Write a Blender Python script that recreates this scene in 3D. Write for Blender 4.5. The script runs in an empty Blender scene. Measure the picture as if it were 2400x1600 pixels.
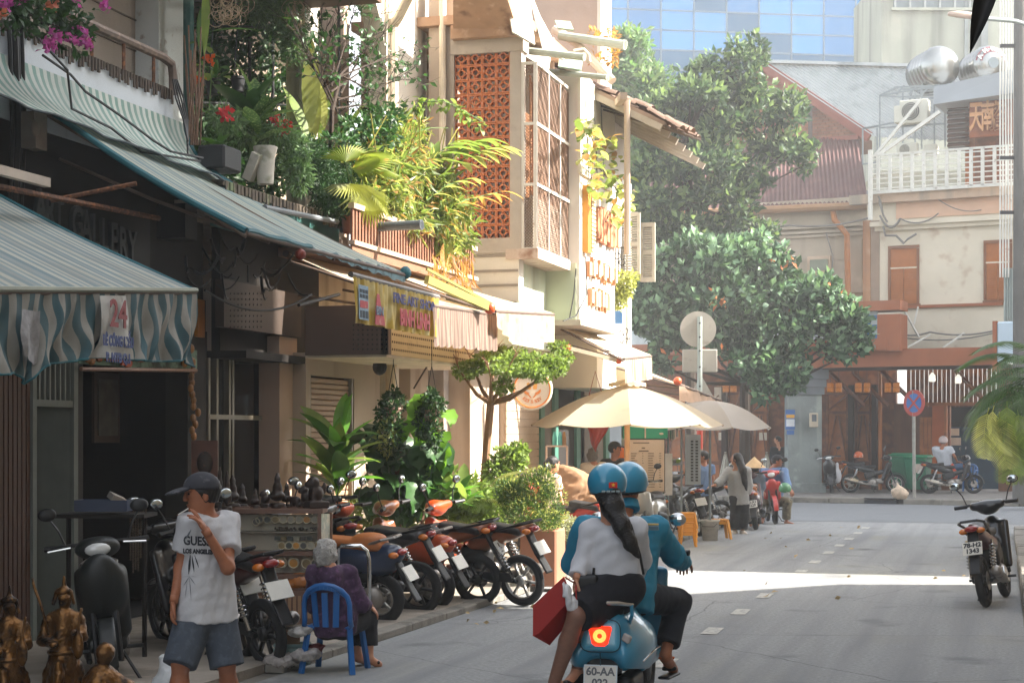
import bpy,bmesh,math,random
import numpy as np
from mathutils import Vector,Matrix,Euler
from mathutils import noise as mnoise
random.seed(7);RNG=np.random.default_rng(7)
scene=bpy.context.scene
C=scene.collection
R=math.radians
# camera
TH=math.atan2(1148,4000)
CS,SN=math.cos(TH),math.sin(TH)
CAMZ=1.8
cam=bpy.data.cameras.new('camera');cam.lens=60;cam.sensor_width=36
cam.shift_y=222/2400;cam.clip_end=600;cam.clip_start=.1
camo=bpy.data.objects.new('camera',cam);C.objects.link(camo)
camo.location=(0,0,CAMZ);camo.rotation_euler=(R(90),0,TH)
scene.camera=camo
# sky and sun
SUN_EL=R(40);SUN_H=Vector((.975,.22,0)).normalized()
w=bpy.data.worlds.new("World");scene.world=w;w.use_nodes=True
nt=w.node_tree;bg=nt.nodes['Background']
sky=nt.nodes.new('ShaderNodeTexSky');sky.sky_type='NISHITA';sky.sun_disc=False
sky.sun_elevation=SUN_EL;sky.sun_rotation=math.atan2(SUN_H.x,SUN_H.y)
sky.air_density=1.0;sky.dust_density=2.5;sky.ozone_density=1.0
hs=nt.nodes.new('ShaderNodeHueSaturation');hs.inputs['Saturation'].default_value=.32;nt.links.new(sky.outputs[0],hs.inputs['Color'])
nt.links.new(hs.outputs[0],bg.inputs[0]);bg.inputs[1].default_value=.15
sl=bpy.data.lights.new('sun','SUN');sl.energy=5.0;sl.angle=R(.9);sl.color=(1,.92,.82)
so=bpy.data.objects.new('sun',sl);C.objects.link(so)
sd=Vector((SUN_H.x*math.cos(SUN_EL),SUN_H.y*math.cos(SUN_EL),math.sin(SUN_EL)))
so.rotation_euler=sd.to_track_quat('Z','Y').to_euler()
vs=scene.view_settings
vs.view_transform='Standard';vs.look='None';vs.gamma=1;vs.use_curve_mapping=False
vs.exposure=2.2
cy=scene.cycles
cy.use_denoising=True;cy.max_bounces=7;cy.transparent_max_bounces=8;cy.volume_bounces=1
cy.sample_clamp_indirect=6;cy.caustics_reflective=False;cy.caustics_refractive=False
# picture coordinates -> world points
def ray(px,py):
 a=(px-1200)/4000
 return Vector((a*CS-SN,a*SN+CS,-(py-1022)/4000))
EYE=Vector((0,0,CAMZ))
def D(px,py,d):return EYE+ray(px,py)*d
def G(px,py,z=0):return D(px,py,(CAMZ-z)*4000/(py-1022))
def NX(px,py,x):r=ray(px,py);return EYE+r*(x/r.x)
def NY(px,py,y):r=ray(px,py);return EYE+r*(y/r.y)
FO=D(2100,1022,50.5);FO.z=0
FU=Vector((2*CS+1*SN,2*SN-1*CS,0)).normalized()
FN=Vector((FU.y,-FU.x,0))
def FP(px,py,off=0.0):
 r=ray(px,py);return EYE+r*((FO+FN*off-EYE).dot(FN)/r.dot(FN))
def F(u,off,z):return FO+FU*u+FN*off+Vector((0,0,z))
def fuv(p):q=p-FO;return q.dot(FU),q.dot(FN),p.z
FROT=math.atan2(FU.y,FU.x)
def hx(s):
 v=[int(s[i:i+2],16)/255 for i in(0,2,4)]
 return tuple(c/12.92 if c<=.04045 else((c+.055)/1.055)**2.4 for c in v)
 # materials
MATS={}
def M(name,col,rough=.75,var=.16,sc=3.,bump=0.,bs=30.,metal=0.,trans=0.,island=0.,stain=None,emit=None,coat=0.,alpha=1.,spec=.4,streak=None,tcol=None,lane=None):
 if name in MATS:return MATS[name]
 if isinstance(col,str):col=hx(col)
 m=bpy.data.materials.new(name);m.use_nodes=True;t=m.node_tree;N=t.nodes;L=t.links
 b=N['Principled BSDF'];out=N['Material Output']
 geo=N.new('ShaderNodeNewGeometry')
 def noise(scale,detail=4,vec=None):
  n=N.new('ShaderNodeTexNoise');n.inputs['Scale'].default_value=scale;n.inputs['Detail'].default_value=detail
  L.new(vec or geo.outputs['Position'],n.inputs['Vector']);return n
 def mix(fac,A,B,blend='MIX'):
  x=N.new('ShaderNodeMix');x.data_type='RGBA';x.blend_type=blend
  for i,v in((0,fac),(6,A),(7,B)):
   if isinstance(v,(tuple,list)):x.inputs[i].default_value=(*v[:3],1)
   elif isinstance(v,(int,float)):x.inputs[i].default_value=v
   else:L.new(v,x.inputs[i])
  return x.outputs[2]
 def ramp(v,lo,hi):
  r=N.new('ShaderNodeMapRange');r.inputs[1].default_value=lo;r.inputs[2].default_value=hi
  L.new(v,r.inputs[0]);return r.outputs[0]
 c=mix(ramp(noise(sc).outputs[0],.3,.7),tuple(x*(1-var)for x in col),tuple(min(1,x*(1+var))for x in col))
 if island:
  c=mix(ramp(geo.outputs['Random Per Island'],0,1),mix(1,c,(1-island,)*3,'MULTIPLY'),mix(1,c,(1+island,1+island*.9,1+island*.3),'MULTIPLY'))
 if stain:
  for(sc_,lo,ss)in(stain if isinstance(stain,list)else[stain]):
   c=mix(ramp(noise(ss,6).outputs[0],lo,lo+.14),c,hx(sc_)if isinstance(sc_,str)else sc_)
 if streak:
  mp=N.new('ShaderNodeMapping');mp.inputs['Scale'].default_value=(1,1,.08);L.new(geo.outputs['Position'],mp.inputs[0])
  c=mix(ramp(noise(streak[2],5,mp.outputs[0]).outputs[0],streak[1],streak[1]+.2),c,hx(streak[0]))
 if lane:
  mp=N.new('ShaderNodeMapping');mp.inputs['Scale'].default_value=(2.2,.09,1);L.new(geo.outputs['Position'],mp.inputs[0])
  c=mix(ramp(noise(1.6,6,mp.outputs[0]).outputs[0],.42,.72),c,hx(lane))
  vo=N.new('ShaderNodeTexVoronoi');vo.feature='DISTANCE_TO_EDGE';vo.inputs['Scale'].default_value=.42;L.new(mix(.12,geo.outputs['Position'],noise(2.5,5).outputs[1]),vo.inputs['Vector'])
  c=mix(ramp(vo.outputs['Distance'],.004,.0),c,hx('626365'))
 L.new(c,b.inputs['Base Color'])
 b.inputs['Roughness'].default_value=rough;b.inputs['Metallic'].default_value=metal
 b.inputs['Specular IOR Level'].default_value=spec;b.inputs['Coat Weight'].default_value=coat
 b.inputs['Coat Roughness'].default_value=.08
 b.inputs['Alpha'].default_value=alpha
 if bump:
  bp=N.new('ShaderNodeBump');bp.inputs['Strength'].default_value=bump;bp.inputs['Distance'].default_value=.02
  L.new(noise(bs,5).outputs[0],bp.inputs['Height']);L.new(bp.outputs[0],b.inputs['Normal'])
 if emit:
  b.inputs['Emission Color'].default_value=(*(hx(emit[0])if isinstance(emit[0],str)else emit[0]),1);b.inputs['Emission Strength'].default_value=emit[1]
 if trans:
  tr=N.new('ShaderNodeBsdfTranslucent')
  L.new(mix(1,c,tcol or(1.2,1.2,.8),'MULTIPLY'),tr.inputs[0])
  mx=N.new('ShaderNodeMixShader');mx.inputs[0].default_value=trans
  L.new(b.outputs[0],mx.inputs[1]);L.new(tr.outputs[0],mx.inputs[2]);L.new(mx.outputs[0],out.inputs[0])
 MATS[name]=m
 return m
def stripe_mat(name,ca,cb,n,axis=0,duty=.5,trans=.15,dirt='6a675c',rough=.7,extra=None,wob=.0):
 m=M(name,ca,rough,.14,2.2,trans=trans,tcol=(1.05,1.02,.9));t=m.node_tree;N=t.nodes;L=t.links;b=N['Principled BSDF']
 src=b.inputs['Base Color'].links[0].from_socket
 uv=N.new('ShaderNodeUVMap');sp=N.new('ShaderNodeSeparateXYZ');L.new(uv.outputs[0],sp.inputs[0])
 def math_(op,a,bb):
  k=N.new('ShaderNodeMath');k.operation=op
  for i,v in enumerate((a,bb)):
   if isinstance(v,(int,float)):k.inputs[i].default_value=v
   else:L.new(v,k.inputs[i])
  return k.outputs[0]
 def mixc(f,A,B):
  x=N.new('ShaderNodeMix');x.data_type='RGBA'
  L.new(f,x.inputs[0])if not isinstance(f,float)else None
  for i,v in((6,A),(7,B)):
   if isinstance(v,tuple):x.inputs[i].default_value=(*v,1)
   else:L.new(v,x.inputs[i])
  return x.outputs[2]
 fr=math_('FRACT',math_('MULTIPLY',sp.outputs[axis],n),0)
 c=mixc(math_('GREATER_THAN',fr,duty),src,hx(cb))
 if extra:
  fr2=math_('FRACT',math_('MULTIPLY',sp.outputs[axis],n/3.37),0)
  c=mixc(math_('MULTIPLY',math_('GREATER_THAN',fr2,.72),.6),c,hx(extra))
 geo=N.new('ShaderNodeNewGeometry')
 for sc_,lo,hi,amt in((1.6,.46,.75,.55),(9,.5,.8,.35)):
  ns=N.new('ShaderNodeTexNoise');ns.inputs['Scale'].default_value=sc_;ns.inputs['Detail'].default_value=7;L.new(geo.outputs['Position'],ns.inputs[0])
  mr=N.new('ShaderNodeMapRange');mr.inputs[1].default_value=lo;mr.inputs[2].default_value=hi;mr.inputs[4].default_value=amt;L.new(ns.outputs[0],mr.inputs[0])
  c=mixc(mr.outputs[0],c,hx(dirt))
 L.new(c,b.inputs['Base Color'])
 for n_ in N:
  if n_.type=='BSDF_TRANSLUCENT':L.new(c,n_.inputs[0])
 return m
 # objects
WM={}
def tag(o,label=None,cat=None,group=None,kind=None):
 if label:o['label']=label
 if cat:o['category']=cat
 if group:o['group']=group
 if kind:o['kind']=kind
 return o
def thing(name,label,cat,loc=(0,0,0),rz=0.,group=None,rot=None):
 o=bpy.data.objects.new(name,None);o.empty_display_size=.2;C.objects.link(o)
 o.location=loc;o.rotation_euler=rot or(0,0,rz)
 WM[o.name]=Matrix.LocRotScale(Vector(loc),o.rotation_euler,None)
 return tag(o,label,cat,group)
def link(name,me,parent=None,world=True,m=None):
 o=bpy.data.objects.new(name,me);C.objects.link(o)
 if parent is not None:
  o.parent=parent
  if world and parent.name in WM:o.matrix_parent_inverse=WM[parent.name].inverted()
 return o
def inst(name,me,parent,loc,rot=(0,0,0),sc=(1,1,1),world=True):
 o=link(name,me,parent,world);o.location=loc;o.rotation_euler=rot;o.scale=sc if not isinstance(sc,(int,float))else(sc,)*3
 return o
def copy_tree(o,parent=None):
 c=o.copy();C.objects.link(c);c.parent=parent
 for ch in o.children:copy_tree(ch,c)
 return c
class B:
 """gathers shapes into one mesh"""
 def __init__(s):s.v=[];s.f=[];s.mi=[];s.uv={};s.cur=0
 def add(s,vs,fs,uvs=None):
  o=len(s.v);s.v.extend([tuple(p)for p in vs])
  for i,f in enumerate(fs):
   if uvs is not None:s.uv[len(s.f)]=[uvs[k]for k in f]
   s.f.append(tuple(o+k for k in f));s.mi.append(s.cur)
  return s
 def m(s,i):s.cur=i;return s
 def box(s,c,sz,rot=None,bev=0):
  hx_,hy,hz=sz[0]/2,sz[1]/2,sz[2]/2;q=rot if rot is not None else Matrix.Identity(3)
  if isinstance(q,(int,float)):q=Matrix.Rotation(q,3,'Z')
  if isinstance(q,Euler):q=q.to_matrix()
  c=Vector(c)
  P=[c+q@Vector((x*hx_,y*hy,z*hz))for x in(-1,1)for y in(-1,1)for z in(-1,1)]
  return s.add(P,[(0,1,3,2),(4,6,7,5),(0,4,5,1),(2,3,7,6),(0,2,6,4),(1,5,7,3)])
 def bar(s,a,b,w_,h_):
  a,b=Vector(a),Vector(b);d=b-a;L_=d.length
  q=d.to_track_quat('Y','Z').to_matrix()if abs(d.normalized().z)<.999 else d.to_track_quat('Y','X').to_matrix()
  return s.box((a+b)/2,(w_,L_,h_),q)
 def tube(s,path,r,n=8,cap=True):
  path=[Vector(p)for p in path];k=len(path);rs=r if isinstance(r,(list,tuple))else[r]*k
  vs=[];prev=None
  for i,p in enumerate(path):
   t=(path[min(i+1,k-1)]-path[max(i-1,0)])
   t=t.normalized()if t.length>1e-9 else Vector((0,0,1))
   if prev is None:x=t.orthogonal().normalized()
   else:x=(prev-t*prev.dot(t));x=x.normalized()if x.length>1e-6 else t.orthogonal().normalized()
   prev=x;y=t.cross(x)
   for j in range(n):a=2*math.pi*j/n;vs.append(p+(x*math.cos(a)+y*math.sin(a))*rs[i])
  fs=[(i*n+j,i*n+(j+1)%n,(i+1)*n+(j+1)%n,(i+1)*n+j)for i in range(k-1)for j in range(n)]
  if cap:fs+=[tuple(range(n))[::-1],tuple((k-1)*n+j for j in range(n))]
  return s.add(vs,fs)
 def lathe(s,prof,c=(0,0,0),n=16,axis=None):
  q=Vector(axis).normalized().to_track_quat('Z','Y').to_matrix()if axis is not None else Matrix.Identity(3);c=Vector(c)
  vs=[c+q@Vector((r*math.cos(2*math.pi*j/n),r*math.sin(2*math.pi*j/n),h))for r,h in prof for j in range(n)]
  k=len(prof)
  fs=[(i*n+j,i*n+(j+1)%n,(i+1)*n+(j+1)%n,(i+1)*n+j)for i in range(k-1)for j in range(n)]
  fs+=[tuple(range(n))[::-1],tuple((k-1)*n+j for j in range(n))]
  return s.add(vs,fs)
 def torus(s,c,R_,r,axis=(1,0,0),n=28,k=10,sq=1.0):
  q=Vector(axis).normalized().to_track_quat('Z','Y').to_matrix();c=Vector(c);vs=[]
  for i in range(n):
   a=2*math.pi*i/n
   for j in range(k):
    bb=2*math.pi*j/k;rr=R_+r*math.cos(bb)
    vs.append(c+q@Vector((rr*math.cos(a),rr*math.sin(a),r*sq*math.sin(bb))))
  fs=[(i*k+j,((i+1)%n)*k+j,((i+1)%n)*k+(j+1)%k,i*k+(j+1)%k)for i in range(n)for j in range(k)]
  return s.add(vs,fs)
 def ell(s,c,r,rot=None,n=12,k=8):
  q=rot if rot is not None else Matrix.Identity(3);c=Vector(c)
  if isinstance(r,(int,float)):r=(r,r,r)
  vs=[c+q@Vector((r[0]*math.sin(math.pi*i/k)*math.cos(2*math.pi*j/n),r[1]*math.sin(math.pi*i/k)*math.sin(2*math.pi*j/n),r[2]*math.cos(math.pi*i/k)))for i in range(1,k)for j in range(n)]
  vs+=[c+q@Vector((0,0,r[2])),c-q@Vector((0,0,r[2]))];T_=len(vs)-2
  fs=[(i*n+j,(i+1)*n+j,(i+1)*n+(j+1)%n,i*n+(j+1)%n)for i in range(k-2)for j in range(n)]
  fs+=[(T_,j,(j+1)%n)for j in range(n)]+[(T_+1,(k-2)*n+(j+1)%n,(k-2)*n+j)for j in range(n)]
  return s.add(vs,fs)
 def poly(s,pts,th=None):
  pts=[Vector(p)for p in pts];n=len(pts)
  if th is None:return s.add(pts,[tuple(range(n))])
  nn=(pts[1]-pts[0]).cross(pts[2]-pts[1]).normalized()*th
  return s.add(pts+[p-nn for p in pts],[tuple(range(n)),tuple(range(2*n-1,n-1,-1))]+[((i+1)%n,i,n+i,n+(i+1)%n)for i in range(n)])
 def patch(s,fn,nu,nv):
  vs=[fn(i/nu,j/nv)for j in range(nv+1)for i in range(nu+1)];uvs=[(i/nu,j/nv)for j in range(nv+1)for i in range(nu+1)]
  fs=[(j*(nu+1)+i,j*(nu+1)+i+1,(j+1)*(nu+1)+i+1,(j+1)*(nu+1)+i)for j in range(nv)for i in range(nu)]
  return s.add(vs,fs,uvs)
 def mesh(s,name,mats,smooth=False):
  me=bpy.data.meshes.new(name);me.from_pydata(s.v,[],s.f)
  for mm in(mats if isinstance(mats,(list,tuple))else[mats]):me.materials.append(mm)
  if any(s.mi):me.polygons.foreach_set('material_index',s.mi)
  if smooth:me.polygons.foreach_set('use_smooth',[True]*len(s.f))
  if s.uv:
   ul=me.uv_layers.new(name='UVMap')
   for p in me.polygons:
    if p.index in s.uv:
     for k,li in enumerate(p.loop_indices):ul.data[li].uv=s.uv[p.index][k]
  me.update();return me
 def build(s,name,mats,parent=None,world=True,smooth=False):
  return link(name,s.mesh(name,mats,smooth),parent,world)
def smooth_by_angle(o,ang=40):
 me=o.data;me.polygons.foreach_set('use_smooth',[True]*len(me.polygons))
 bm=bmesh.new();bm.from_mesh(me)
 for e in bm.edges:
  if len(e.link_faces)==2 and e.calc_face_angle(0)>R(ang):e.smooth=False
 bm.to_mesh(me);bm.free();return o
def bevel(o,w_=.01,seg=1,ang=35):
 bm=bmesh.new();bm.from_mesh(o.data)
 es=[e for e in bm.edges if len(e.link_faces)==2 and e.calc_face_angle(0)>R(ang)]
 bmesh.ops.bevel(bm,geom=es,offset=w_,segments=seg,affect='EDGES',profile=.6,clamp_overlap=True)
 bm.to_mesh(o.data);bm.free();return o
 # rounded shapes grown from signed distances
def _rc(P,a,b,r1,r2):
 a,b=np.array(a,float),np.array(b,float);ba=b-a;l2=max(ba@ba,1e-12)
 h=np.clip(((P-a)@ba)/l2,0,1);return np.linalg.norm(P-a-h[...,None]*ba,axis=-1)-(r1+(r2-r1)*h)
def _cc(P,a,b,r1,r2):
 a,b=np.array(a,float),np.array(b,float);ba=b-a;L_=np.linalg.norm(ba);u=ba/L_
 t=(P-a)@u;h=np.clip(t/L_,0,1);pr=np.linalg.norm(P-a-t[...,None]*u,axis=-1)
 return np.maximum(pr-(r1+(r2-r1)*h),np.maximum(-t,t-L_))
def _el(P,c,r,q):
 X=(P-np.array(c,float))@np.array(q,float);r=np.array(r,float)
 k0=np.linalg.norm(X/r,axis=-1);k1=np.linalg.norm(X/(r*r),axis=-1);return k0*(k0-1)/np.maximum(k1,1e-9)
def _bx(P,c,hf,r,q):
 X=np.abs((P-np.array(c,float))@np.array(q,float))-(np.array(hf,float)-r)
 return np.linalg.norm(np.maximum(X,0),axis=-1)+np.minimum(X.max(-1),0)-r
I3=np.eye(3)
def rc(a,b,r1,r2=None):return('rc',a,b,r1,r1 if r2 is None else r2)
def cc(a,b,r1,r2=None):return('cc',a,b,r1,r1 if r2 is None else r2)
def el(c,r,q=I3):return('el',c,r if not isinstance(r,(int,float))else(r,)*3,q)
def bx(c,hf,r=.02,q=I3):return('bx',c,hf,r,q)
def _bounds(p):
 if p[0]in('rc','cc'):
  r=max(p[3],p[4]);A=np.array([p[1],p[2]],float);return A.min(0)-r,A.max(0)+r
 e=np.linalg.norm(np.array(p[2],float))if p[0]=='bx' else max(p[2]);c=np.array(p[1],float);return c-e,c+e
def sdf(prims,res=.012,k=.03,cuts=(),subs=(),wob=0.,wsc=9.):
 """surface nets over the smooth union of prims, cut by half spaces (point, outward normal), minus subs"""
 bs=[_bounds(p)for p in prims]
 lo=np.min([b[0]for b in bs],0)-2.5*res;hi=np.max([b[1]for b in bs],0)+2.5*res
 n=np.maximum(((hi-lo)/res).astype(int)+2,4)
 ax=[lo[i]+res*np.arange(n[i])for i in range(3)]
 V=np.full(n,1.0,np.float64)
 def sub(b,mg):
  i0=np.maximum(((b[0]-mg-lo)/res).astype(int),0);i1=np.minimum(((b[1]+mg-lo)/res).astype(int)+2,n);return tuple(slice(i0[i],i1[i])for i in range(3))
 FNS=dict(rc=_rc,cc=_cc,el=_el,bx=_bx)
 def val(p,sl):
  P=np.stack(np.meshgrid(*[ax[i][sl[i]]for i in range(3)],indexing='ij'),-1);return FNS[p[0]](P,*p[1:])
 for p,b in zip(prims,bs):
  sl=sub(b,k*1.3+2*res);d=val(p,sl);o=V[sl]
  hh=np.maximum(k-np.abs(o-d),0)/max(k,1e-9);V[sl]=np.minimum(o,d)-hh*hh*k*.25
 for p in subs:
  sl=sub(_bounds(p),3*res);V[sl]=np.maximum(V[sl],-val(p,sl))
 if cuts:
  P=np.stack(np.meshgrid(*ax,indexing='ij'),-1)
  for pt,nn in cuts:
   nn=np.array(nn,float);nn/=np.linalg.norm(nn);V=np.maximum(V,(P-np.array(pt,float))@nn)
 ins=V<0
 c0=[slice(0,-1),slice(1,None)]
 cnt=np.zeros(n-1);acc=np.zeros((*(n-1),3))
 I,J,K=np.meshgrid(*[np.arange(n[i]-1)for i in range(3)],indexing='ij')
 base=np.stack([I,J,K],-1).astype(float)
 for axis in range(3):
  others=[i for i in range(3)if i!=axis]
  for da in(0,1):
   for db in(0,1):
    s0=[None]*3;s1=[None]*3;off=np.zeros(3)
    s0[axis]=c0[0];s1[axis]=c0[1]
    for oo,dd in zip(others,(da,db)):s0[oo]=c0[dd];s1[oo]=c0[dd];off[oo]=dd
    a=V[tuple(s0)];b=V[tuple(s1)];cr=(a<0)!=(b<0)
    t=np.where(cr,a/np.where(cr,a-b,1),0)
    pos=base+off;pos[...,axis]+=t
    acc+=np.where(cr[...,None],pos,0);cnt+=cr
 act=cnt>0
 if not act.any():return[],[]
 idx=np.full(n-1,-1);idx[act]=np.arange(act.sum())
 verts=lo+res*(acc[act]/cnt[act][:,None])
 faces=[]
 for axis in range(3):
  u,v=(axis+1)%3,(axis+2)%3
  s0=[slice(1,-1)]*3;s1=[slice(1,-1)]*3;s0[axis]=slice(0,-1);s1[axis]=slice(1,None)
  a=ins[tuple(s0)];b=ins[tuple(s1)];cr=np.argwhere(a!=b)
  if not len(cr):continue
  sgn=a[tuple(cr.T)]
  q=cr.copy();q[:,u]+=1;q[:,v]+=1
  def cell(du,dv):w_=q.copy();w_[:,u]-=du;w_[:,v]-=dv;return idx[tuple(w_.T)]
  Q=np.stack([cell(1,1),cell(0,1),cell(0,0),cell(1,0)],1)
  Q[~sgn]=Q[~sgn][:,::-1];faces.append(Q)
 faces=np.concatenate(faces)
 if wob:
  s_=np.sin(verts@np.array([[1.3,.4,.9],[-.7,1.1,.5],[.5,-.6,1.7]]).T*wsc);s2=np.sin(verts@np.array([[2.1,1.7,-.9],[-1.7,.9,2.3],[1.1,2.0,1.3]]).T*wsc*1.9+1.3)
  verts=verts+wob*(s_+.5*s2)
 return verts.tolist(),faces.tolist()
def grow(name,prims,mats,parent=None,res=.012,k=.03,cuts=(),subs=(),world=True,wob=0.,wsc=9.,extra=None,clean=True):
 v,f=sdf(prims,res,k,cuts,subs,wob,wsc)
 b=B();b.add(v,f)
 if extra:extra(b)
 return b.build(name,mats,parent,world,smooth=True)
 # writing
def text_mesh(txt,size,mat,ext=.004,align='CENTER',sx=1.0,bold=0.0):
 cu=bpy.data.curves.new('writing','FONT');cu.body=txt;cu.size=size;cu.extrude=ext;cu.align_x=align;cu.align_y='CENTER';cu.resolution_u=3;cu.offset=bold
 o=bpy.data.objects.new('writing',cu);C.objects.link(o)
 dg=bpy.context.evaluated_depsgraph_get();me=bpy.data.meshes.new_from_object(o.evaluated_get(dg))
 bpy.data.objects.remove(o);bpy.data.curves.remove(cu)
 if sx!=1:me.transform(Matrix.Scale(sx,4,(1,0,0)))
 me.materials.clear();me.materials.append(mat);return me
def put_text(name,txt,size,mat,parent,origin,right,up,ext=.004,sx=1.0,world=True,align='CENTER',bold=0.0):
 me=text_mesh(txt,size,mat,ext,align,sx,bold);r=Vector(right).normalized();u=Vector(up);u=(u-r*u.dot(r)).normalized();nn=r.cross(u)
 me.transform(Matrix(((r.x,u.x,nn.x,origin[0]),(r.y,u.y,nn.y,origin[1]),(r.z,u.z,nn.z,origin[2]),(0,0,0,1))))
 return link(name,me,parent,world)
 # leaves
def leaf_cloud(b,pts,nrm,size,aspect=.5,jit=.7,fold=.25,droop=0.):
 """one small folded leaf per point, added to builder b"""
 pts=np.array(pts,float);n=len(pts)
 if not n:return b
 d=RNG.normal(size=(n,3));d=np.array(nrm,float)+jit*d*1.2;d[:,2]-=droop;d/=np.linalg.norm(d,axis=1)[:,None]
 s_=np.cross(d,RNG.normal(size=(n,3)));s_/=np.linalg.norm(s_,axis=1)[:,None]
 up=np.cross(s_,d);L_=size*(.6+.8*RNG.random(n))[:,None];W=L_*aspect
 a=pts;m1=pts+d*L_*.5+s_*W*.5+up*L_*fold*.3;m2=pts+d*L_*.5-s_*W*.5+up*L_*fold*.3;e=pts+d*L_-up*L_*.12
 mid=pts+d*L_*.5
 V=np.stack([a,m1,e,m2,mid],1).reshape(-1,3);o=len(b.v)
 b.v.extend(map(tuple,V.tolist()))
 for i in range(n):
  k=o+5*i;b.f.append((k,k+1,k+2,k+4));b.f.append((k,k+4,k+2,k+3));b.mi.append(b.cur);b.mi.append(b.cur)
 return b
def fray(cl,k=6,r=.5):
 out=[]
 for c,rr in cl:
  out.append((c,tuple(x*.72 for x in rr)))
  for _ in range(k):
   d=RNG.normal(size=3);d/=np.linalg.norm(d);q=r*(.6+.7*RNG.random());out.append((tuple(c[i]+d[i]*rr[i]*.85 for i in range(3)),tuple(x*q for x in rr)))
 return out
def blobs(cl,n,shell=.55):
 """points spread through ellipsoid clumps, mostly near their skins; cl: (centre, (rx,ry,rz))"""
 vol=np.array([r[0]*r[1]+r[1]*r[2]+r[0]*r[2]for _,r in cl]);ks=RNG.choice(len(cl),n,p=vol/vol.sum())
 d=RNG.normal(size=(n,3));d/=np.linalg.norm(d,axis=1)[:,None];rad=shell+(1-shell)*RNG.random(n)**.6
 c=np.array([cl[k][0]for k in ks],float);r=np.array([cl[k][1]for k in ks],float)
 return c+d*r*rad[:,None],d
def blade_mesh(name,mat,L_=1.,W=.25,bend=.6,fold=.18,seg=7,shape=.45,tip=1.0,wave=0.):
 """a long leaf along +Y, arching down, base at the origin"""
 b=B();rows=[]
 y=z=0.;ang=0.
 for i in range(seg+1):
  t=i/seg
  wv=W*.5*(math.sin(math.pi*min(1,max(0,(t*.97+.015)))**(shape+.4))**.8)if i<seg else .002
  rows.append((y,z,wv,math.sin(t*14)*wave*W));ang=-bend*t*1.6;st=L_/seg;y+=math.cos(ang)*st;z+=math.sin(ang)*st
 vs=[]
 for(y,z,wv,q)in rows:vs+=[(-wv,y,z+fold*wv+q),(0,y,z),(wv,y,z+fold*wv-q)]
 fs=[]
 for i in range(seg):
  k=3*i;fs+=[(k,k+1,k+4,k+3),(k+1,k+2,k+5,k+4)]
 b.add(vs,fs);return b.mesh(name,mat,smooth=True)
 # THE SETTING
asphalt=M('asphalt','898b8b',.86,.2,30,.6,170,stain=[('86867f',.54,.3),('5e6062',.60,1.1),('9a9a95',.64,70),('56585a',.70,5),('4f5052',.66,38)],spec=.3,lane='76787a')
asphalt2=M('asphalt_new','6c6f72',.86,.14,20,.4,150,stain=[('63666a',.58,.5)],spec=.3)
pave=M('pavement_concrete','8b8378',.85,.12,5,.3,60,stain=[('6f675c',.5,1.1),('9c9285',.6,4)])
kerbm=M('kerb_stone','77736b',.85,.14,4,.4,40,stain=('55524c',.52,3))
farpave=M('far_paving','66635f',.85,.12,4,.2,30,stain=('55524e',.5,1.2))
paint=M('road_paint','a9a79f',.75,.1,40,stain=('8a8a86',.44,22))
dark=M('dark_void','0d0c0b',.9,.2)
iron=M('cast_iron','26262a',.6,.2)
rust=M('rusty_iron','5b3d2c',.8,.3,20,stain=('8a5a3a',.5,30))
steel=M('painted_steel_grey','7d8486',.5,.1,6)
white_paint=M('white_painted_metal','c9c8c0',.55,.06,6,stain=('96887a',.62,8))
cable=M('black_cable','151516',.55,.2)
def sheet(name,pts,z,mat,th=None):
 b=B();b.poly([(p[0],p[1],z)for p in pts],th);return tag(b.build(name,mat),kind='structure')
o=sheet('ground',[(-95,-40),(95,-40),(95,130),(-95,130)],-.012,M('ground_dirt','6b675f',.9))
road=sheet('road',[(-5.25,-20),(.2,-20),(.2,24),(1.2,33),(30,46),(30,62),(-60,75),(-60,33),(-5.25,33)],0,asphalt)
ka,kb=fuv(G(1850,1177))[1],fuv(G(2300,1185))[1]
KO=(ka+kb)/2
e0=fuv(G(1850,1224))[1];e1=fuv(G(2380,1226))[1]
b=B()
def crp(u):return F(u,e0+(e1-e0)*(u+3)/12+.12*math.sin(u*1.1),0)
top=[crp(u)for u in np.linspace(-20,22,40)]
b.poly([(p.x,p.y,.005)for p in top]+[(p.x,p.y,.005)for p in(F(22,KO,0),F(-20,KO,0))])
tag(b.build('cross_road',asphalt2),kind='structure')
dash_me=B().box((0,0,0),(.15,.56,.002)).mesh('lane_dash',paint)
pr=G(1669.6,1478.6)
ys=[1554,1478.6,1434,1396,1366,1338.5,1316.8,1295,1278,1263,1249,1237]
for i in range(12):
 px=1669.6+(1478.6-ys[i])/.673;p=G(px,ys[i])
 if i in(4,):continue
 inst('lane_dash',dash_me,road,(p.x,p.y,.006),(0,0,R(1.5)),(1,1 if i!=5 else .8,1))
lp=sheet('left_pavement',[(-12,-20),(-5.42,-20),(-5.42,33.5),(-12,33.5)],.06,pave,.07)
kst=bevel(B().box((0,0,0),(.16,.985,.08)).build('kerb_stone',kerbm,lp),.012);kst.location=(-5.335,12.5,.03)
for i in range(1,21):inst('kerb_stone',kst.data,lp,(-5.335+random.uniform(-.012,.012),12.5+i,.03+random.uniform(-.008,.004)),(0,0,random.uniform(-.012,.012)))
rp=sheet('right_pavement',[(.42,-20),(3.2,-20),(3.2,33),(.42,33)],.13,pave,.13)
krb=bevel(B().box((0,0,0),(.2,.985,.15)).build('kerb_stone',kerbm,rp),.015);krb.location=(.315,18.5,.06)
for i in range(1,15):inst('kerb_stone',krb.data,rp,(.315+random.uniform(-.01,.01),18.5+i,.06+random.uniform(-.008,.004)))
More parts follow.
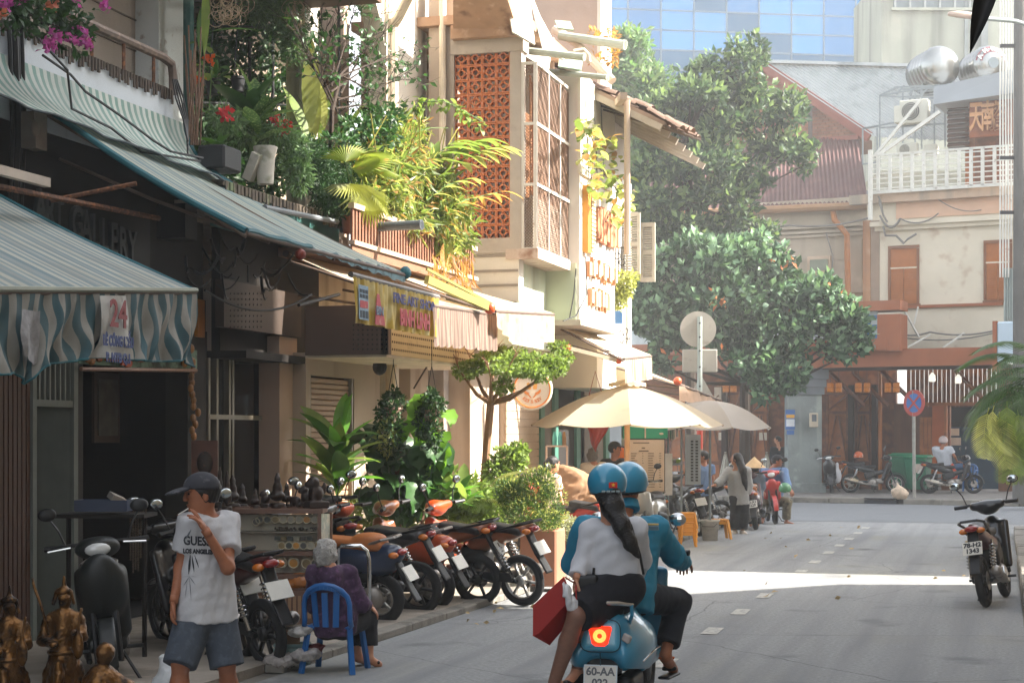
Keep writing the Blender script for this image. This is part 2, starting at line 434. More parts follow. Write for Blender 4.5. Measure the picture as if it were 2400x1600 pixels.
b=B();b.poly([(p.x,p.y,.15)for p in(F(-20,KO-.2,0),F(22,KO-.2,0),F(22,-8,0),F(-20,-8,0))],.15)
fp=tag(b.build('far_pavement',farpave),kind='structure')
kf=bevel(B().box((0,0,0),(.985,.2,.16)).build('kerb_stone',kerbm,fp),.02)
kf.location=F(-6,KO-.1,.075);kf.rotation_euler=(0,0,FROT)
gu0,gu1=fuv(G(2010,1183))[0],fuv(G(2085,1183))[0]
for i in range(1,22):
 u=-6+i
 if gu0-.4<u<gu1+.4:continue
 inst('kerb_stone',kf.data,fp,F(u,KO-.1,.075+random.uniform(-.01,.004)),(0,random.uniform(-.01,.01),FROT))
t=thing('drain_inlet','black iron drain inlet set in the far kerb','drain',F((gu0+gu1)/2,KO-.1,0),FROT)
b=B();b.box((0,-.02,.06),(gu1-gu0+.1,.22,.09));b.box((0,-.02,.145),(gu1-gu0+.1,.26,.03));b.build('frame',iron,t,False)
gb=B().box((0,0,0),(.03,.03,.1)).mesh('bar',rust)
for i in range(9):inst('bar',gb,t,(-(gu1-gu0)/2+.1+i*(gu1-gu0-.2)/8,.105,.08),world=False)
# buildings along the right side of the street (outside the picture, they shade it)
rw=M('right_house_wall','b3a48d',.85,.1,2,streak=('7b6f60',.55,2))
def right_house(label,x0,x1,y0,y1,z0,z1,base=None):
 t=thing('shophouse',label,'building',(x0,(y0+y1)/2,0))
 b=B();b.box(((x0+x1)/2,(y0+y1)/2,(z0+z1)/2),(x1-x0,y1-y0,z1-z0))
 if base:b.box(((x0+x1)/2+.3,(y0+base)/2,z0/2),(x1-x0-.6,base-y0,z0))
 b.build('wall',rw,t)
 wm=B().box((0,0,0),(.08,1.2,1.5)).mesh('window',M('window_glass_dark','2a3238',.2))
 n=max(1,int((y1-y0)/2.8))
 for i in range(n):
  for z in np.arange(max(z0,3)+1.6,z1-1,3.2):inst('window',wm,t,(x0-.02,y0+(i+.5)*(y1-y0)/n,z))
 return t
right_house('tall beige shophouse on the near right side of the street',3,13,-14,19.8,9.8,19,17.8)
t=thing('lean_to','lean-to with a sloping roof beside the alley on the right side','building',(3,20,0))
b=B();pf=[(17.8,0),(17.8,6.6),(20.7,5.6),(22.2,4.2),(22.2,0)];n_=len(pf);b.add([(x,*p)for x in(3,9)for p in pf],[tuple(range(n_)),tuple(range(2*n_-1,n_-1,-1))]+[((i+1)%n_,i,n_+i,n_+(i+1)%n_)for i in range(n_)]);b.build('wall',rw,t);b=B();b.box((2.98,20.5,1.2),(.06,1,2.1));b.build('door',M('door_brown','4a3526'),t)
right_house('tall beige block far along the cross street on the right',28,42,38,66,0,32)
right_house('two storey beige shophouse past the alley on the right side',3,12,24.6,28.4,0,7.4)
right_house('taller beige shophouse at the right corner of the junction',3,12,28.4,33,0,9.8)
# glass office tower
glass=[M('tower_glass_%s'%n,c,.06,.12,.25,bump=.025,bs=.9,metal=.75)for n,c in(('pale','2f5f84'),('mid','265276'),('deep','183e57'))]
mull=M('mullion','3b4a57',.5)
TD=(Vector((7.2*CS-SN,7.2*SN+CS,0))).normalized();TO=D(1700,1022,92);TO.z=0
TNm=Vector((TD.y,-TD.x,0));TROT=math.atan2(TD.y,TD.x)
def tz(y):return CAMZ+(1022-y)*92/4000
t=thing('office_tower','tall blue glass curtain wall office tower behind the trees','building',TO)
pw,phh=78.6*92/4000,46*92/4000
b=B();b.box(TO+Vector((0,0,17))-TNm*6.4+TD*1.2,(15.6*1.0+1.2,12,34),TROT);b.build('core',M('tower_core','22303a',.6),t)
pm=[B().box((0,0,0),(pw-.07,.06,phh-.07)).mesh('glass_pane',g)for g in glass]
x0=(1467-1700)*92/4000
for c in range(-1,8):
 for r_ in range(0,9):
  zc=tz(30)-(r_-2.5)*phh
  k=2 if r_ in(5,6,7)or(c*5+r_*7)%6==0 else(0 if(c*7+r_*3)%3 else 1)  # deep panes in the lower rows put darker reflections into the glass colour
  inst('glass_pane',pm[k],t,TO+TD*(x0+(c+.5)*pw)+Vector((0,0,zc)),(random.uniform(-.006,.006),0,TROT+random.uniform(-.006,.006)))
vb=B().box((0,0,0),(.07,.14,9*phh)).mesh('mullion',mull);hb=B().box((0,0,0),(9*pw,.12,.07)).mesh('transom',mull)
for c in range(-1,9):inst('mullion',vb,t,TO+TD*(x0+c*pw)+Vector((0,0,tz(30)-1.5*phh)),(0,0,TROT))
for r_ in range(0,10):inst('transom',hb,t,TO+TD*(x0+3.5*pw)+Vector((0,0,tz(30)-(r_-3)*phh)),(0,0,TROT))
# grey concrete block at the top right
t=thing('concrete_building','weathered pale grey concrete building behind the water tanks','building',D(2240,1022,74))
con=M('old_concrete','8f9285',.9,.1,.5,.2,8,streak=('6b6f64',.5,1.1),stain=('a5a394',.55,.4))
def db(b,px0,px1,py0,py1,d,th=.3,back=0):
 p=D(px0,py0,d+back);q=D(px1,py1,d+back);c=(p+q)/2;s_=(q-p)
 b.box(c+Vector((-SN,CS,0))*th/2,(math.hypot(s_.x,s_.y),th,abs(s_.z)),TH);return b
b=B();db(b,2066,2520,-60,400,74,6);b.build('wall',con,t)
b=B();db(b,2094,2276,-60,18,73.95,.08);b.build('window_band',M('grey_window','5c686c',.3),t)
fr=B().box((0,0,0),(.08,.1,1.5)).mesh('window_frame',M('frame_grey','8a9090',.5))
for i in range(6):inst('window_frame',fr,t,D(2098+i*35,-20,73.86),(0,0,TH))
b=B();db(b,2090,2280,18,24,73.8,.2);b.build('sill',con,t)
b=B();db(b,2261,2268,-60,140,73.9,.08);db(b,2300,2316,-60,160,73.9,.08);b.build('downpipe',M('grey_pipe','6a7272',.5),t)
b=B();db(b,2268,2300,-60,165,73.95,.06);b.build('stained_panel',M('stained_panel','5d645f',.9,.2,1,streak=('9a9c92',.5,2)),t)
# the corner house across the street
def fb(b,px0,px1,py0,py1,off=0.,th=.2,rot=0):
 p=FP(px0,py0,off);q=FP(px1,py1,off);u0,u1=fuv(p)[0],fuv(q)[0];z0,z1=fuv(FP((px0+px1)/2,py0,off))[2],fuv(FP((px0+px1)/2,py1,off))[2]
 return b.box(F((u0+u1)/2,off-th/2,(z0+z1)/2),(abs(u1-u0),th,abs(z1-z0)),FROT)
cream=M('cream_render','ccc3b0',.88,.06,1.2,.15,12,streak=('a8977f',.6,1.6),stain=('b9a894',.6,2.5))
orange=M('rust_orange_cladding','8d5334',.65,.1,2,streak=('7c4326',.6,3))
wood=M('brown_timber','6b3d22',.7,.22,5,.2,40,stain=('87512c',.52,2.5))
wood2=M('orange_timber','9a5a2a',.65,.2,4,.2,30,stain=('7a4420',.55,3))
shut=M('shutter_orange','9c5f31',.7,.1,5)
t=thing('corner_house','cream corner house with orange shutters and a brown timber ground floor across the junction','building',F(0,-2,0))
b=B();fb(b,2032,2560,462,850,0,.3);b.build('wall',cream,t)
b=B();fb(b,2038,2560,506,517,.22,.5);fb(b,2050,2560,517,528,.12,.4);b.build('cornice',cream,t)
b=B();fb(b,1990,2560,440,462,.25,.6);b.build('roof_slab',M('slab_edge','b39a84',.85,.1,2,streak=('8d8577',.5,2)),t)
b=B();fb(b,2100,2560,455,500,.03,.05);b.build('peach_band',M('peach_band','c8a58c',.85,.08,2),t)
for(x0_,x1_,y0_,y1_)in((2085,2150,580,712),(2309,2368,567,703)):
 b=B();fb(b,x0_-4,x1_+4,y0_-5,y0_+2,.06,.1);fb(b,x0_-4,x0_+2,y0_+2,y1_,.05,.08);fb(b,x1_-2,x1_+4,y0_+2,y1_,.05,.08);fb(b,x0_-6,x1_+6,y1_,y1_+6,.08,.12)
 w_=b.build('window',M('window_frame_brown','7a5238',.7),t)
 b=B();fb(b,x0_+2,x1_-2,y0_+2,y0_+46,.03,.03);b.build('top_panel',shut,w_)
 for k in range(2):
  xa=x0_+3+k*(x1_-x0_-4)/2;xb=xa+(x1_-x0_-6)/2
  b=B()
  for i in range(16):y_=y0_+50+i*(y1_-y0_-52)/16;fb(b,xa,xb,y_,y_+4.2,.035+.01,.03)
  fb(b,xa,xb,y0_+49,y1_,.02,.02);b.build('shutter_leaf',shut,w_)
 b=B();fb(b,x0_+1,x1_-1,y0_+46,y0_+49,.05,.03);b.build('transom',cream,w_)
b=B();fb(b,2112,2350,712,719,.1,.14);b.build('string_course',orange,t)
b=B();fb(b,2022,2040,517,712,.04,.1);b.build('stained_pilaster',M('rusty_render','a9805e',.85,.12,2,streak=('8f6547',.5,2),stain=('c0a68c',.5,1.5)),t)
b=B();fb(b,2041,2061,517,712,.03,.1);b.build('grey_pilaster',M('grey_render','8d7a6a',.85,.12,2),t)
b=B();fb(b,1480,2345,822,862,1.7,.18);b.build('fascia',orange,t)
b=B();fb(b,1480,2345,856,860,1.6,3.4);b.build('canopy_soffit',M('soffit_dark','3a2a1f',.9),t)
b=B();fb(b,1480,2080,800,826,2.0,.25);fb(b,1480,2110,714,736,2.0,.9);fb(b,2056,2110,736,822,1.95,.85);sg=b.build('sign_box',orange,t)
b=B();fb(b,1480,2056,736,801,1.75,.06);b.build('sign_panel',M('sign_white','b9c4c6',.6),sg)
blue=M('sign_blue','2d5f8e',.5)
for ch,px in(('I',1962),('E',2045)):
 me=text_mesh(ch,.95,blue,.02,bold=.015);p=FP(px,769,1.8)
 inst('sign_letter',me,sg,p,(R(90),0,FROT))
b=B();fb(b,1480,2100,860,1165,-2.6,.2);b.build('timber_wall',wood,t)
b=B();fb(b,2095,2226,945,1165,-2.4,.2);fb(b,2340,2500,860,1165,-2.3,.2);b.build('plaster_wall',M('brown_plaster','6f4a35',.85,.15,2,.2,20,streak=('543524',.5,2)),t)
plank=B().box((0,0,0),(.11,.03,1.9)).mesh('plank',wood2);plank2=B().box((0,0,0),(.12,.03,1.25)).mesh('plank',wood)
z_=fuv(FP(2250,905,-2.2))[2]
u0=fuv(FP(2130,900,-2.2))[0]
for i in range(24):inst('plank',plank2,t,F(u0+i*.135,-2.2+random.uniform(-.008,.008),z_),(0,0,FROT))
u0=fuv(FP(2160,1050,-2.2))[0]
for i in range(5):inst('plank',plank,t,F(u0+i*.125,-2.2+random.uniform(-.008,.008),fuv(FP(2170,1050,-2.2))[2]),(0,0,FROT))
b=B();fb(b,2185,2216,948,1120,-2.15,.07);b.build('orange_door',M('orange_door','a8531d',.55,.1,2),t)
b=B();fb(b,2150,2350,942,950,-2.1,.14);fb(b,2213,2219,950,1130,-2.1,.1);b.build('door_frame',wood2,t)
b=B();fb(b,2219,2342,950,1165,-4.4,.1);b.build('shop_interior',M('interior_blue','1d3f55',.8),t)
b=B();fb(b,2219,2342,950,1000,-4.2,.05);b.build('dark_upper_sheet',dark,t)  # near-black sheet across the upper back of the shop interior
def far_door(x0_,x1_,y0_,y1_,off=-2.45):
 b=B();fb(b,x0_,x1_,y0_,y1_,off,.06);d_=b.build('door',wood2,t)
 b=B();w6=(x1_-x0_)*.09
 for xa,xb,ya,yb in((x0_,x0_+w6,y0_,y1_),(x1_-w6,x1_,y0_,y1_),(x0_,x1_,y0_,y0_+7),(x0_,x1_,y0_+45,y0_+52),(x0_,x1_,y1_-60,y1_-52),(x0_,x1_,y1_-7,y1_)):fb(b,xa,xb,ya,yb,off+.04,.04)
 b.build('rail',wood,d_)
 b=B();A_,B_=FP(x0_+w6,y0_+44,off+.05),FP(x1_-w6,y0_+8,off+.05);b.bar(A_,B_,.05,.04)
 mid=(x0_+x1_)/2
 for sx in(-1,1):b.bar(FP(mid+sx*3,y0_+55,off+.05),FP(mid+sx*(mid-x0_-w6),y1_-62,off+.05),.05,.04)
 b.build('brace',wood,d_)
for x0_,x1_ in((1705,1758),(1762,1800),(1936,1988),(2006,2040),(1560,1610),(1640,1690)):far_door(x0_,x1_,918,1140)
post=B().box((0,0,0),(.16,.16,3.3)).mesh('post',M('dark_post','2f1f16',.8))
for px in(1698,1995,2050):inst('post',post,t,F(fuv(FP(px,1000,-2.2))[0],-2.2,1.75),(0,0,FROT))
b=B()
for px,s_ in((2003,-1),(2058,-1),(2127,-1),(2300,-1),(1700,1)):
 u=fuv(FP(px,900,-.8))[0];b.bar(F(u+s_*.75,-.7,3.75),F(u,-1.9,2.75),.09,.1)
b.build('canopy_brace',wood,t)
b=B();u=fuv(FP(2063,1000,-1.9))[0];b.tube([F(u,-1.9,.15),F(u,-1.9,3.8)],.055,8);b.build('orange_pipe',M('orange_pipe','a4632a',.5,.1),t)
pap=M('pale_paper','cbbfae',.8)
for px,py,w6,h6 in((1692,1022,16,18),(1788,1022,18,18),(1914,1016,10,18),(1914,940,16,36),(1630,1020,16,20),(2236,1012,24,17),(2238,1034,28,18),(1685,925,22,36)):
 b=B();fb(b,px-w6/2,px+w6/2,py-h6/2,py+h6/2,-2.38 if px<2200 else-4.1,.02);b.build('notice',pap,t)
wire_cone=M('white_lattice','b9b7a8',.7)
for px in(1700,1752,1797,1912):
 p=FP(px,1130,-2.1);q=thing('lattice_cone','white lattice cone decoration leaning at the timber wall, %s'%{1700:'first left of the grey-jacket woman',1752:'right of the grey-jacket woman',1797:'behind the blue-shirt rider',1912:'just right of the stone pillar'}[px],'decoration',(p.x,p.y,.15),group='lattice cones along the timber wall')
 b=B();b.lathe([(.2,.35),(.12,.75),(.03,1.15)],n=10);c_=b.build('cone',wire_cone,q,False)
 b=B()
 for k in range(8):a=k*math.pi/4;b.tube([(.205*math.cos(a),.205*math.sin(a),.35),(.035*math.cos(a+1),.035*math.sin(a+1),1.13)],.012,4)
 b.build('lattice',M('dark_lattice','5d4a38',.8),q,False)
 b=B();b.tube([(0,0,0),(0,0,.36)],.05,6);b.build('stand',wood,q,False)
lan=M('lantern_glow','96622c',.5,.45,40,emit=('ff9a3a',.06));lam=M('bulb_shade','d8d4c8',.4,emit=('fff4e0',.25))
NTH='first second third fourth fifth sixth seventh eighth ninth'.split()
for LI,(px,grp)in enumerate(((1701,0),(1719,0),(1776,0),(1946,0),(1966,0),(2012,0),(2032,0),(2081,0),(2101,0))):
 p=FP(px,908,-.9);q=thing('lantern','amber lantern under the far canopy, %s of nine from the left'%NTH[LI],'lantern',p,FROT,'amber lanterns under the far canopy')
 b=B();b.lathe([(.085,-.14),(.1,-.13),(.1,.13),(.085,.14)],n=12);b.build('shade',lan,q,False,True)
 b=B();b.torus((0,0,-.15),.115,.012,(0,0,1),14,4);b.torus((0,0,.15),.115,.012,(0,0,1),14,4);b.torus((0,0,0),.118,.008,(0,0,1),14,4);b.build('band',rust,q,False)
 b=B();b.tube([(0,0,.15),(0,0,fuv(FP(px,862,-.9))[2]-p.z)],.008,4);b.build('cord',cable,q,False)
for px,py in((2185,884),(2246,888)):
 p=FP(px,py,-.6);q=thing('pendant_lamp','white pendant bulb under the far canopy, %s of two'%('left' if px<2200 else 'right'),'lamp',p,0,'white pendant bulbs under the far canopy')
 b=B();b.lathe([(.03,.14),(.05,.1),(.09,.06),(.1,-.1),(.07,-.13)],n=12);b.build('shade',lam,q,False,True)
 b=B();b.tube([(0,0,.13),(0,0,fuv(FP(px,862,-.6))[2]-p.z)],.012,5);b.build('cord',cable,q,False)
q=thing('terrace_railing','white steel railing round the roof terrace of the corner house','railing',F(2,.4,8.9),FROT)
def fz(py,px,off):return fuv(FP(px,py,off))[2]
RO=.35
zt,zb=fz(352,2220,RO),fz(440,2220,RO);ul,ur=fuv(FP(2046,400,RO))[0],fuv(FP(2500,400,RO))[0]
b=B();b.box(F((ul+ur)/2,RO,zt),(ur-ul,.06,.06),FROT);b.box(F((ul+ur)/2,RO,zb),(ur-ul,.06,.1),FROT);b.build('rail',white_paint,q)
pst=B().box((0,0,0),(.1,.06,zt-zb)).mesh('post',white_paint);rbar=B().box((0,0,0),(ur-ul,.03,.035)).mesh('bar',white_paint)
for px in(2058,2086,2112,2138,2165,2192,2219,2248,2276,2303,2331,2360,2390):inst('post',pst,q,F(fuv(FP(px,400,RO))[0],RO,(zt+zb)/2),(0,0,FROT))
for i in range(7):inst('bar',rbar,q,F((ul+ur)/2,RO,zb+(i+.7)*(zt-zb)/7.4),(0,0,FROT))
b=B();b.tube([FP(2040,352,.5),FP(2040,516,.5)],.07,8);b.build('corner_post',white_paint,q)
b=B();b.bar(FP(2050,366,.3),FP(2160,232,.3),.1,.08);b.bar(FP(2056,366,.3),FP(2203,262,.3),.12,.1);b.build('brace',white_paint,q)
q=thing('roof_frame','thin grey steel scaffold frame on the roof of the corner house','frame',F(1.6,-1.6,9))
b=B()
P_=lambda px,py,off=-1.5:FP(px,py,off)
for a_,c_ in(((2062,225),(2062,360)),((2062,225),(2200,200)),((2022,302),(2022,385)),((2022,302),(2110,285)),((2022,302),(2060,296)),((2116,215),(2116,350)),((2160,200),(2160,350)),((2056,300),(2056,365)),((2145,215),(2145,360)),((2062,225),(2100,205)),((2100,205),(2230,200)),((2110,210),(2240,205)),((2215,205),(2215,345)),((2190,200),(2190,350)),((2022,385),(2060,380)),((2062,300),(2215,290)),((2062,225),(2215,232))):b.bar(P_(*a_),P_(*c_),.05,.05)
for k in range(5):b.bar(P_(2100+k*30,222),P_(2120+k*30,200),.04,.04)
b.build('frame',steel,q)
inox=M('stainless_steel','8d8f8d',.25,.06,2,metal=1.0)
def tank(label,px,py,rpx,off,lab=None):
 c=FP(px,py,off);r=rpx*(50.5+.9*-off)/4000;ax=(FU*.55+FN*.75).normalized();L_=r*2.1
 q=thing('water_tank',label,'water tank',c-Vector((0,0,r)),group='stainless water tanks on the far roof')
 b=B();pr_=[(.02,r*.36),(r*.5,r*.30),(r*.8,r*.18),(r*.96,.02),(r,-.04)]
 for k in range(5):z0=-.1-k*(L_-.1)/5;pr_+=[(r,z0+.04),(r*1.03,z0),(r,z0-.04)]
 pr_+=[(r,-L_),(r*.7,-L_-r*.2),(.02,-L_-r*.3)]
 b.lathe(pr_,c,24,ax);b.build('body',inox,q,True,True)
 b=B();b.lathe([(.12,0),(.12,r*.12),(.02,r*.16)],c-ax*L_*.5+Vector((0,0,r)),12);b.build('lid',inox,q)
 b=B()
 for s_ in(-.2,-.85):
  p=c+ax*L_*s_
  for k in(-1,1):b.bar(p+FU*k*r*.7-Vector((0,0,r*.6)),p+FU*k*r*.9-Vector((0,0,r*1.5)),.05,.05)
  b.bar(p+FU*r-Vector((0,0,r*1.1)),p-FU*r-Vector((0,0,r*1.1)),.05,.05)
 b.build('cradle',steel,q)
 if lab:
  b=B();x=ax.cross(Vector((0,0,1))).normalized();y=x.cross(ax)
  n_=18;ri,ro=r*.62,r*.93
  f_=lambda rr,a,h:c+ax*h+(x*math.cos(a)+y*math.sin(a))*rr
  pts=[f_(ri,math.pi*(.05+.9*i/n_),r*.275)for i in range(n_+1)]+[f_(ro,math.pi*(.95-.9*i/n_),r*.08)for i in range(n_+1)]
  for i in range(n_):b.add([pts[i],pts[i+1],pts[2*n_+1-i-1],pts[2*n_+1-i]],[(0,1,2,3)])
  b.build('label_band',M('tank_maroon','6e2433',.5),q)
  wt=M('tank_white','d8d6d0',.5)
  for i,ch in enumerate('DAPHA'):
   a=math.pi*(.86-i*.18);rr=(ri+ro)/2;o_=f_(rr,a,r*.21);up=(o_-c-ax*(o_-c).dot(ax)).normalized()
   put_text('letter',ch,r*.34,wt,q,o_,-up.cross(ax)*-1 if False else up.cross(ax),up+ax*-.6,.006,bold=.012)
  b=B();b.lathe([(.3*r,.0),(.3*r,.02)],c+ax*r*.34,20,ax);b.build('label_disc',M('tank_grey','5f6a70',.5),q)
tank('round stainless water tank, plain faced, left of the pair on the far roof',2206,155,47,-2.2)
tank('round stainless water tank with maroon lettering band, right of the pair on the far roof',2322,150,42,-2.6,True)
q=thing('roof_room','small timber roof room with a grey slab roof and raised gold characters','building',F(4.5,-2,9))
b=B();A_=[FP(2188,204,0.),FP(2385,160,0.6),FP(2500,134,1.),FP(2500,200,1.),FP(2385,218,.6),FP(2188,245,0.)]
n_=len(A_);Z=[p-FN*2.2 for p in A_];b.add(A_+Z,[tuple(range(n_)),tuple(range(2*n_-1,n_-1,-1))]+[((i+1)%n_,i,n_+i,n_+(i+1)%n_)for i in range(n_)]);b.build('slab_roof',M('grey_fascia','8f959b',.7,.05,1),q)
b=B();fb(b,2262,2500,225,450,-1.2,.3);b.build('wall',wood2,q)
b=B();fb(b,2272,2500,222,314,-.2,.1);b.build('sign_board',M('sign_timber','8a4a22',.65,.15,4),q)
lv=B().box((0,0,0),(.62,.2,.07)).mesh('slat',M('louver_brown','4d342a',.7))
for i in range(10):inst('slat',lv,q,FP(2246,250+i*11,-.9),(R(28),0,FROT))
gold=M('gold_timber','c08a5a',.55,.1)
for ch,px,s_ in(('天',2288,.95),('南',2315,.95),('餐',2341,.95)):
 me=text_mesh(ch,s_,gold,.05,bold=.02);inst('character',me,q,FP(px,277,-.06),(R(90),0,FROT),(.42,.95,1))
b=B();fb(b,2285,2382,316,430,-1.05,.05);b.build('panel',wood,q)
acm=M('ac_casing','b9b8ab',.6,.05,4);fan=M('fan_grille','3a3d3f',.6)
for i,(px,py,w6,h6)in enumerate(((2144,263,66,54),(2128,352,48,30),(2182,352,30,24),(2108,270,20,40))):
 p=FP(px,py,-1.4);s_=51.8/4000
 q=thing('air_conditioner',['large cream air conditioner unit high in the roof frame','air conditioner unit low behind the terrace railing','small cream unit right of the low air conditioner','narrow grey unit left of the large air conditioner'][i],'air conditioner',p-Vector((0,0,h6*s_/2)),FROT,'air conditioner units on the far roof')
 b=B();b.box(p,(w6*s_,.35,h6*s_),FROT);bevel(b.build('casing',acm,q),.02)
 if i<2:
  r=h6*s_*.38;c=p-FU*w6*s_*.1+FN*.185
  b=B();b.lathe([(r,0),(r,.02),(r*.9,.02),(r*.9,.005)],c,20,FN);b.build('fan_guard',fan,q)
  b=B()
  for k in range(4):b.torus(c+FN*.03,r*(.2+.22*k),.008,FN,16,4)
  b.build('grille',acm,q)
hallw=M('hall_render','a89c8b',.88,.08,1.2,.15,10,streak=('857a6b',.58,1.3),stain=('bfb3a2',.58,1.2))
q=thing('hall','old hall with a brown sheet roof, brick gable and beige cornice wall','building',F(-4.5,-1,0))
b=B();fb(b,1380,2032,480,860,-.35,.3);b.build('wall',hallw,q)
b=B()
for y_ in(540,552,561):fb(b,1380,2022,y_,y_+6,-.2-(y_-540)*.004,.2)
fb(b,1380,2022,690,697,-.25,.15);fb(b,1985,2020,560,700,-.3,.1);fb(b,1380,2022,620,622,-.33,.04);b.build('moulding',hallw,q)
b=B();fb(b,1892,1946,600,645,-.25,.1);w_=b.build('window',M('pale_frame','b7a28c',.7),q)
b=B();fb(b,1898,1940,608,634,-.22,.05);b.build('pane',M('dusty_glass','7d8374',.3,.2,2),w_)
for a_,c_,r in(((1480,505),(2034,482),.12),):
 b=B();b.tube([FP(*a_,-.1),FP(*c_,-.1)],r,8);b.build('gutter',M('gutter_brown','8d6a48',.6,.1),q)
b=B();b.tube([FP(1952,490,-.2),FP(1956,515,-.15),FP(1985,550,-.1),FP(1988,720,-.1)],.09,8);b.build('downpipe',M('downpipe_orange','9c6436',.6,.15,5),q)
roofbrown=M('brown_roof_sheet','4f2f2b',.6,.1,1,stain=('67453e',.55,.8))
def corr(name,P00,P10,P01,P11,n,mat,amp,par):
 P00,P10,P01,P11=map(Vector,(P00,P10,P01,P11));nn=(P10-P00).cross(P01-P00).normalized()
 b=B();b.patch(lambda u,v:P00.lerp(P10,v).lerp(P01.lerp(P11,v),u)+nn*amp*math.sin(u*n*2*math.pi),n*4,2)
 return b.build(name,mat,par,smooth=True)
corr('lower_roof',FP(1480,355,-3.6),FP(1440,500,-.1),FP(2012,318,-3.6),FP(2036,484,-.1),60,roofbrown,.03,q)
brickm=M('gable_brick','8a5f4c',.85,.12,3,.2,20,island=.12);mortar=M('gable_mortar','7c6354',.9)
apex,gl,gr=FP(1800,158,-4.2),FP(1530,372,-5.8),FP(2044,322,-3.4)
b=B();pts=[apex,gl,FP(1530,395,-5.8),FP(2044,352,-3.4),gr];b.poly([p-Vector((0,0,.12))for p in pts]);b.build('gable_wall',mortar,q)
gn=(gl-apex).cross(gr-apex).normalized();gn=gn if gn.dot(EYE-apex)>0 else-gn
hu=(gr-gl);hu.z=0;hu.normalize()
gb_=B();zb=gl.z-.25;base=Vector((gl.x,gl.y,0));rows=24;Wd=(gr-gl).dot(hu)
ua=(apex-gl).dot(hu)
for r_ in range(rows):
 z=gl.z-.1+(r_+.5)*(apex.z-gl.z)/rows
 for i in range(40):
  u=(i+(.5 if r_%2 else 0))*Wd/40
  zmax=gl.z+(apex.z-gl.z)*(u/ua)if u<ua else apex.z+(gr.z-apex.z)*(u-ua)/(Wd-ua)
  if z+.1<zmax-.1:
   c=gl+hu*u;c.z=z;d_=(c-apex).dot(gn);c=c-gn*d_+gn*.012
   gb_.box(c,(Wd/40-.025,.04,(apex.z-gl.z)/rows-.025),math.atan2(hu.y,hu.x))
tag(gb_.build('brick',brickm,q),kind='stuff')
barge=M('bargeboard','7d4536',.6,.1)
b=B();b.bar(apex+gn*.15,gr+gn*.15,.1,.32);b.bar(apex+gn*.15,gl+gn*.15,.1,.32);b.bar(FP(1560,352,-5.3),FP(2014,322,-3.35),.15,.14);b.build('bargeboard',barge,q)
b=B();b.bar(FP(1899,245,-3.7),FP(1899,330,-3.5),.14,.1);b.build('gable_post',M('gable_post','4b3f3a',.7),q)
tin=M('grey_tin_roof','a9adad',.5,.08,1.2,stain=[('7e8486',.6,.7),('969a9a',.55,3)],metal=.2)
rdg=apex+Vector((0,0,.1))+gn*.2;grr=gr+Vector((0,0,.12))+gn*.2
dr=(FP(2300,172,-5.5)-FP(1800,158,-4.2))
corr('tin_roof',rdg,grr+(grr-rdg)*.05,rdg+dr,grr+dr+(grr-rdg)*.1,44,tin,.035,q)
b=B();b.bar(rdg+Vector((0,0,.06)),rdg+dr+Vector((0,0,.06)),.3,.1);b.build('ridge_cap',tin,q)
q=thing('cable_bundle','tangled grey cables looped along the cream and beige fronts','cables',F(0,.3,6))
b=B()
def sag(p,q_,s_,n=8):return[p.lerp(q_,i/n)-Vector((0,0,s_*4*(i/n)*(1-i/n)))for i in range(n+1)]
for a_,c_,s_,r in(((1540,540),(1700,525),.1,.03),((1700,525),(1850,528),.1,.03),((1850,528),(2040,510),.12,.03),((2062,505),(2110,512),.3,.035),((2110,512),(2200,500),.2,.02),((2200,468),(2300,492),.15,.015),((2060,470),(2080,520),.1,.03),((2058,460),(2070,505),-.1,.03),((2110,783),(2180,778),.06,.025),((2180,778),(2330,775),.1,.025),((2112,790),(2330,780),.14,.02)):b.tube(sag(FP(*a_,.3),FP(*c_,.3),s_),r,5)
b.tube([FP(*p,.25)for p in((1936,545),(1940,560),(1952,600),(1950,640),(1942,660))],.02,5)
b.tube([FP(*p,.25)for p in((2070,530),(2075,552),(2100,552),(2118,570),(2128,560),(2148,548))],.035,6)
b.build('cable',M('grey_cable','6d6a66',.7),q)
b=B();b.bar(FP(2115,720,.8),FP(2154,790,.3),.05,.04);b.bar(FP(2152,718,.5),FP(2142,760,.5),.04,.04);b.bar(FP(2118,818,.9),FP(2180,784,.2),.06,.04);b.bar(FP(2210,815,.9),FP(2260,780,.2),.06,.04);b.build('stay',white_paint,q)
# THE ROW OF SHOPHOUSES ON THE LEFT
def yx(px,x):return NX(px,900,x).y
def fx(b,px0,px1,py0,py1,x,th=.1):
 p,q=NX(px0,py0,x),NX(px1,py1,x);pm=(px0+px1)/2
 z0,z1=NX(pm,py0,x).z,NX(pm,py1,x).z
 return b.box((x-th/2,(p.y+q.y)/2,(z0+z1)/2),(th,abs(q.y-p.y),abs(z0-z1)))
def fy(b,px0,px1,py0,py1,y,th=.1):
 p,q=NY(px0,py0,y),NY(px1,py1,y);return b.box(((p.x+q.x)/2,y+th/2,(p.z+q.z)/2),(abs(q.x-p.x),th,abs(q.z-p.z)))
def wb(b,x0,x1,y0,y1,z0,z1):return b.box(((x0+x1)/2,(y0+y1)/2,(z0+z1)/2),(x1-x0,y1-y0,z1-z0))
render_w=M('white_render','cdc6b9',.85,.08,1.5,.15,14,streak=('8f8576',.53,2.2),stain=('b5a898',.62,3))
render_b=M('beige_render','ad9c8b',.85,.07,1.5,.12,14,streak=('8f7d6a',.54,2),stain=('b29b84',.6,2))
render_g=M('grey_brown_render','8f857b',.9,.1,1.6,.2,14,streak=('6f655c',.55,1.6),stain=('a39a90',.6,.9))
parapet_m=M('parapet_white','c3cbd2',.85,.05,2,.1,14,streak=('7b7a76',.64,5),stain=('8d8a84',.68,4))
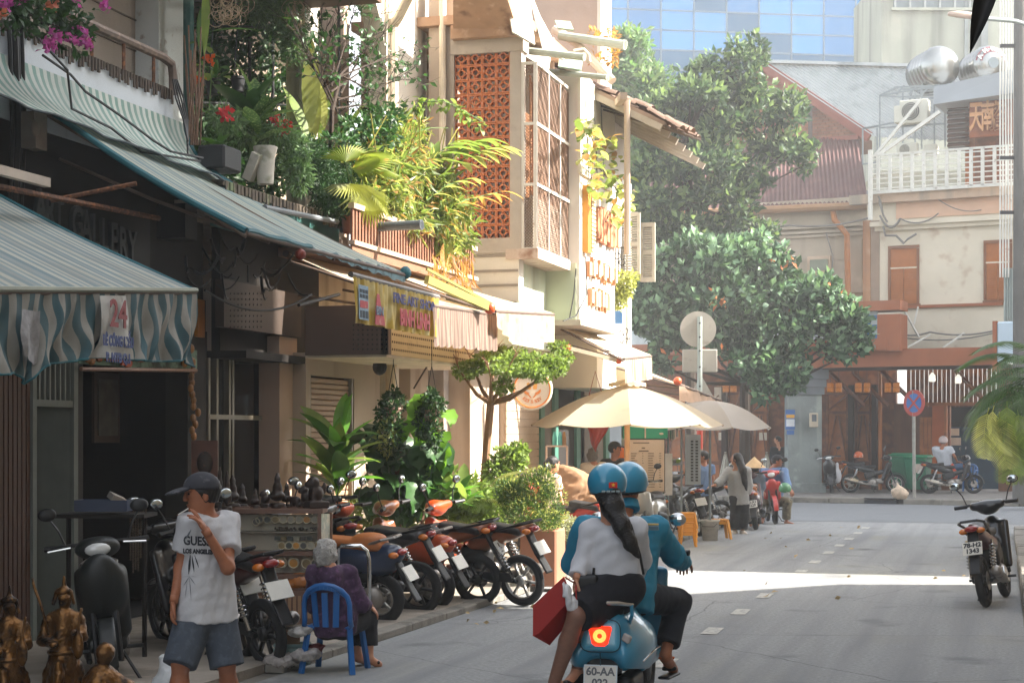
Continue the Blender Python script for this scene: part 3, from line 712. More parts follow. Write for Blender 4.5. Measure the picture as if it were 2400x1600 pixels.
teal=M('teal_paint','23504c',.7,.16,3,.1,20,stain=('5f7a72',.55,3),streak=('264b4a',.6,3))
gate_brown=M('gate_brown','4a2f22',.6,.12,6)
gate_grey=M('gate_grey','666b65',.6,.1,5,stain=('6b7068',.6,6))
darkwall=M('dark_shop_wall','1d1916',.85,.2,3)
darkpanel=M('dark_brown_panel','3d322b',.7,.1,4)
blackm=M('matt_black','121212',.6,.1)
glassd=M('shop_glass','0e1214',.06,.1,spec=.8)
alu=M('dull_aluminium','7b7468',.4,.1,6,metal=.5)
# house A, nearest
A=thing('shophouse','nearest shophouse on the left with striped awnings, folding gates and a dark souvenir shop','building',(-8,14,0))
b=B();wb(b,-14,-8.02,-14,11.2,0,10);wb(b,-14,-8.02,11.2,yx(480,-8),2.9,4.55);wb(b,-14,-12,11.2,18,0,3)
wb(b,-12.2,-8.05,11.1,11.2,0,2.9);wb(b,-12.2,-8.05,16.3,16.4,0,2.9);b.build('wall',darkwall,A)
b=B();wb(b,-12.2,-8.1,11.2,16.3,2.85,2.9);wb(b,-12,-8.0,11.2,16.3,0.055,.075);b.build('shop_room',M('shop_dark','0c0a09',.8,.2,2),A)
b=B();wb(b,-8.16,-8.04,11.2,12.9,0,2.7);b.build('gate_backing',M('gate_backing_brown','2b1d16',.8),A)  # dark brown board behind the gate slats
sl_=B().box((0,0,0),(.05,.05,2.6)).mesh('slat',gate_brown)
for i in range(24):inst('slat',sl_,A,(-7.98,11.25+i*.068,1.36))
ya,yb=yx(68,-8),yx(160,-8)
gz=NX(110,945,-8).z
b=B();b.patch(lambda u,v:Vector((-7.97+.018*(1 if(u*14)%1>.5 else-1),ya+u*(yb-ya),.06+v*(gz-.06))),56,1);pn=b.build('gate_panel',gate_grey,A)
b=B();wb(b,-8.1,-8.03,ya,yb,0,2.7);b.build('gate_backing',darkwall,A)
sl2=B().box((0,0,0),(.03,.022,2.65-gz)).mesh('gate_bar',M('gate_bar_metal','6c7069',.5))
for i in range(8):inst('gate_bar',sl2,A,(-7.98,ya+.03+i*(yb-ya-.05)/7,(2.65+gz)/2))
b=B();wb(b,-8.05,-7.93,ya-.05,ya+.01,0,2.75);wb(b,-8.05,-7.93,yb-.02,yb+.05,0,2.75);wb(b,-8.02,-7.94,ya,yb,gz-.03,gz+.03);b.build('gate_frame',gate_grey,A)
b=B();wb(b,-8.2,-7.98,yb+.05,yx(190,-8),0,2.9);b.build('pillar',M('dark_pillar','2f2c29',.8,.2,4),A);b=B();fx(b,440,482,700,1500,-7.98,.25);b.build('pillar',MATS['dark_pillar'],A)
b=B();fx(b,186,462,806,862,-7.93,.08);hd=b.build('header_board',M('header_green','7f9b86',.7,.25,9,stain=('4a5548',.5,7)),A)
orw=M('orange_letters','b4532a',.6,.15,12)
for wd,px in(('Hang',268),('yeu',312),('Yen',352),('205',392)):
 p=NX(px,828,-7.88);put_text('lettering',wd,.2,orw,hd,p,(0,1,0),(0,0,1),.01,sx=1.5,bold=.012)
stud=B().ell((0,0,0),(.03,.05,.05),n=8,k=6).mesh('stud',M('amber_stud','9b6a35',.4,.3,9))
for i in range(22):inst('stud',stud,hd,NX(200+random.random()*255,812+random.random()*46,-7.9))
for i in range(12):inst('stud',stud,hd,NX(446+random.random()*24,868+i*14,-7.92),(0,0,0),(1,.7,.9))
b=B();b.tube([NX(190,864,-7.9),NX(460,868,-7.9)],.02,6);b.build('bead_strip',M('copper_strip','8a6a5a',.4,.2,30,metal=.3),hd)
b=B();fx(b,464,480,702,790,-7.94,.05);b.build('amber_panel',M('amber_panel','a9691f',.4,.15,6),A)
b=B();fx(b,90,352,478,640,-7.99,.05);gs=b.build('sign_board',M('sign_black','1e1c1b',.6),A)
p0=NX(232,545,-7.95)
gl_=M('gallery_letters','3c3f40',.5,.15,8)
for i,ch in enumerate('ART GALLERY'):
 if ch==' ':continue
 py=470+(i+.5)*9.5+14;px=92+i*21.5
 put_text('sign_letter',ch,.42,gl_,gs,NX(px,py,-7.95),(0,1,0),(0,0,1),.02,sx=.62,bold=.01)
b=B();b.tube([NX(-10,436,-7.2),NX(372,512,-7.2)],.025,6);b.tube([NX(120,470,-7.6),NX(320,430,-6.9)],.02,6);b.build('awning_beam',rust,A)
b=B();b.box(NX(48,412,-7.1),(.06,.75,.07));b.build('lamp_tube',M('lamp_fitting','b3a698',.5),A)
b=B();b.box(NX(80,308,-7.75),(.12,.2,.3));b.ell(NX(82,300,-7.68),(.03,.06,.07));b.box(NX(84,335,-7.7),(.06,.1,.1));b.build('meter_box',M('old_meter','5c5249',.6,.2,9),A)
b=B();fx(b,434,462,480,560,-7.5,.3);b.build('speaker_box',blackm,A)
frm=B();frm.box((0,0,0),(.03,.5,.7));frm=frm.mesh('picture_frame',M('frame_wood_dark','3d3026',.6));
pic=B().box((.02,0,0),(.02,.38,.56)).mesh('picture',M('old_picture','4d4a44',.6,.4,6))
for px,py in((248,955),(395,880),(395,905),(398,975),(385,1030)):
 k=inst('picture_frame',frm,A,NX(px,py,-8.6),(0,0,0),(1,.6 if px>300 else 1,.42 if px>300 else 1));inst('picture',pic,k,(0,0,0),world=False)
b=B();fx(b,20,405,158,260,-8,.12);b=B();wb(b,-8.12,-8,11,yx(405,-8),4.45,5.22);b.build('parapet',parapet_m,A)
b=B();wb(b,-8.14,-7.985,11,yx(405,-8)+.01,5.222,5.262)
for i in range(70):y=11.6+i*.056;wb(b,-7.985,-7.975+.012*random.random(),y,y+.03,5.2-random.random()*.09,5.262)
b.build('coping',M('grimy_coping','4a4038',.9,.25,12),A)
b=B();y1=yx(404,-8.05);b.tube([(-8.05,11,5.58),(-8.05,y1-.2,5.58),(-8.05,y1-.02,5.55),(-8.05,y1+.02,5.42),(-8.05,y1+.02,5.25)],.045,8)
b.build('handrail',M('weathered_pipe','6b5d54',.7,.25,9,stain=('8d7a6e',.55,12)),A)
rp_=B().tube([(0,0,0),(0,0,.33)],.018,6).mesh('rail_post',rust)
for px in(290,360,215,140):inst('rail_post',rp_,A,(-8.05,yx(px,-8.05),5.25))
b=B();wb(b,-9.2,-9,10,yx(440,-9),4.4,12);b.build('upper_wall',render_g,A)
b=B()
for z in(5.95,6.28):wb(b,-9.01,-8.985,10,yx(372,-9),z,z+.015)
b.build('groove',M('groove_dark','5b534c',.9),A)
b=B();wb(b,-9.1,-8.72,yx(372,-8.72),yx(434,-8.72),4.4,12);b.build('pilaster',M('peeling_pilaster','c6cbca',.9,.06,2,.2,10,stain=[('8b8078',.56,1.3),('94887f',.6,9)]),A)
b=B();b.tube([(-8.45,yx(442,-8.45),4.3),(-8.45,yx(442,-8.45),10)],.06,8);b.build('teal_post',teal,A)
b=B();wb(b,-8.3,-8.1,11.3,yx(45,-8.1),3.4,9);b.build('side_pier',M('side_pier','7e7a76',.85,.15,3,streak=('4f4a46',.5,4)),A)
b=B()
for px,r in((22,.02),(33,.035),(41,.018),(50,.02)):
 p=NX(px,60,-7.95);b.tube([p,p+Vector((.02,.02,-.9)),p+Vector((-.02,.0,-1.9)),p+Vector((.05,-.15,-2.6))],r,6)
b.build('cable',cable,A)
# house B: planted terrace over a dark glass shop
Bh=thing('shophouse','second shophouse on the left, dark glass shop under a teal terrace full of plants','building',(-8,17,0))
b=B();wb(b,-14,-9.3,yx(440,-9),23,4.2,12);b.build('back_wall',M('back_wall_brown','7a6a5c',.85,.15,2,streak=('4d4239',.5,2)),Bh)
b=B();wb(b,-9.4,-7.55,15.6,19.2,4.02,4.18);b.build('terrace_floor',render_g,Bh)
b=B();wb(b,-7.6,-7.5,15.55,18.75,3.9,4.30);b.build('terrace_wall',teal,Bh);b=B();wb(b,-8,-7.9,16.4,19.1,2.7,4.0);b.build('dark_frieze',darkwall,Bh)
b=B();wb(b,-7.66,-7.46,15.55,18.77,4.302,4.36)
for i in range(36):y=15.6+i*.088;wb(b,-7.46,-7.45+.01*random.random(),y,y+.06,4.27-.06*random.random(),4.35)
b.build('ledge',M('mossy_ledge','5c5348',.9,.25,8,stain=('6f7a5a',.55,5)),Bh)
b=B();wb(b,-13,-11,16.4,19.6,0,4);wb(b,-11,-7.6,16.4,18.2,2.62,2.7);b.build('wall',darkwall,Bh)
y0_,y1_=yx(484,-8),yx(640,-8)
b=B();wb(b,-8.06,-8.03,y0_,y1_,.06,2.62);b.build('shop_glass',glassd,Bh)
mu=B().box((0,0,0),(.07,.045,2.56)).mesh('mullion',alu)
for px in(484,503,532,540,628,640):inst('mullion',mu,Bh,(-8.0,yx(px,-8),1.34))
b=B();wb(b,-8.02,-7.96,y0_,y1_,1.98,2.03);b.build('transom',alu,Bh)
b=B();fx(b,525,706,672,778,-7.7,.1);pv=b.build('perforated_panel',darkpanel,Bh)
hole=B()
for i in range(9):
 for j in range(7):p=NX(540+i*9,688+j*13,-7.698);hole.lathe([(.011,0),(.011,.006)],p,6,(1,0,0))
tag(hole.build('hole',blackm,pv),kind='stuff')
b=B();fx(b,655,696,790,1340,-7.75,.25);b.build('column',M('beige_column','b39a88',.7,.04,1.5),Bh)
b=B();b.tube([NX(620,486,-7.3),NX(790,520,-7.3)],.03,8);b.build('drain_pipe',M('grey_pvc','70757a',.5),Bh)
b=B();p=NX(800,536,-7.5);q=p+Vector((1.04,-.1,.0));b.tube([p,q],.055,12);b.tube([q,q-(q-p)*.03],.062,12);b.tube([p.lerp(q,.5),p.lerp(q,.52)],.06,12);b.build('drain_spout',M('dark_pvc','50555a',.5,.1,9,stain=('6a6f73',.6,20)),Bh)
# house C: beige, shutter, arch above
b=B();wb(b,-9.3,-7.1,15.5,19.1,6.95,7.02);b.build('terrace_roof',M('rusty_tin','5a4436',.8,.2,3),Bh)
Ch=thing('shophouse','third shophouse, beige with a rolling shutter below and a white arch above','building',(-7.6,20.5,0))
YC=17.97;xs=-7.59;ys0,ys1=yx(728,xs),yx(830,xs)
b=B();wb(b,-12,xs,YC,ys0,0,2.75);wb(b,-12,xs,ys1,yx(890,xs),0,2.75);wb(b,-12,-7.9,yx(890,xs),23.2,0,2.75);wb(b,-12,xs,ys0,ys1,2.5,2.75);b.build('wall',render_b,Ch)
b=B();wb(b,-7.75,-7.70,ys0,ys1,0,2.5);b.build('shutter_back',darkwall,Ch)
sm_=M('shutter_beige','a98c72',.55,.06,6)
sv=bevel(B().box((0,0,0),(.03,ys1-ys0-.02,.058)).build('shutter_slat',sm_,Ch),.012);sv.location=(-7.66,(ys0+ys1)/2,.1)
for i in range(1,38):inst('shutter_slat',sv.data,Ch,(-7.66,(ys0+ys1)/2,.1+i*.0635))
b=B();wb(b,-7.7,-7.6,ys1-.05,ys1-.01,.06,2.5);wb(b,-7.7,-7.6,ys0,ys0+.04,.06,2.5);b.build('guide_rail',alu,Ch)
b=B();fy(b,715,910,718,830,YC-.02,.1);fbx=b.build('fascia_front',M('fascia_brown','5c4a40',.7,.06,3),Ch)
hole=B()
for i in range(8):
 for j in range(6):
  p=NY(829+i*11,762+j*11.2,YC-.021);hole.lathe([(.011,0),(.011,.006)],p,6,(0,-1,0))
tag(hole.build('hole',blackm,fbx),kind='stuff')
b=B();z0=NY(910,830,YC).z;z1=NY(910,715,YC).z;xr=NY(910,800,YC).x
wb(b,xr-.08,xr,YC-.02,21.2,z0,z1);fsd=b.build('fascia_side',M('fascia_cream','bfa980',.7,.06,3,stain=('a58f6c',.6,3)),Ch)
hole=B()
for i in range(42):
 for j in range(6):wb(hole,xr,xr+.004,YC+.12+i*.072,YC+.15+i*.072,z0+.05+j*.085,z0+.075+j*.085)
tag(hole.build('hole',M('hole_brown','4f3f2c',.8),fsd),kind='stuff')
b=B();wb(b,-7.6,xr-.02,YC,21.2,z0-.03,z0+.02);wb(b,-7.9,-6.9,21.2,23.0,z0+.02,z0+.12);b.build('canopy_soffit',M('soffit_cream','d6c9b4',.8),Ch)
b=B();p=NX(890,860,-7.3);b.ell(p,(.09,.09,.1));b.tube([p,p+Vector((0,.1,.25))],.03,6);b.build('camera_dome',blackm,Ch)
b=B();p=NX(915,850,-7.3);b.lathe([(.12,.2),(.1,0),(.08,-.05)],p,12);b.lathe([(.07,-.04),(.06,-.35)],p,10);b.build('wall_lantern',M('lantern_cream','cdb594',.6),Ch)
for px0,px1,mt in((905,935,render_w),(962,1003,render_b),(1040,1062,M('grey_pilaster2','a49a92',.8)),(1090,1112,render_b),(1128,1146,M('brown_jamb','8a5a3a',.7))):
 b=B();fx(b,px0,px1,850,1300,-7.62,.3);b.build('pilaster',mt,Ch)
for px0,px1 in((936,960),(1008,1036),(1064,1086),(1114,1126)):
 b=B();fx(b,px0,px1,880,1240,-7.84,.04);k=b.build('window',M('window_dim','5b5047',.3,.2,3),Ch)
 b=B();fx(b,px0,px1,1000,1006,-7.8,.05);fx(b,px0,px1,1100,1106,-7.8,.05);b.build('bar',alu,k)
b=B()
for px0,px1,py0,py1 in((770,812,1010,940),(1010,1040,895,870)):b.tube([NX(px0+200,py0-100,-7.3),NX(px1+200,py1-100,-7.0)],.012,5)
b.build('stay_rod',M('thin_rod','4a3d33',.6),Ch)
ya0,ya1=yx(716,-8),23.4;za0,za1=2.75,12
yc,rad,zspr=(yx(745,-8)+yx(905,-8))/2,(yx(905,-8)-yx(745,-8))/2,NX(825,130,-8).z
b=B();n=16;inner=[(yc-rad,4.1)]+[(yc-rad*math.cos(math.pi*i/n),zspr+rad*math.sin(math.pi*i/n))for i in range(n+1)]+[(yc+rad,4.1)]
outer=[(ya0,4.1)]+[(ya0+(ya1-ya0)*0 if i<n/4 else(ya1 if i>3*n/4 else ya0+(ya1-ya0)*(i-n/4)/(n/2)),za1 if n/4<=i<=3*n/4 else 4.1+(za1-4.1)*(i/(n/4)if i<n/4 else(n-i)/(n/4)))for i in range(n+1)]+[(ya1,4.1)]
for X_ in(-8.0,-8.25):
 vs=[(X_,*p)for p in inner]+[(X_,*p)for p in outer];k=len(inner);b.add(vs,[(i,i+1,k+i+1,k+i)if X_==-8.0 else(k+i,k+i+1,i+1,i)for i in range(k-1)])
k=len(inner);b.add([(-8.0,*p)for p in inner]+[(-8.25,*p)for p in inner],[(i,k+i,k+i+1,i+1)for i in range(k-1)])
wb(b,-8.25,-8,ya0,ya1,2.75,4.1);b.build('arch_wall',render_w,Ch)
b=B();wb(b,-12,-9.2,19,23.4,2.75,12);b.build('inner_wall',render_b,Ch)
b=B()
for px in(906,912,918):p=NX(px,300,-7.94);b.tube([(p.x,p.y,4.1),(p.x,p.y,9)],.022,6)
b.tube([NX(922,60,-7.9),NX(935,40,-7.8),NX(960,-10,-7.6)],.07,8);p=NX(922,60,-7.9);b.tube([p,(p.x,p.y,4.2)],.07,8)
b.build('downpipe',M('cream_pipe','c9bba6',.6),Ch)
b=B();wb(b,-8,-7.0,17.9,22.6,3.84,3.94);bal=b.build('balcony_floor',M('balcony_wood','7a5a45',.8,.15,4),Ch)
slb=B().box((0,0,0),(.03,.05,.42)).mesh('baluster',M('baluster_red','7c5440',.7,.2,8))
for i in range(46):inst('baluster',slb,bal,(-7.02,17.95+i*.1,4.16))
b=B();wb(b,-7.05,-6.98,17.9,22.6,4.36,4.42);wb(b,-7.05,-6.97,17.9,22.6,3.95,4.0);b.build('rail',M('rail_pale','b09a86',.7,.1,4),bal)
b=B();fx(b,925,1010,290,300,-7.92,.1);b.build('ledge',M('dark_ledge','6a5648',.8),Ch)
# house D: terracotta screen and wire cage
Dh=thing('shophouse','fourth shophouse with a terracotta block screen and a wire mesh cage over the street','building',(-6.6,24.5,0))
YD=23.06
b=B();fy(b,1005,1030,-40,830,YD+.02,.3);fy(b,1046,1064,-40,590,YD+.03,.3);b.build('side_pilaster',render_b,Dh)
b=B();p=NY(1037,300,YD-.06);b.tube([(p.x,p.y,3),(p.x,p.y,9.5)],.05,10);b.build('downpipe',M('cream_pipe','c9bba6'),Dh)
conc=M('pale_concrete','a59a8e',.85,.08,2,.2,16,streak=('7b6f64',.58,2.5),stain=('8d8278',.6,3))
b=B();fy(b,1056,1226,80,118,YD-.05,.3);fy(b,1195,1222,118,590,YD-.03,.22);fy(b,1056,1064,118,565,YD-.03,.2);fy(b,1064,1195,561,592,YD-.03,.25);b.build('screen_frame',conc,Dh)
terra=M('terracotta','b86d43',.8,.12,5,.2,30,stain=('97532f',.58,5))
bw=(NY(1195,300,YD).x-NY(1064,300,YD).x)/4;zt_,zb_=NY(1130,118,YD).z,NY(1130,561,YD).z;bh=(zt_-zb_)/13
def block(w_,h_,dp):
 b=B();fr=.016
 for c_,s_ in(((0,0,h_/2-fr/2),(w_,dp,fr)),((0,0,-h_/2+fr/2),(w_,dp,fr)),((w_/2-fr/2,0,0),(fr,dp,h_-2*fr)),((-w_/2+fr/2,0,0),(fr,dp,h_-2*fr))):b.box(c_,s_)
 def strip(pts,th):
  for i in range(len(pts)-1):b.bar((pts[i][0],0,pts[i][1]),(pts[i+1][0],0,pts[i+1][1]),dp if False else th,dp)if False else b.add([(pts[i][0],-dp/2,pts[i][1]),(pts[i+1][0],-dp/2,pts[i+1][1]),(pts[i+1][0],dp/2,pts[i+1][1]),(pts[i][0],dp/2,pts[i][1]),(pts[i][2],-dp/2,pts[i][3]),(pts[i+1][2],-dp/2,pts[i+1][3]),(pts[i+1][2],dp/2,pts[i+1][3]),(pts[i][2],dp/2,pts[i][3])],[(0,1,2,3),(7,6,5,4),(0,4,5,1),(3,2,6,7)])
 ri,ro=w_*.19,w_*.26
 strip([(ro*math.cos(a),ro*math.sin(a),ri*math.cos(a),ri*math.sin(a))for a in np.linspace(0,2*math.pi,13)],0)
 for sx in(-1,1):
  for sz in(-1,1):
   cx,cz=sx*w_/2,sz*h_/2;r1,r2=w_*.5,w_*.44
   strip([(cx-sx*r1*math.cos(a),cz-sz*r1*math.sin(a),cx-sx*r2*math.cos(a),cz-sz*r2*math.sin(a))for a in np.linspace(0,math.pi/2,6)],0)
 return b.mesh('terracotta_block',terra)
blk=block(bw-.006,bh-.006,.09)
for i in range(4):
 for j in range(13):inst('terracotta_block',blk,Dh,(NY(1064,300,YD).x+(i+.5)*bw,YD+.06,zb_+(j+.5)*bh))
b=B();wb(b,-9,-8.9,YD+.3,29,3.2,8);wb(b,-9,-6.7,YD+2.6,YD+2.7,4.5,8);wb(b,-9,-6.3,YD+.25,29,4.3,4.4);b.build('room_wall',M('room_plaster','9a8474',.85,.12,2),Dh)
b=B();wb(b,-9,-6.45,YD-.1,26.0,7.62,7.75);fy(b,1056,1226,60,80,YD-.2,.4)
b.build('roof_slab',M('rough_soffit','a08066',.9,.2,2.5,.4,12,stain=[('6b4f3d',.55,2.5),('c2a68e',.58,4)]),Dh)
b=B();p0,p1=NY(1062,78,YD-.1),NY(1215,78,YD-.1);q0,q1=NY(1062,-30,YD-1.1),NY(1180,-30,YD-1.1);b.poly([p0,p1,q1,q0],.12);b.build('sloping_soffit',MATS['rough_soffit'],Dh)
b=B();fy(b,1080,1216,590,705,YD-.01,.25);b.build('panel_wall',render_w,Dh)
b=B()
for y_ in(598,634,668):fy(b,1080,1214,y_,y_+2.5,YD-.02,.02)
b.build('groove',M('groove_grey','8d8378',.9),Dh)
b=B();wb(b,-7,-6.62,YD,25.3,3.1,4.4);b.build('side_wall',M('pale_green_render','b6bca4',.85,.08,1.5,streak=('8c8a74',.55,2),stain=('cfcbb6',.55,1.4)),Dh)
b=B();wb(b,-9,-7.3,YD+.2,25.4,0,3.1);b.build('ground_wall',render_b,Dh)
XC=-6.27;yc0,yc1=YD,yx(1361,XC);cz0,cz1=NX(1275,590,XC).z,NX(1275,163,XC).z
b=B();wb(b,-6.7,XC+.04,yc0-.04,yc1+.05,cz0-.14,cz0);b.build('cage_floor',M('cage_floor','b8a596',.85,.1,3,stain=('8f6f5c',.55,4)),Dh)
wm_=M('cage_frame','c8c2b8',.6,.08,5,stain=('9a7a64',.62,8))
b=B();xl=NY(1221,300,YD).x
zz=[cz0,NX(1275,442,XC).z,NX(1275,302,XC).z,cz1]
for z in zz:wb(b,xl,XC,yc0-.02,yc0+.02,z-.02,z+.02)
for x in(xl,XC-.03):wb(b,x,x+.05,yc0-.025,yc0+.025,cz0,cz1)
for i in range(5):y=yc0+(yc1-yc0)*i/4;wb(b,XC-.02,XC+.02,y-.018,y+.018,cz0,cz1-.02*i)
for z in zz:wb(b,XC-.02,XC+.022,yc0,yc1,z-.022,z+.022)
cg=b.build('cage_frame',wm_,Dh)
wire=M('rusty_wire','7d6555',.7,.15,20)
def mesh_wire(name,P,U,V,n,m_,r,par):
 b=B();P,U,V=map(Vector,(P,U,V));st=U.length/n;k=int(V.length/st)
 for s_ in(1,-1):
  for i in range(-k,n+k+1):
   a0,v0=i*st,0.;pts=[]
   for(u,v)in((i*st,0),(i*st+s_*V.length,V.length)):pts.append((u,v))
   (ua,va),(ub,vb)=pts;L0=U.length
   def clip(ua,va,ub,vb):
    t0,t1=0.,1.;du=ub-ua
    for lo_,sg_ in((0,1),(L0,-1)):
     da=sg_*(ua-lo_);dd=sg_*du
     if abs(dd)<1e-9:
      if da<0:return None
     else:
      t=-da/dd
      if dd>0:t0=max(t0,t)
      else:t1=min(t1,t)
    return(t0,t1)if t1-t0>1e-3 else None
   c_=clip(ua,va,ub,vb)
   if c_:
    f_=lambda t:P+U.normalized()*(ua+(ub-ua)*t)+V.normalized()*(va+(vb-va)*t)
    b.tube([f_(c_[0]),f_(c_[1])],r,3,False)
 return tag(b.build(name,m_,par),kind='stuff')
mesh_wire('wire_mesh',(xl,yc0,cz0),(XC-xl,0,0),(0,0,cz1-cz0),5,wire,.005,cg)
mesh_wire('wire_mesh',(XC,yc0,cz0),(0,yc1-yc0,0),(0,0,cz1-cz0-.05),40,wire,.0062,cg)
b=B();wb(b,XC-.1,XC-.05,yc0+.03,yc1,cz0,cz0+.75);wb(b,xl+.02,XC-.1,yc0+.05,yc0+.09,cz0,cz0+.7);b.build('lower_board',M('cage_board','c6bcae',.8,.08,4,streak=('a08c7a',.5,5)),Dh)
b=B();wb(b,-6.55,-6.5,YD+.3,YD+2.2,5.2,6.4);b.tube([(-6.45,YD+.5,5),(-6.5,YD+.7,6.9)],.03,6);b.tube([(-6.4,YD+.25,4.4),(-6.42,YD+.25,6.9)],.02,6);b.build('clutter_board',M('clutter_orange','9c6a44',.8,.3,4),Dh)
# house E: white sign wall, wooden pieces
Eh=thing('shophouse','fifth shophouse with a white sign wall carrying upright timber pieces under a tiled eave','building',(-6.1,27,0))
XE=-6.1;ye0,ye1=yx(1362,XE),yx(1441,XE)
b=B();wb(b,-9,XE,ye0-.1,ye1,3.55,7.3);wb(b,-9,XE-.3,ye1,29.85,2.6,7.2);wb(b,-9,-7.3,25.4,29.8,0,3.6);b.build('wall',M('bright_white_wall','d9d4ca',.8,.05,1.5,streak=('a99c8c',.66,3)),Eh)
b=B();wb(b,-9,XE-.05,ye0-.13,ye0-.1,3.55,4.4);b.build('green_return',MATS['pale_green_render'],Eh)
b=B();wb(b,-7.2,XE+.03,ye0-.15,ye1+.05,3.47,3.55);b.build('base_slab',conc,Eh)
yellow=M('ochre_timber','c08432',.7,.1,5);pinkw=M('salmon_timber','b97a58',.75,.16,6)
yf0,yf1=yx(1364,XE),yx(1392,XE)
b=B();wb(b,XE,XE+.09,yf0+.02,yf0+.22,NX(1368,592,XE).z,NX(1368,436,XE).z);b.build('ochre_board',yellow,Eh)
den=B().box((0,0,0),(.08,.28,.045)).mesh('dentil',M('dentil_cream','c9b48e',.7))
for i in range(16):inst('dentil',den,Eh,(XE+.05,yf0+.42,NX(1380,588,XE).z+i*.064))
def uprights(n,px0,px1,py0,py1,mat,w_,drop=0.,jit=.03,th=.07):
 me=B().box((0,0,0),(th,w_,1)).mesh('upright',mat)
 for i in range(n):
  u=(i+.5)/n;px=px0+(px1-px0)*u;zt_,zb_=NX(px,py0+drop*u,XE).z+random.uniform(-jit,jit),NX(px,py1+drop*u,XE).z+random.uniform(-jit,jit)
  inst('upright',me,Eh,(XE+th/2+.004+.012*(i%2),yx(px,XE),(zt_+zb_)/2),(random.uniform(-.02,.02),0,0),(1,1,zt_-zb_))
uprights(12,1391,1440,484,562,pinkw,.13,20,.04)
palew=M('pale_timber','c9bda6',.7,.08,5);tip=M('brown_timber_tip','a5714a',.7,.15,5)
uprights(10,1372,1437,612,640,palew,.1,22,.03);uprights(10,1371,1436,606,648,tip,.05,22,.05,.05)
uprights(6,1376,1423,678,712,palew,.1,14,.03);uprights(7,1374,1423,674,718,tip,.05,14,.05,.05)
b=B();fx(b,1361,1441,205,430,XE+.04,.05);b.build('upper_board',M('upper_board','cdc7b4',.7,.06,2,streak=('a69c86',.6,3)),Eh)
b=B()
for px in(1372,1392,1408):b.tube([NX(px,235,XE+.06),NX(px+8,420,XE+.08)],.008,4)
b.tube([NX(1372,600,XE+.1),NX(1375,690,XE+.1),NX(1350,740,XE+.2),NX(1320,752,XE+.3)],.01,4)
b.tube([NX(1350,630,XE),NX(1345,690,XE+.1),NX(1335,745,XE+.2)],.01,4);b.build('wire',cable,Eh)
slat_s=M('louver_paint','a9a296',.7,.08,4,stain=('8f7f6e',.6,5))
for k,(px0,px1,py0,py1,y_)in enumerate(((1452,1500,498,646,29.3),(1500,1535,522,660,29.45))):
 b=B();w3=7
 for xa,xb,yq0,yq1 in((px0,px0+w3,py0,py1),(px1-w3,px1,py0,py1),(px0+w3,px1-w3,py0,py0+9),(px0+w3,px1-w3,py1-9,py1),(px0+w3,px1-w3,(py0+py1)/2-4,(py0+py1)/2+4)):fy(b,xa,xb,yq0,yq1,y_,.05)
 sh=b.build('shutter',slat_s,Eh)
 p,q=NY(px0+w3,py0,y_),NY(px1-w3,py1,y_);sl3=B().box((0,0,0),(q.x-p.x,.045,.015)).mesh('slat',slat_s)
 for i in range(22):inst('slat',sl3,sh,((p.x+q.x)/2,y_+.03,p.z-.1-i*(p.z-q.z-.18)/21),(R(35),0,0))
b=B();p=NY(1472,500,29.6);wb(b,p.x-.12,p.x,29.6,29.9,0,6.3);p=NY(1440,500,28.2);b.build('end_pillar',M('end_pillar','b9b6ae',.8,.08,2,streak=('8d8a84',.55,3)),Eh)
iro=M('wrought_iron','3a3733',.6);b=B();P0=lambda px,py:NY(px,py,28.6)
for px in(1442,1449,1456,1463):b.tube([P0(px,580),P0(px,690)],.012,5)
for py in(580,640,690):b.tube([P0(1440,py),P0(1468,py)],.015,5)
for px,py in((1448,600),(1458,615),(1450,660)):b.torus(P0(px,py),.05,.01,(0,1,0),12,4)
b.build('window_grille',iro,Eh)
b=B();fy(b,1438,1458,728,758,28.5,.04);b.build('street_plate',M('street_blue','3c6a9c',.5),Eh)
b=B();
for i in range(9):a=i*.7;b.torus(NY(1462+8*math.sin(i*2.1),775+i*7,28.7),.07+.03*math.sin(a),.008,(math.sin(a),1,.4*math.cos(a)),12,4)
b.build('coiled_cable',cable,Eh)
yr=25.8
def rf(x):return 7.42-(x+6.5)*.52
tilem=M('old_roof_tile','6a564a',.9,.3,4,.3,20,stain=('8a7364',.55,6),island=.0)
b=B();b.poly([(-8.6,yr,rf(-8.6)),(-4.95,yr,rf(-4.95)),(-5.6,30,rf(-5.6)),(-8.6,30,rf(-8.6))],.06);b.build('roof_deck',M('roof_deck','8d7868',.9,.2,3),Eh)
tl=B();tl.add([(x,.13*math.cos(a),.07*math.sin(a))for x in(-.16,.16)for a in np.linspace(0,math.pi,7)],[(i,i+1,8+i,7+i)for i in range(6)]);tl=tl.mesh('roof_tile',tilem,True)
for j in range(7):
 for i in range(14):
  x=-4.82-i*.26
  if j>4 and i<2:continue
  inst('roof_tile',tl,Eh,(x+random.uniform(-.04,.04),yr+.1+j*.27+random.uniform(-.02,.02),rf(x)+.05+random.uniform(-.015,.03)),(0,math.atan(.52)+random.uniform(-.12,.12),random.uniform(-.15,.15)))
raf=B().box((0,0,0),(3.9,.07,.1)).mesh('rafter',M('rafter_grey','a39888',.8,.1,5))
for j in range(7):inst('rafter',raf,Eh,(-6.75,yr+.02+j*.65,rf(-6.75)-.12),(0,math.atan(.52),0))
b=B()
for k in range(5):b.tube([(-6.6,yr+.02+k*.13,rf(-6.6)-.12-.05*k),(-4.9+.1*k,yr+.05+k*.12,rf(-4.9)-.06-.03*k)],.018,5)
b.build('lath',M('lath_dark','5d5148',.8),Eh)
shw=M('white_sheet','c5c2b6',.6,.08,2,stain=('9a9488',.6,3));shg=M('green_sheet','8fa08c',.6,.1,3)
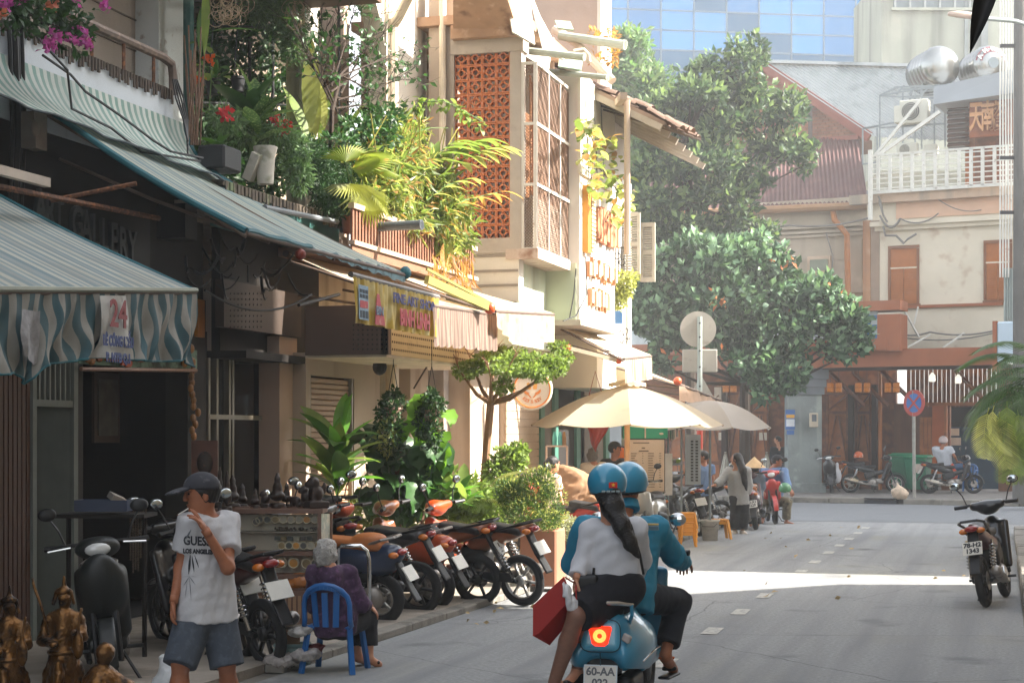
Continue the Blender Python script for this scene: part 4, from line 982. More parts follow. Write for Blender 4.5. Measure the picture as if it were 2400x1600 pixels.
def sheet3(pts,mat,name='roof_sheet'):b=B();b.poly(pts,.03);return b.build(name,mat,Eh)
sheet3([D(1180,-40,24),D(1236,-40,24.2),D(1252,108,23.6),D(1200,78,23.4)],shw)
sheet3([D(1238,-20,25),D(1262,40,25),D(1318,142,24.6),D(1272,118,24.4)],shw)
sheet3([D(1245,118,25.4),D(1290,140,25.2),D(1286,168,24.9),D(1216,128,24.9)],shw)
sheet3([D(1310,142,25.6),D(1366,146,25.6),D(1362,168,25.3),D(1308,160,25.3)],shg)
sheet3([D(1300,52,26.5),D(1336,55,26.5),D(1344,74,26.2),D(1308,70,26.2)],shg)
pvc=M('pvc_green_grey','a3ab9c',.5,.08,6)
def pipe(a_,b_,r,d0,d1):
 b=B();p,q=D(*a_,d0),D(*b_,d1);b.tube([p,q],r,10);b.tube([p.lerp(q,.97),q],r*1.1,10);return b.build('gutter_pipe',pvc,Eh)
pipe((1222,118),(1370,134),.055,24.4,24.0);pipe((1312,84),(1466,106),.075,27,26.5);pipe((1287,168),(1424,182),.045,25.6,25.0)
b=B();b.tube([D(1345,122,25),D(1368,118,25),D(1378,130,25),D(1380,146,25)],.04,8);b.tube([D(1300,70,27.5),D(1350,100,27),D(1400,155,26.6),D(1436,190,26.4)],.07,8);b.build('bent_gutter',MATS['cream_pipe'],Eh)
b=B();b.bar(NX(1441,250,XE+.1),NX(1462,225,XE+.9),.1,.1);p=NX(1470,235,XE+.55);b.tube([p,(p.x,p.y,4.6)],.05,8);b.build('eave_bracket',render_b,Eh)
b=B();wb(b,-9.5,-7.0,29.96,30.75,7,13);b.build('rear_block',M('rear_block','a8978a',.88,.1,1.5,.2,10,streak=('7d6c60',.55,1.6)),Eh)
b=B();wb(b,-7.0,-6.93,29.94,30.8,7,13);b.build('rear_block_front',render_w,Eh)
xg=-7.2
b=B();wb(b,-7.4,xg-.02,yx(1185,xg),yx(1262,xg),0,2.6);b.build('ground_wall',render_b,Eh)
bh_=.118;y0_,y1_=yx(1185,xg),yx(1262,xg);plk=B().box((0,0,0),(.03,y1_-y0_,bh_-.008)).mesh('plank',M('beige_board','b8a48f',.7,.08,3))
for i in range(22):inst('plank',plk,Eh,(xg,(y0_+y1_)/2,.12+i*bh_))
grn=M('green_door_frame','47796a',.6,.12,5)
b=B()
for px in(1268,1300,1352,1420):fx(b,px,px+9,860,1250,xg+.05,.12)
for y_ in(868,905):fx(b,1268,1440,y_,y_+7,xg+.04,.1)
b.build('door_frame',grn,Eh)
b=B();fx(b,1277,1300,912,1250,xg,.05);fx(b,1362,1420,912,1250,xg,.05);b.build('door_panel',M('dim_panel','6f655c',.6,.15,3),Eh)
b=B();wb(b,-7.25,-7.2,27.5,29.8,0,3.2);b.build('rear_room',darkwall,Eh)
# AWNINGS, BANNERS, SIGNS, UMBRELLAS
st_a=stripe_mat('stripe_grey_teal','6f8286','a5a599',27,0,.5,.12,extra='5f757c',dirt='7f7d70')
st_v=stripe_mat('stripe_valance','375a63','97968f',11,0,.5,.2,dirt='55564f')
st_b=stripe_mat('stripe_band','9da295','6d8285',19,0,.6,.15,extra='5d7a83',dirt='918f7e')
st_f=stripe_mat('stripe_green_white','7b9a90','c3c9c2',40,0,.5,.25,dirt='8f9a94')
hem=M('teal_hem','1d5a63',.6,.12,5)
frame_m=M('awning_frame','5a4a40',.6,.15,6)
def lerp3(a,b,t):return a+(b-a)*t
def awning(name,label,W0,W1,F0,F1,mat,sag=.05,val=None,nu=60,nv=8,group='awnings over the left pavement',vsag=.0):
 W0,W1,F0,F1=map(Vector,(W0,W1,F0,F1))
 t=thing(name,label,'awning',(W0+W1)/2,group=group)
 def fn(u,v):
  p=W0.lerp(W1,u).lerp(F0.lerp(F1,u),v);s_=math.sin(math.pi*v)*sag
  return p-Vector((0,0,s_+.008*math.sin(u*40+v*3)*v+vsag*math.sin(math.pi*u)*v))
 b=B();b.patch(fn,nu,nv);b.build('canopy',mat,t,smooth=True)
 b=B()
 for u in(0,1,.5):b.tube([W0.lerp(W1,u)-Vector((0,0,.08)),F0.lerp(F1,u)-Vector((0,0,.05))],.018,6)
 b.tube([F0-Vector((0,0,.02)),F1-Vector((0,0,.02))],.022,8);b.tube([W0-Vector((.03,0,0)),W1-Vector((.03,0,0))],.04,8)
 for u in(.12,.88):p=F0.lerp(F1,u);b.tube([p-Vector((0,0,.05)),p.lerp(W0.lerp(W1,u),.55)-Vector((0,0,.3)),W0.lerp(W1,u)-Vector((0,0,.45))],.016,6)
 b.build('frame',frame_m,t)
 return t,fn
F1=NX(455,680,-6);F0=NX(-170,676,-6);W1=Vector((-8,F1.y,3.87));W0=Vector((-8,F0.y,3.75))
t,fn=awning('striped_awning','nearest grey and teal striped awning with a wrinkled hanging front cloth',W0,W1,F0,F1,st_a,.03,group='striped awnings on the nearest shophouse')
def val(u,v):
 p=F0.lerp(F1,u);drop=.47+.03*math.sin(u*9)+(.10*max(0,1-abs(u-.31)/.05)if u<.36 else 0)+.08*max(0,(u-.95)/.05)
 w_=.028*math.sin(u*46+v*4.5)+.016*math.sin(u*83-v*3)+.012*math.sin(u*150+v*9)
 return p+Vector((w_*(.25+v)+.02,.05*v*math.sin(u*30+v*7),-.03-drop*v))
b=B();b.patch(val,240,14);vo=b.build('front_cloth',st_v,t,smooth=True)
uvl=vo.data.uv_layers[0].data
for l in uvl:x,y=l.uv;l.uv=(x*2.1+.008*math.sin(y*6.5+x*40)*(y+.2)+.005*math.sin(y*11+x*17),y)
b=B();b.tube([F0+Vector((.02,0,0)),F1+Vector((.02,0,0))],.02,6);b.build('front_roll',st_b,t)
b=B();b.tube([W1,W1.lerp(F1,.5)-Vector((0,0,.03)),F1],.016,6);b.tube([val(u,1)for u in np.linspace(0,1,120)],.008,5);b.build('hem',hem,t)
paper=M('banner_paper','b3b3ae',.7,.08,9,stain=('8f8d88',.56,8));red_t=M('faded_red_print','8f4f50',.7,.2,30);blue_t=M('faded_blue_print','4b5780',.7,.2,30)
def on_val(px):return(NX(px,680,-6).y-F0.y)/(F1.y-F0.y)
ua,ub=on_val(214),on_val(281)
b=B();b.patch(lambda u,v:val(ua+(ub-ua)*u,.03+.97*v)*1+Vector((.05-.02*abs(u-.5),0,0)),10,8);pb=b.build('notice',paper,t,smooth=True)
c_=val((ua+ub)/2,0);
for tx,sz,dz,mt,sx in(('24',.27,-.15,red_t,.9),('LÊ CÔNG KIỀU',.1,-.335,blue_t,.62),('P. NTB Q.1',.09,-.45,blue_t,.8)):put_text('print',tx,sz,mt,pb,c_+Vector((.075,0,dz)),(0,1,0),(0,0,1),.003,sx=sx,bold=.004)
ua,ub=on_val(24),on_val(72)
b=B();b.patch(lambda u,v:val(ua+(ub-ua)*u,.2+.6*v)+Vector((.05,0,0)),8,6);b.build('notice',M('grey_notice','8b8b8d',.7,.2,25),t,smooth=True)
F0=NX(577,540,-6);F1=NX(948,640,-6);W0=Vector((-8,F0.y-.05,4.72));W1=Vector((-7.9,F1.y,4.50))
t,fn=awning('striped_awning','upper grey, cream and blue banded awning with a teal edge',W0,W1,F0,F1,st_b,.06,group='striped awnings on the nearest shophouse')
b=B();b.tube([fn(0,v)for v in np.linspace(0,1,9)],.03,7);b.tube([fn(u,1)for u in np.linspace(0,.35,8)],.028,7);b.build('edge_hem',hem,t)
b=B();b.patch(lambda u,v:fn(.3+.7*u,1)+Vector((.01,0,-.10*v*(.3+.7*u)-.01*math.sin(u*60))),60,3);b.build('front_strip',M('dirty_teal_strip','5d7c84',.7,.2,8,stain=('3d4f55',.5,9)),t,smooth=True)
p=fn(1,1);b=B();b.ell(p+Vector((0,.03,0)),(.06,.07,.07));b.build('end_cap',hem,t,smooth=True)
p=fn(.28,1);b=B();b.ell(p+Vector((.02,0,-.08)),(.05,.05,.05));b.build('roller_end',M('roller_red','7a3326',.5),t)
t=thing('striped_flap','green and white striped cloth flap hung below the white parapet','awning',(-8,14,5),group=None)
y0_,y1_=11,NX(425,272,-8).y
def flap(u,v):
 y=y0_+(y1_-y0_)*u;x=-7.97+.52*v**1.7+.02*math.sin(u*50)*v;z=4.97-(.62-.10*(1-u))*v-.05*math.sin(math.pi*v)
 return Vector((x,y+.03*v,z+.012*math.sin(u*23)*v))
b=B();b.patch(flap,140,10);b.build('cloth',st_f,t,smooth=True)
b=B();b.tube([flap(1,v)for v in np.linspace(0,1,8)],.025,6);b.build('side_hem',hem,t)
b=B();b.tube([flap(u,1)for u in np.linspace(0,1,40)],.012,5);b.build('bottom_hem',M('dark_hem','3d484c',.7),t)
t=thing('wire_run','black wires drooping over the striped flap','cables',(-7.7,14,5))
b=B()
for dx,ys_ in((0,(62,158,168,260,330,420,470)),(1,(100,165,200,280,360,400,475))):
 pys=(60,165,255,300,355,370,378)if dx==0 else(130,175,215,270,330,355,370)
 b.tube([NX(x,y,-7.72+.04*i)for i,(x,y)in enumerate(zip(ys_,pys))],.012,5)
p=[NX(408,190+10*i,-7.9)for i in range(3)];
for k in range(4):b.tube([NX(405+k*3,186,-7.9),NX(412+k*6,230,-7.85),NX(430+k*3,280,-7.8),NX(440,330+10*k,-7.7)],.01,4)
b.build('wire',cable,t)
b=B();t=thing('hanging_wires','dark tangle of wires and branches under the upper awning','cables',NX(560,640,-7))
for i in range(26):
 p=NX(430+random.random()*260,580+random.random()*80,-7.4+random.random()*.9);q=p+Vector((random.uniform(-.2,.2),random.uniform(-.5,.5),random.uniform(-.25,.15)));b.tube(sag(p,q,.08,5),random.choice((.006,.01,.016)),4)
b.tube(sag(NX(480,680,-7.2),NX(730,690,-7.0),.18,10),.012,5);b.tube([NX(700,715,-7.1),NX(795,690,-7.0)],.02,5);tag(b.build('wire',cable,t),kind='stuff')
cream_a=M('cream_awning_cloth','c9bca6',.75,.05,3,trans=.45,tcol=(1.1,1.0,.85),stain=('a8967e',.62,3))
brown_v=stripe_mat('brown_pinstripe','9c8578','77655b',34,0,.5,.35,dirt='6e5c50')
pale_v=M('pale_valance','c4ab97',.75,.08,5,trans=.45,tcol=(1.15,1.0,.85),stain=('a58b76',.58,6))
tasl=stripe_mat('tassel_cloth','c9bca8','8d7d6c',14,0,.6,.3)
olive=M('olive_arm','8a8347',.5,.1,5);oball=M('orange_cap','c0512a',.4)
def valance(t,F0,F1,drop,mat,scal=0.,n=80,cut=0.):
 b=B()
 def v_(u,v):
  d=drop*(1-cut*max(0,1-u/.25))+(scal*abs(math.sin(u*11*math.pi))if v>.8 else 0)
  return F0.lerp(F1,u)+Vector((.012+.018*math.sin(u*70+v*2)*v+.012*math.sin(u*41)*v,.02*math.sin(u*33+4*v)*v,-d*v))
 b.patch(v_,n,8);return b.build('valance',mat,t,smooth=True)
F0,F1=NX(1012,712,-6),NX(1163,735,-6)
t,fn=awning('brown_awning','cream awning with a scalloped brown pinstripe valance',(-7.7,F0.y,3.85),(-7.7,F1.y,3.9),F0,F1,cream_a)
valance(t,F0,F1,.42,brown_v,.05)
F0,F1=NX(1160,726,-5.9),NX(1297,734,-5.9)
t,fn=awning('cream_awning','cream awning with a plain sagging pale valance past the brown pinstripe one',(-7.8,F0.y-.6,4.05),(-7.8,F1.y,4.06),F0,F1,cream_a,.02)
valance(t,F0,F1,.40,pale_v,0,cut=.55)
b=B();p,q=NX(1000,655,-6.3),NX(1148,722,-5.85);b.bar(p,q,.07,.09);b.bar(p+Vector((.0,0,.12)),q+Vector((0,0,.06)),.03,.03);b.build('folding_arm',olive,t)
b=B();b.ell(q,(.07,.07,.075));b.build('arm_cap',oball,t,smooth=True)
F0,F1=NX(1462,838,-5.6),NX(1526,832,-5.6)
t,fn=awning('cream_awning','white sunlit awning with a tasselled short valance above the menu board',(-7.5,F0.y,4.0),(-7.5,F1.y,3.95),F0,F1,cream_a,.02)
valance(t,F0,F1,.40,tasl)
b=B();p,q=NX(1330,815,-6.4),NX(1450,845,-5.7);b.bar(p,q,.06,.06);b.build('folding_arm',M('arm_cream','a89a84',.5),t)
b=B();b.ell(q,.055);b.ell(NX(1330,815,-6.4),.06);b.build('arm_cap',oball,t,smooth=True)
F0,F1=NX(1592,898,-5.35),NX(1690,936,-5.2)
t,fn=awning('cream_awning','low white awning behind the big cream umbrella, with an orange arm cap',(-7.2,F0.y-.5,3.3),(-7.2,F1.y,3.3),F0,F1,cream_a,.02)
b=B();b.ell(NX(1588,893,-5.35),.075);b.build('arm_cap',oball,t,smooth=True)
b=B();b.patch(lambda u,v:F0.lerp(F1,u)+Vector((.02*math.sin(u*20),0,-.3*v*(1-.5*u))),20,3);b.build('valance',pale_v,t,smooth=True)
yb_=M('yellow_banner','b59a3f',.7,.1,3,trans=.25,tcol=(1.1,1.0,.7),stain=('c9bd8a',.52,4),streak=('d0c598',.5,9))
Bt0,Bt1,Bb0,Bb1=NX(828,648,-6),NX(1029,700,-6),NX(830,755,-6),NX(1029,792,-6)
t=thing('shop_banner','yellow cloth banner reading FINE ART SHOP in blue over red letters','banner',(Bt0+Bt1)/2)
def bn(u,v):return Bt0.lerp(Bt1,u).lerp(Bb0.lerp(Bb1,u),v)+Vector((.018*math.sin(u*60+v*2)*(.3+v)+.01*math.sin(u*130),.006*math.sin(u*40),0))
b=B();b.patch(bn,150,8);b.build('cloth',yb_,t,smooth=True)
navy=M('banner_navy','4a4a72',.7,.2,30);bred=M('banner_red','a4474c',.7,.2,20,stain=('b88a80',.55,12));bgry=M('banner_blue_grey','7d95a6',.7,.25,14);bdk=M('banner_dark','2f3a44',.7,.3,14)
def on_b(u,v,o=.035):p=Bt0.lerp(Bt1,u).lerp(Bb0.lerp(Bb1,u),v);return p+Vector((o,0,0))
rt=(Bt1-Bt0);upv=Bt0-Bb0
me_u=.62
put_text('lettering','FINE ART SHOP',.14,navy,t,on_b(.645,.27),rt,upv,.003,sx=1.35,bold=.004)
put_text('lettering','BINH LINH',.23,bred,t,on_b(.655,.70),rt,upv,.003,sx=.86,bold=.01)
def prt(name,us,m_,o):
 b=B();b.poly([on_b(u,v,o)for u,v in us],.004);return b.build(name,m_,t)
prt('picture',[(.02,.92),(.12,.92),(.12,.16),(.02,.16)],bgry,.034)
prt('picture',[(.03,.66),(.11,.66),(.11,.5),(.03,.5)],bred,.038)
for v in(.72,.80,.25,.36):
 for u in(.03,.06,.09):prt('picture',[(u,v+.08),(u+.022,v+.08),(u+.022,v),(u,v)],bdk,.038)
prt('figure',[(.19,.97),(.30,.97),(.28,.62),(.255,.5),(.24,.27),(.215,.27),(.205,.5),(.195,.65)],bred,.034)
put_text('lettering','BIN',.13,bgry,t,on_b(.235,.66,.042),rt,(0,0,1),.003)
b=B();b.tube([Bt0+Vector((-.02,-.02,.02)),Bt1+Vector((-.02,.02,.02))],.03,8);b.build('roller',M('grey_roller','6e6a66',.5),t)
c_=NX(1247,912,-6.6);rd=47*(c_-EYE).dot(Vector((-SN,CS,0)))/4000
t=thing('round_sign','round white shop sign with an orange ring and two hands under the small tree crown','sign',c_)
ax=Vector((.30,-1,0)).normalized();rx=Vector((-ax.y,ax.x,0));
b=B();b.lathe([(rd,-.07),(rd,.0),(rd*.97,.01),(.001,.012)],c_,40,ax);b.build('board',M('sign_cream','d9cbb8',.6,.04,3),t)
orr=M('sign_orange','d07a35',.5,.1,9)
b=B();b.torus(c_+ax*.012,rd*.9,.012,ax,40,5);b.build('ring',orr,t)
b=B();b.torus(c_-ax*.03,rd*1.0,.012,ax,40,5);b.build('rim',MATS['white_painted_metal'],t)
def sp(x,y,o=.02):return c_+rx*x*rd+Vector((0,0,y*rd))+ax*o
for s_ in(-1,1):
 b=B();b.poly([sp(s_*x,y)for x,y in((.02,-.42),(.2,-.2),(.3,-.1),(.42,.02),(.44,-.1),(.36,-.22),(.2,-.3),(.1,-.42))][::s_]);b.poly([sp(s_*x,y)for x,y in((.12,-.25),(.3,-.12),(.34,-.08),(.16,-.17))][::s_]);b.build('hand',orr,t)
 b=B();b.poly([sp(s_*x,y)for x,y in((.05,0),(.23,0),(.27,.3),(.18,.34),(.05,.26))][::s_]);b.build('foot',M('sign_amber','d99a4a',.5),t)
for i,ch in enumerate('FOOT & BODY'):
 if ch==' ':continue
 a=R(-90-42+i*8.4);put_text('letter',ch,.075,orr,t,sp(.62*math.cos(a),.62*math.sin(a)),rx*-math.sin(a)+Vector((0,0,math.cos(a))),(rx*-math.cos(a)+Vector((0,0,-math.sin(a)))),.002)
b=B();b.tube([sp(0,1.0,-.04),sp(0,1.3,-.04)],.02,6);b.tube([sp(0,1.25,-.04),sp(-1.5,1.3,-.3)],.025,6);b.build('bracket',steel,t)
# umbrellas
canv=M('cream_canvas','cbbfa8',.8,.04,2,trans=.5,tcol=(1.1,1.02,.85),stain=('b7a88f',.66,2));canv2=M('grey_canvas','a8a199',.8,.05,2,trans=.35,tcol=(1.02,1,.95))
polew=M('pole_wood','b8916a',.6,.1,6)
def umbrella(label,c,rad,zr,za,mat,pole_r,pole_m,n=8,rot=.2,cap=True,base=0.):
 t=thing('market_umbrella',label,'umbrella',(c[0],c[1],base));c=Vector((c[0],c[1],0))
 A_=c+Vector((0,0,za));rim=[c+Vector((rad*math.cos(rot+2*math.pi*k/n),rad*math.sin(rot+2*math.pi*k/n),zr))for k in range(n)]
 for k in range(n):
  b=B();p,q=rim[k],rim[(k+1)%n]
  def f_(u,v):
   e=p.lerp(q,u);x=A_.lerp(e,v);x.z+=(.09 if cap else .16)*math.sin(math.pi*v)*rad/1.5-.05*math.sin(math.pi*u)*v;
   ct=(p+q)/2;return x.lerp(Vector((c.x,c.y,x.z)),.035*math.sin(math.pi*u)*v)
  b.patch(f_,8,8);b.build('panel',mat,t,smooth=True)
 if cap:
  b=B();b.patch(lambda u,v:A_+Vector((.30*v*math.cos(2*math.pi*u),.30*v*math.sin(2*math.pi*u),.09-.10*v+.03*math.cos(2*math.pi*u*n)*v)),48,4);b.build('vent_cap',mat,t,smooth=True)
 b=B()
 for p in rim:b.tube([A_-Vector((0,0,.05)),p+Vector((0,0,-.01))],.014,5)
 b.build('rib',M('rib_wood','8d7556',.6),t)
 b=B();b.tube([(c.x,c.y,base),(c.x,c.y,za-.02)],pole_r,10);b.build('pole',pole_m,t)
 return t
pc=D(1470,998,27);umbrella('big cream market umbrella with a wooden pole, lit by the sun',(pc.x,pc.y),1.52,1.98,2.62,canv,.045,polew,rot=R(16-92),base=.06)
pc=D(1664,1000,29.5);umbrella('smaller grey dome umbrella standing in the white paint bucket',(pc.x,pc.y),1.12,1.95,2.42,canv2,.022,steel,rot=.5,cap=False,base=.08)
pb_=pc
t=thing('paint_bucket','dirty white paint bucket weighted with concrete under the grey umbrella','bucket',(pb_.x,pb_.y,0))
b=B();b.lathe([(.13,0),(.16,.32),(.172,.33),(.172,.36),(.15,.36),(.14,.3),(.02,.3)],(pb_.x,pb_.y,.0),18);b.build('body',M('bucket_white','b4aea4',.6,.15,8,stain=('6d675f',.55,9)),t,smooth=True)
b=B();b.tube([(pb_.x-.16,pb_.y,.33),(pb_.x-.1,pb_.y-.17,.25),(pb_.x+.1,pb_.y-.17,.25),(pb_.x+.16,pb_.y,.33)],.006,5);b.build('handle',iron,t)
# road sign seen from behind
gal=M('galvanised','9aa39f',.5,.08,8,metal=.3);sgrey=M('sign_back','9f9b92',.55,.08,3,stain=('857f76',.6,4))
pS=D(1640,1022,34)
t=thing('road_sign','post with the grey backs of a round, a square and a triangular sign','road sign',(pS.x,pS.y,0))
fr=Vector((CS,SN,0));bk=Vector((SN,-CS,0))
b=B();b.tube([(pS.x,pS.y,0),D(1640,742,34)],.05,10);b.build('post',gal,t)
b=B();b.lathe([(.36,0),(.36,.03),(.33,.03)],D(1637,771,34)-bk*.08,32,bk);b.build('round_plate',sgrey,t)
b=B();b.box(D(1641,845,34)-bk*.07,(.70,.03,.46),TH);bevel(b.build('square_plate',sgrey,t),.015)
b=B();b.poly([D(1609,945,34)-bk*.07,D(1682,945,34)-bk*.07,D(1644,878,34)-bk*.07],.03);b.build('triangle_plate',sgrey,t)
bo=B().lathe([(.02,0),(.02,.02)],n=8,axis=bk).mesh('bolt',iron)
for y in(757,790,822,860,905):inst('bolt',bo,t,D(1640,y,33.94))
b=B()
for i,(ya,yb)in enumerate(((1008,1052),(1090,1130))):b.tube([D(1640,ya,34),D(1640,yb,34)],.062,10)
b.build('red_band',M('band_red','b6402a',.5),t)
b=B();b.tube([D(1640,1052,34),D(1640,1090,34)],.06,10);b.build('grey_band',M('band_grey','7c7a72',.5),t)
pS=G(2143,1166,.15)
t=thing('road_sign','round blue and red no stopping sign on a grey post on the far pavement','road sign',pS)
ds=(pS-EYE).dot(Vector((-SN,CS,0)));ctr=D(2142,944,ds-.06)
nx=(Vector((-.60,-.80,0))).normalized();rxx=Vector((-nx.y,nx.x,0))
b=B();b.tube([pS,D(2141,915,ds)],.045,10);b.build('post',M('worn_post','8a8880',.6,.15,6,stain=('7a5a48',.62,8)),t)
b=B();b.lathe([(.355,-.02),(.355,0),(.001,.001)],ctr,36,nx);b.build('plate',M('sign_red','a33226',.5,.08,4),t)
b=B();b.lathe([(.255,.004),(.001,.005)],ctr,36,nx);b.build('blue_face',M('sign_blue_face','1e62a6',.5,.08,4),t)
b=B()
for s_ in(-1,1):b.bar(ctr+nx*.012+(rxx*s_+Vector((0,0,1))).normalized()*.26,ctr+nx*.012-(rxx*s_+Vector((0,0,1))).normalized()*.26,.004,.05)if False else b.poly([ctr+nx*(.012+.002*s_)+rxx*x+Vector((0,0,z))for x,z in((s_*.20,.16),(s_*.16,.20),(-s_*.20,-.16),(-s_*.16,-.20))][::-s_],.006)
b.build('red_cross',MATS['sign_red'],t)
# stone gate pillar with its stepped capital
pm_=M('painted_plaster','7d8482',.85,.12,2,.2,14,streak=('a3a79f',.54,1.6),stain=[('5b6163',.52,1.2),('98a09c',.6,3)])
pP=G(1882,1152,.15);
t=thing('gate_pillar','weathered grey gate pillar with a stepped capital, notices and a meter box','pillar',pP)
rz_=FROT+R(24);q=Matrix.Rotation(rz_,3,'Z');dP=(pP-EYE).dot(Vector((-SN,CS,0)))
def pz(y):return CAMZ+(1022-y)*dP/4000
def pbx(b,w_,z0,z1):return b.box((pP.x,pP.y,(z0+z1)/2),(w_,w_,z1-z0),q)
b=B();pbx(b,.98,.15,pz(925));b.build('shaft',pm_,t)
b=B();pbx(b,1.12,pz(925),pz(908));pbx(b,1.22,pz(908)+.004,pz(890));pbx(b,1.34,pz(890)+.004,pz(868));pbx(b,1.02,pz(868),pz(815));b.build('capital',M('capital_grey','6f7478',.85,.12,2,streak=('565b60',.5,2)),t)
b=B();pbx(b,1.2,.15,.42);b.build('base',pm_,t)
fl=B().box((0,0,0),(.05,.03,pz(820)-pz(864))).mesh('flute',M('flute_grey','4d5256',.8))
nl=q@Vector((0,-1,0));rl=q@Vector((1,0,0))
for i in range(8):inst('flute',fl,t,pP+nl*.515+rl*(-.42+i*.12)+Vector((0,0,(pz(820)+pz(864))/2-.15)),(0,0,rz_))
def pst_(name,px0,px1,y0,y1,m_,o,par=t):
 d0=D((px0+px1)/2,(y0+y1)/2,1)-EYE;s_=((pP+nl*(.49+o)-EYE).dot(nl))/d0.dot(nl);c=EYE+d0*s_
 b=B();w_=(px1-px0)*dP/4000/max(.3,abs(rl.dot(fr)));b.box(c,(w_,.012,(y1-y0)*dP/4000),q);return b.build(name,m_,par)
pst_('notice',1841,1863,960,1006,M('notice_blue','375f97',.5),.01);pst_('notice',1843,1862,982,999,M('notice_white','c9cdd0',.5),.02);pst_('notice',1843,1862,971,979,M('notice_amber','d6a040',.5),.02);pst_('notice',1844,1861,1008,1018,M('notice_blue','375f97'),.012)
c=D(1907,984,dP-.75);b=B();b.box(c,(.24,.16,.42),TH);mb=bevel(b.build('meter_box',M('meter_cream','b5a894',.6,.08,5),t),.02)
b=B();b.box(c+bk*.085+Vector((0,0,.06)),(.13,.02,.2),TH);b.build('meter_window',M('meter_glass','4c545a',.2),mb)
# utility pole, thin rods, lamp and corrugated screen at the right edge
t=thing('utility_pole','dark concrete utility pole at the right edge by the cream house','pole',G(2392,1180,.15))
p=G(2392,1180,.15);b=B();b.tube([p,p+Vector((0,0,16))],[.2,.15],12);b.build('shaft',M('pole_concrete','5b5a57',.85,.12,2),t)
b=B()
for y in(370,498,108):b=B();b.box(D(2392,y,(p-EYE).dot(Vector((-SN,CS,0)))),(1.0,.08,.08),TH);b.build('crossarm',iron,t)
t=thing('cable_rods','bundle of thin pale vertical conduits beside the utility pole','conduits',FP(2362,700,.6))
for i in range(6):b=B();px=2344+i*6.5;b.tube([FP(px,-60,1.0),FP(px,650 if i<4 else 560,1.0)],.025,5);b.build('conduit',white_paint,t)
t=thing('corrugated_screen','pale corrugated metal screen above the blue sign box at the right edge','screen',FP(2370,700,.9))
b=B();A0,A1,B0_,B1_=FP(2352,628,.9),FP(2352,760,.9),FP(2386,628,.9),FP(2386,760,.9);b.patch(lambda u,v:A0.lerp(B0_,u).lerp(A1.lerp(B1_,u),v)+FN*.03*(1 if(u*6)%1>.5 else-1),48,1);b.build('sheet',gal,t)
t=thing('shop_signbox','pale blue blank sign box behind the palm at the right edge','sign',FP(2370,800,1.9))
b=B();fb(b,2336,2460,752,848,2.1,.5);bevel(b.build('box',M('signbox_blue','a9bac6',.5,.06,2),t),.04)
b=B();fb(b,2326,2336,752,870,2.1,.5);b.build('side',orange,t)
t=thing('street_lamp','street lamp head on a curved arm in front of the concrete building','street lamp',D(2410,60,40))
b=B();b.tube([D(2440,90,40),D(2405,58,40),D(2380,50,40),D(2310,44,40)],.05,8);b.build('arm',gal,t)
b=B();b.tube([D(2310,43,40),D(2280,38,40),D(2246,34,40),D(2222,33,40)],[.05,.08,.085,.05],10);b.build('head',M('lamp_head','b7a294',.4),t,smooth=True)
gb_m=M('bin_green','14694a',.5,.1,4);gb_l=M('bin_lid_green','1f8058',.5,.1,4)
def wheelie(label,px,py,s_,rz):
 p=G(px,py,.15);t=thing('wheelie_bin',label,'bin',p,rz,'green wheelie bins on the far pavement')
 b=B();vs=[(x*(.24+.07*k),y*(.26+.08*k),.08+k*.85)for k in(0,1)for x,y in((-1,-1),(1,-1),(1,1),(-1,1))]
 b.add([(x*s_,y*s_,z*s_)for x,y,z in vs],[(3,2,1,0),(4,5,6,7),(0,1,5,4),(1,2,6,5),(2,3,7,6),(3,0,4,7)]);bevel(b.build('body',gb_m,t,False),.025)
 b=B();b.box((0,-.02,.965*s_),(.68*s_,.74*s_,.06));b.box((0,.3*s_,1.0*s_),(.6*s_,.1,.05));bevel(b.build('lid',gb_l,t,False),.02)
 for sx in(-1,1):b=B();b.torus((sx*.24*s_,.28*s_,.1),.07,.03,(1,0,0),14,6);b.build('wheel',blackm,t,False)
 b=B();b.box((.12,-.345*s_,.66*s_),(.2,.02,.26));b.build('sticker',M('bin_sticker','b6a69a',.6),t,False)if px>2130 else None
wheelie('left of the two green wheelie bins, a little behind',2113,1150,1.12,FROT+.15);wheelie('right green wheelie bin with a pale sticker, behind the sign post',2152,1153,1.08,FROT)
p=G(2107,1168,.15);t=thing('rubbish_bag','small pale tied rubbish bag on the far pavement','bag',p)
grow('bag',[el(p+Vector((0,0,.16)),(.2,.16,.17)),el(p+Vector((.12,0,.12)),(.14,.13,.12)),rc(p+Vector((-.02,0,.28)),p+Vector((-.04,0,.4)),.05,.03)],M('bag_pale','bda891',.5,.2,12,trans=.1),t,.03,.06,wob=.012,wsc=16)
# PLANTS
lf_dk=M('leaf_dark','2c4a28',.5,.25,4,trans=.3,island=.35);lf_md=M('leaf_mid','41652f',.5,.22,4,trans=.4,island=.35)
lf_br=M('leaf_bright','718748',.5,.2,4,trans=.5,island=.3);lf_yl=M('leaf_yellow_green','9aa064',.35,.2,4,trans=.55,island=.3)
lf_or=M('leaf_orange','b08a58',.6,.2,4,trans=.5,island=.3);lf_gl=M('leaf_glossy','35582e',.35,.2,5,trans=.3,island=.25)
lf_far=M('leaf_far','3d5440',.5,.25,1.2,trans=.38,island=.4);lf_far2=M('leaf_far_dark','3a5640',.45,.22,1.2,trans=.3,island=.4);lf_far3=M('leaf_far_pale','6a8058',.55,.2,1,trans=.4,island=.3)
lf_var=M('leaf_variegated','4a6a3a',.45,.15,6,trans=.35,stain=('8fa46a',.52,45));lf_dry=M('leaf_dry','a8653a',.8,.25,5,trans=.25,island=.3)
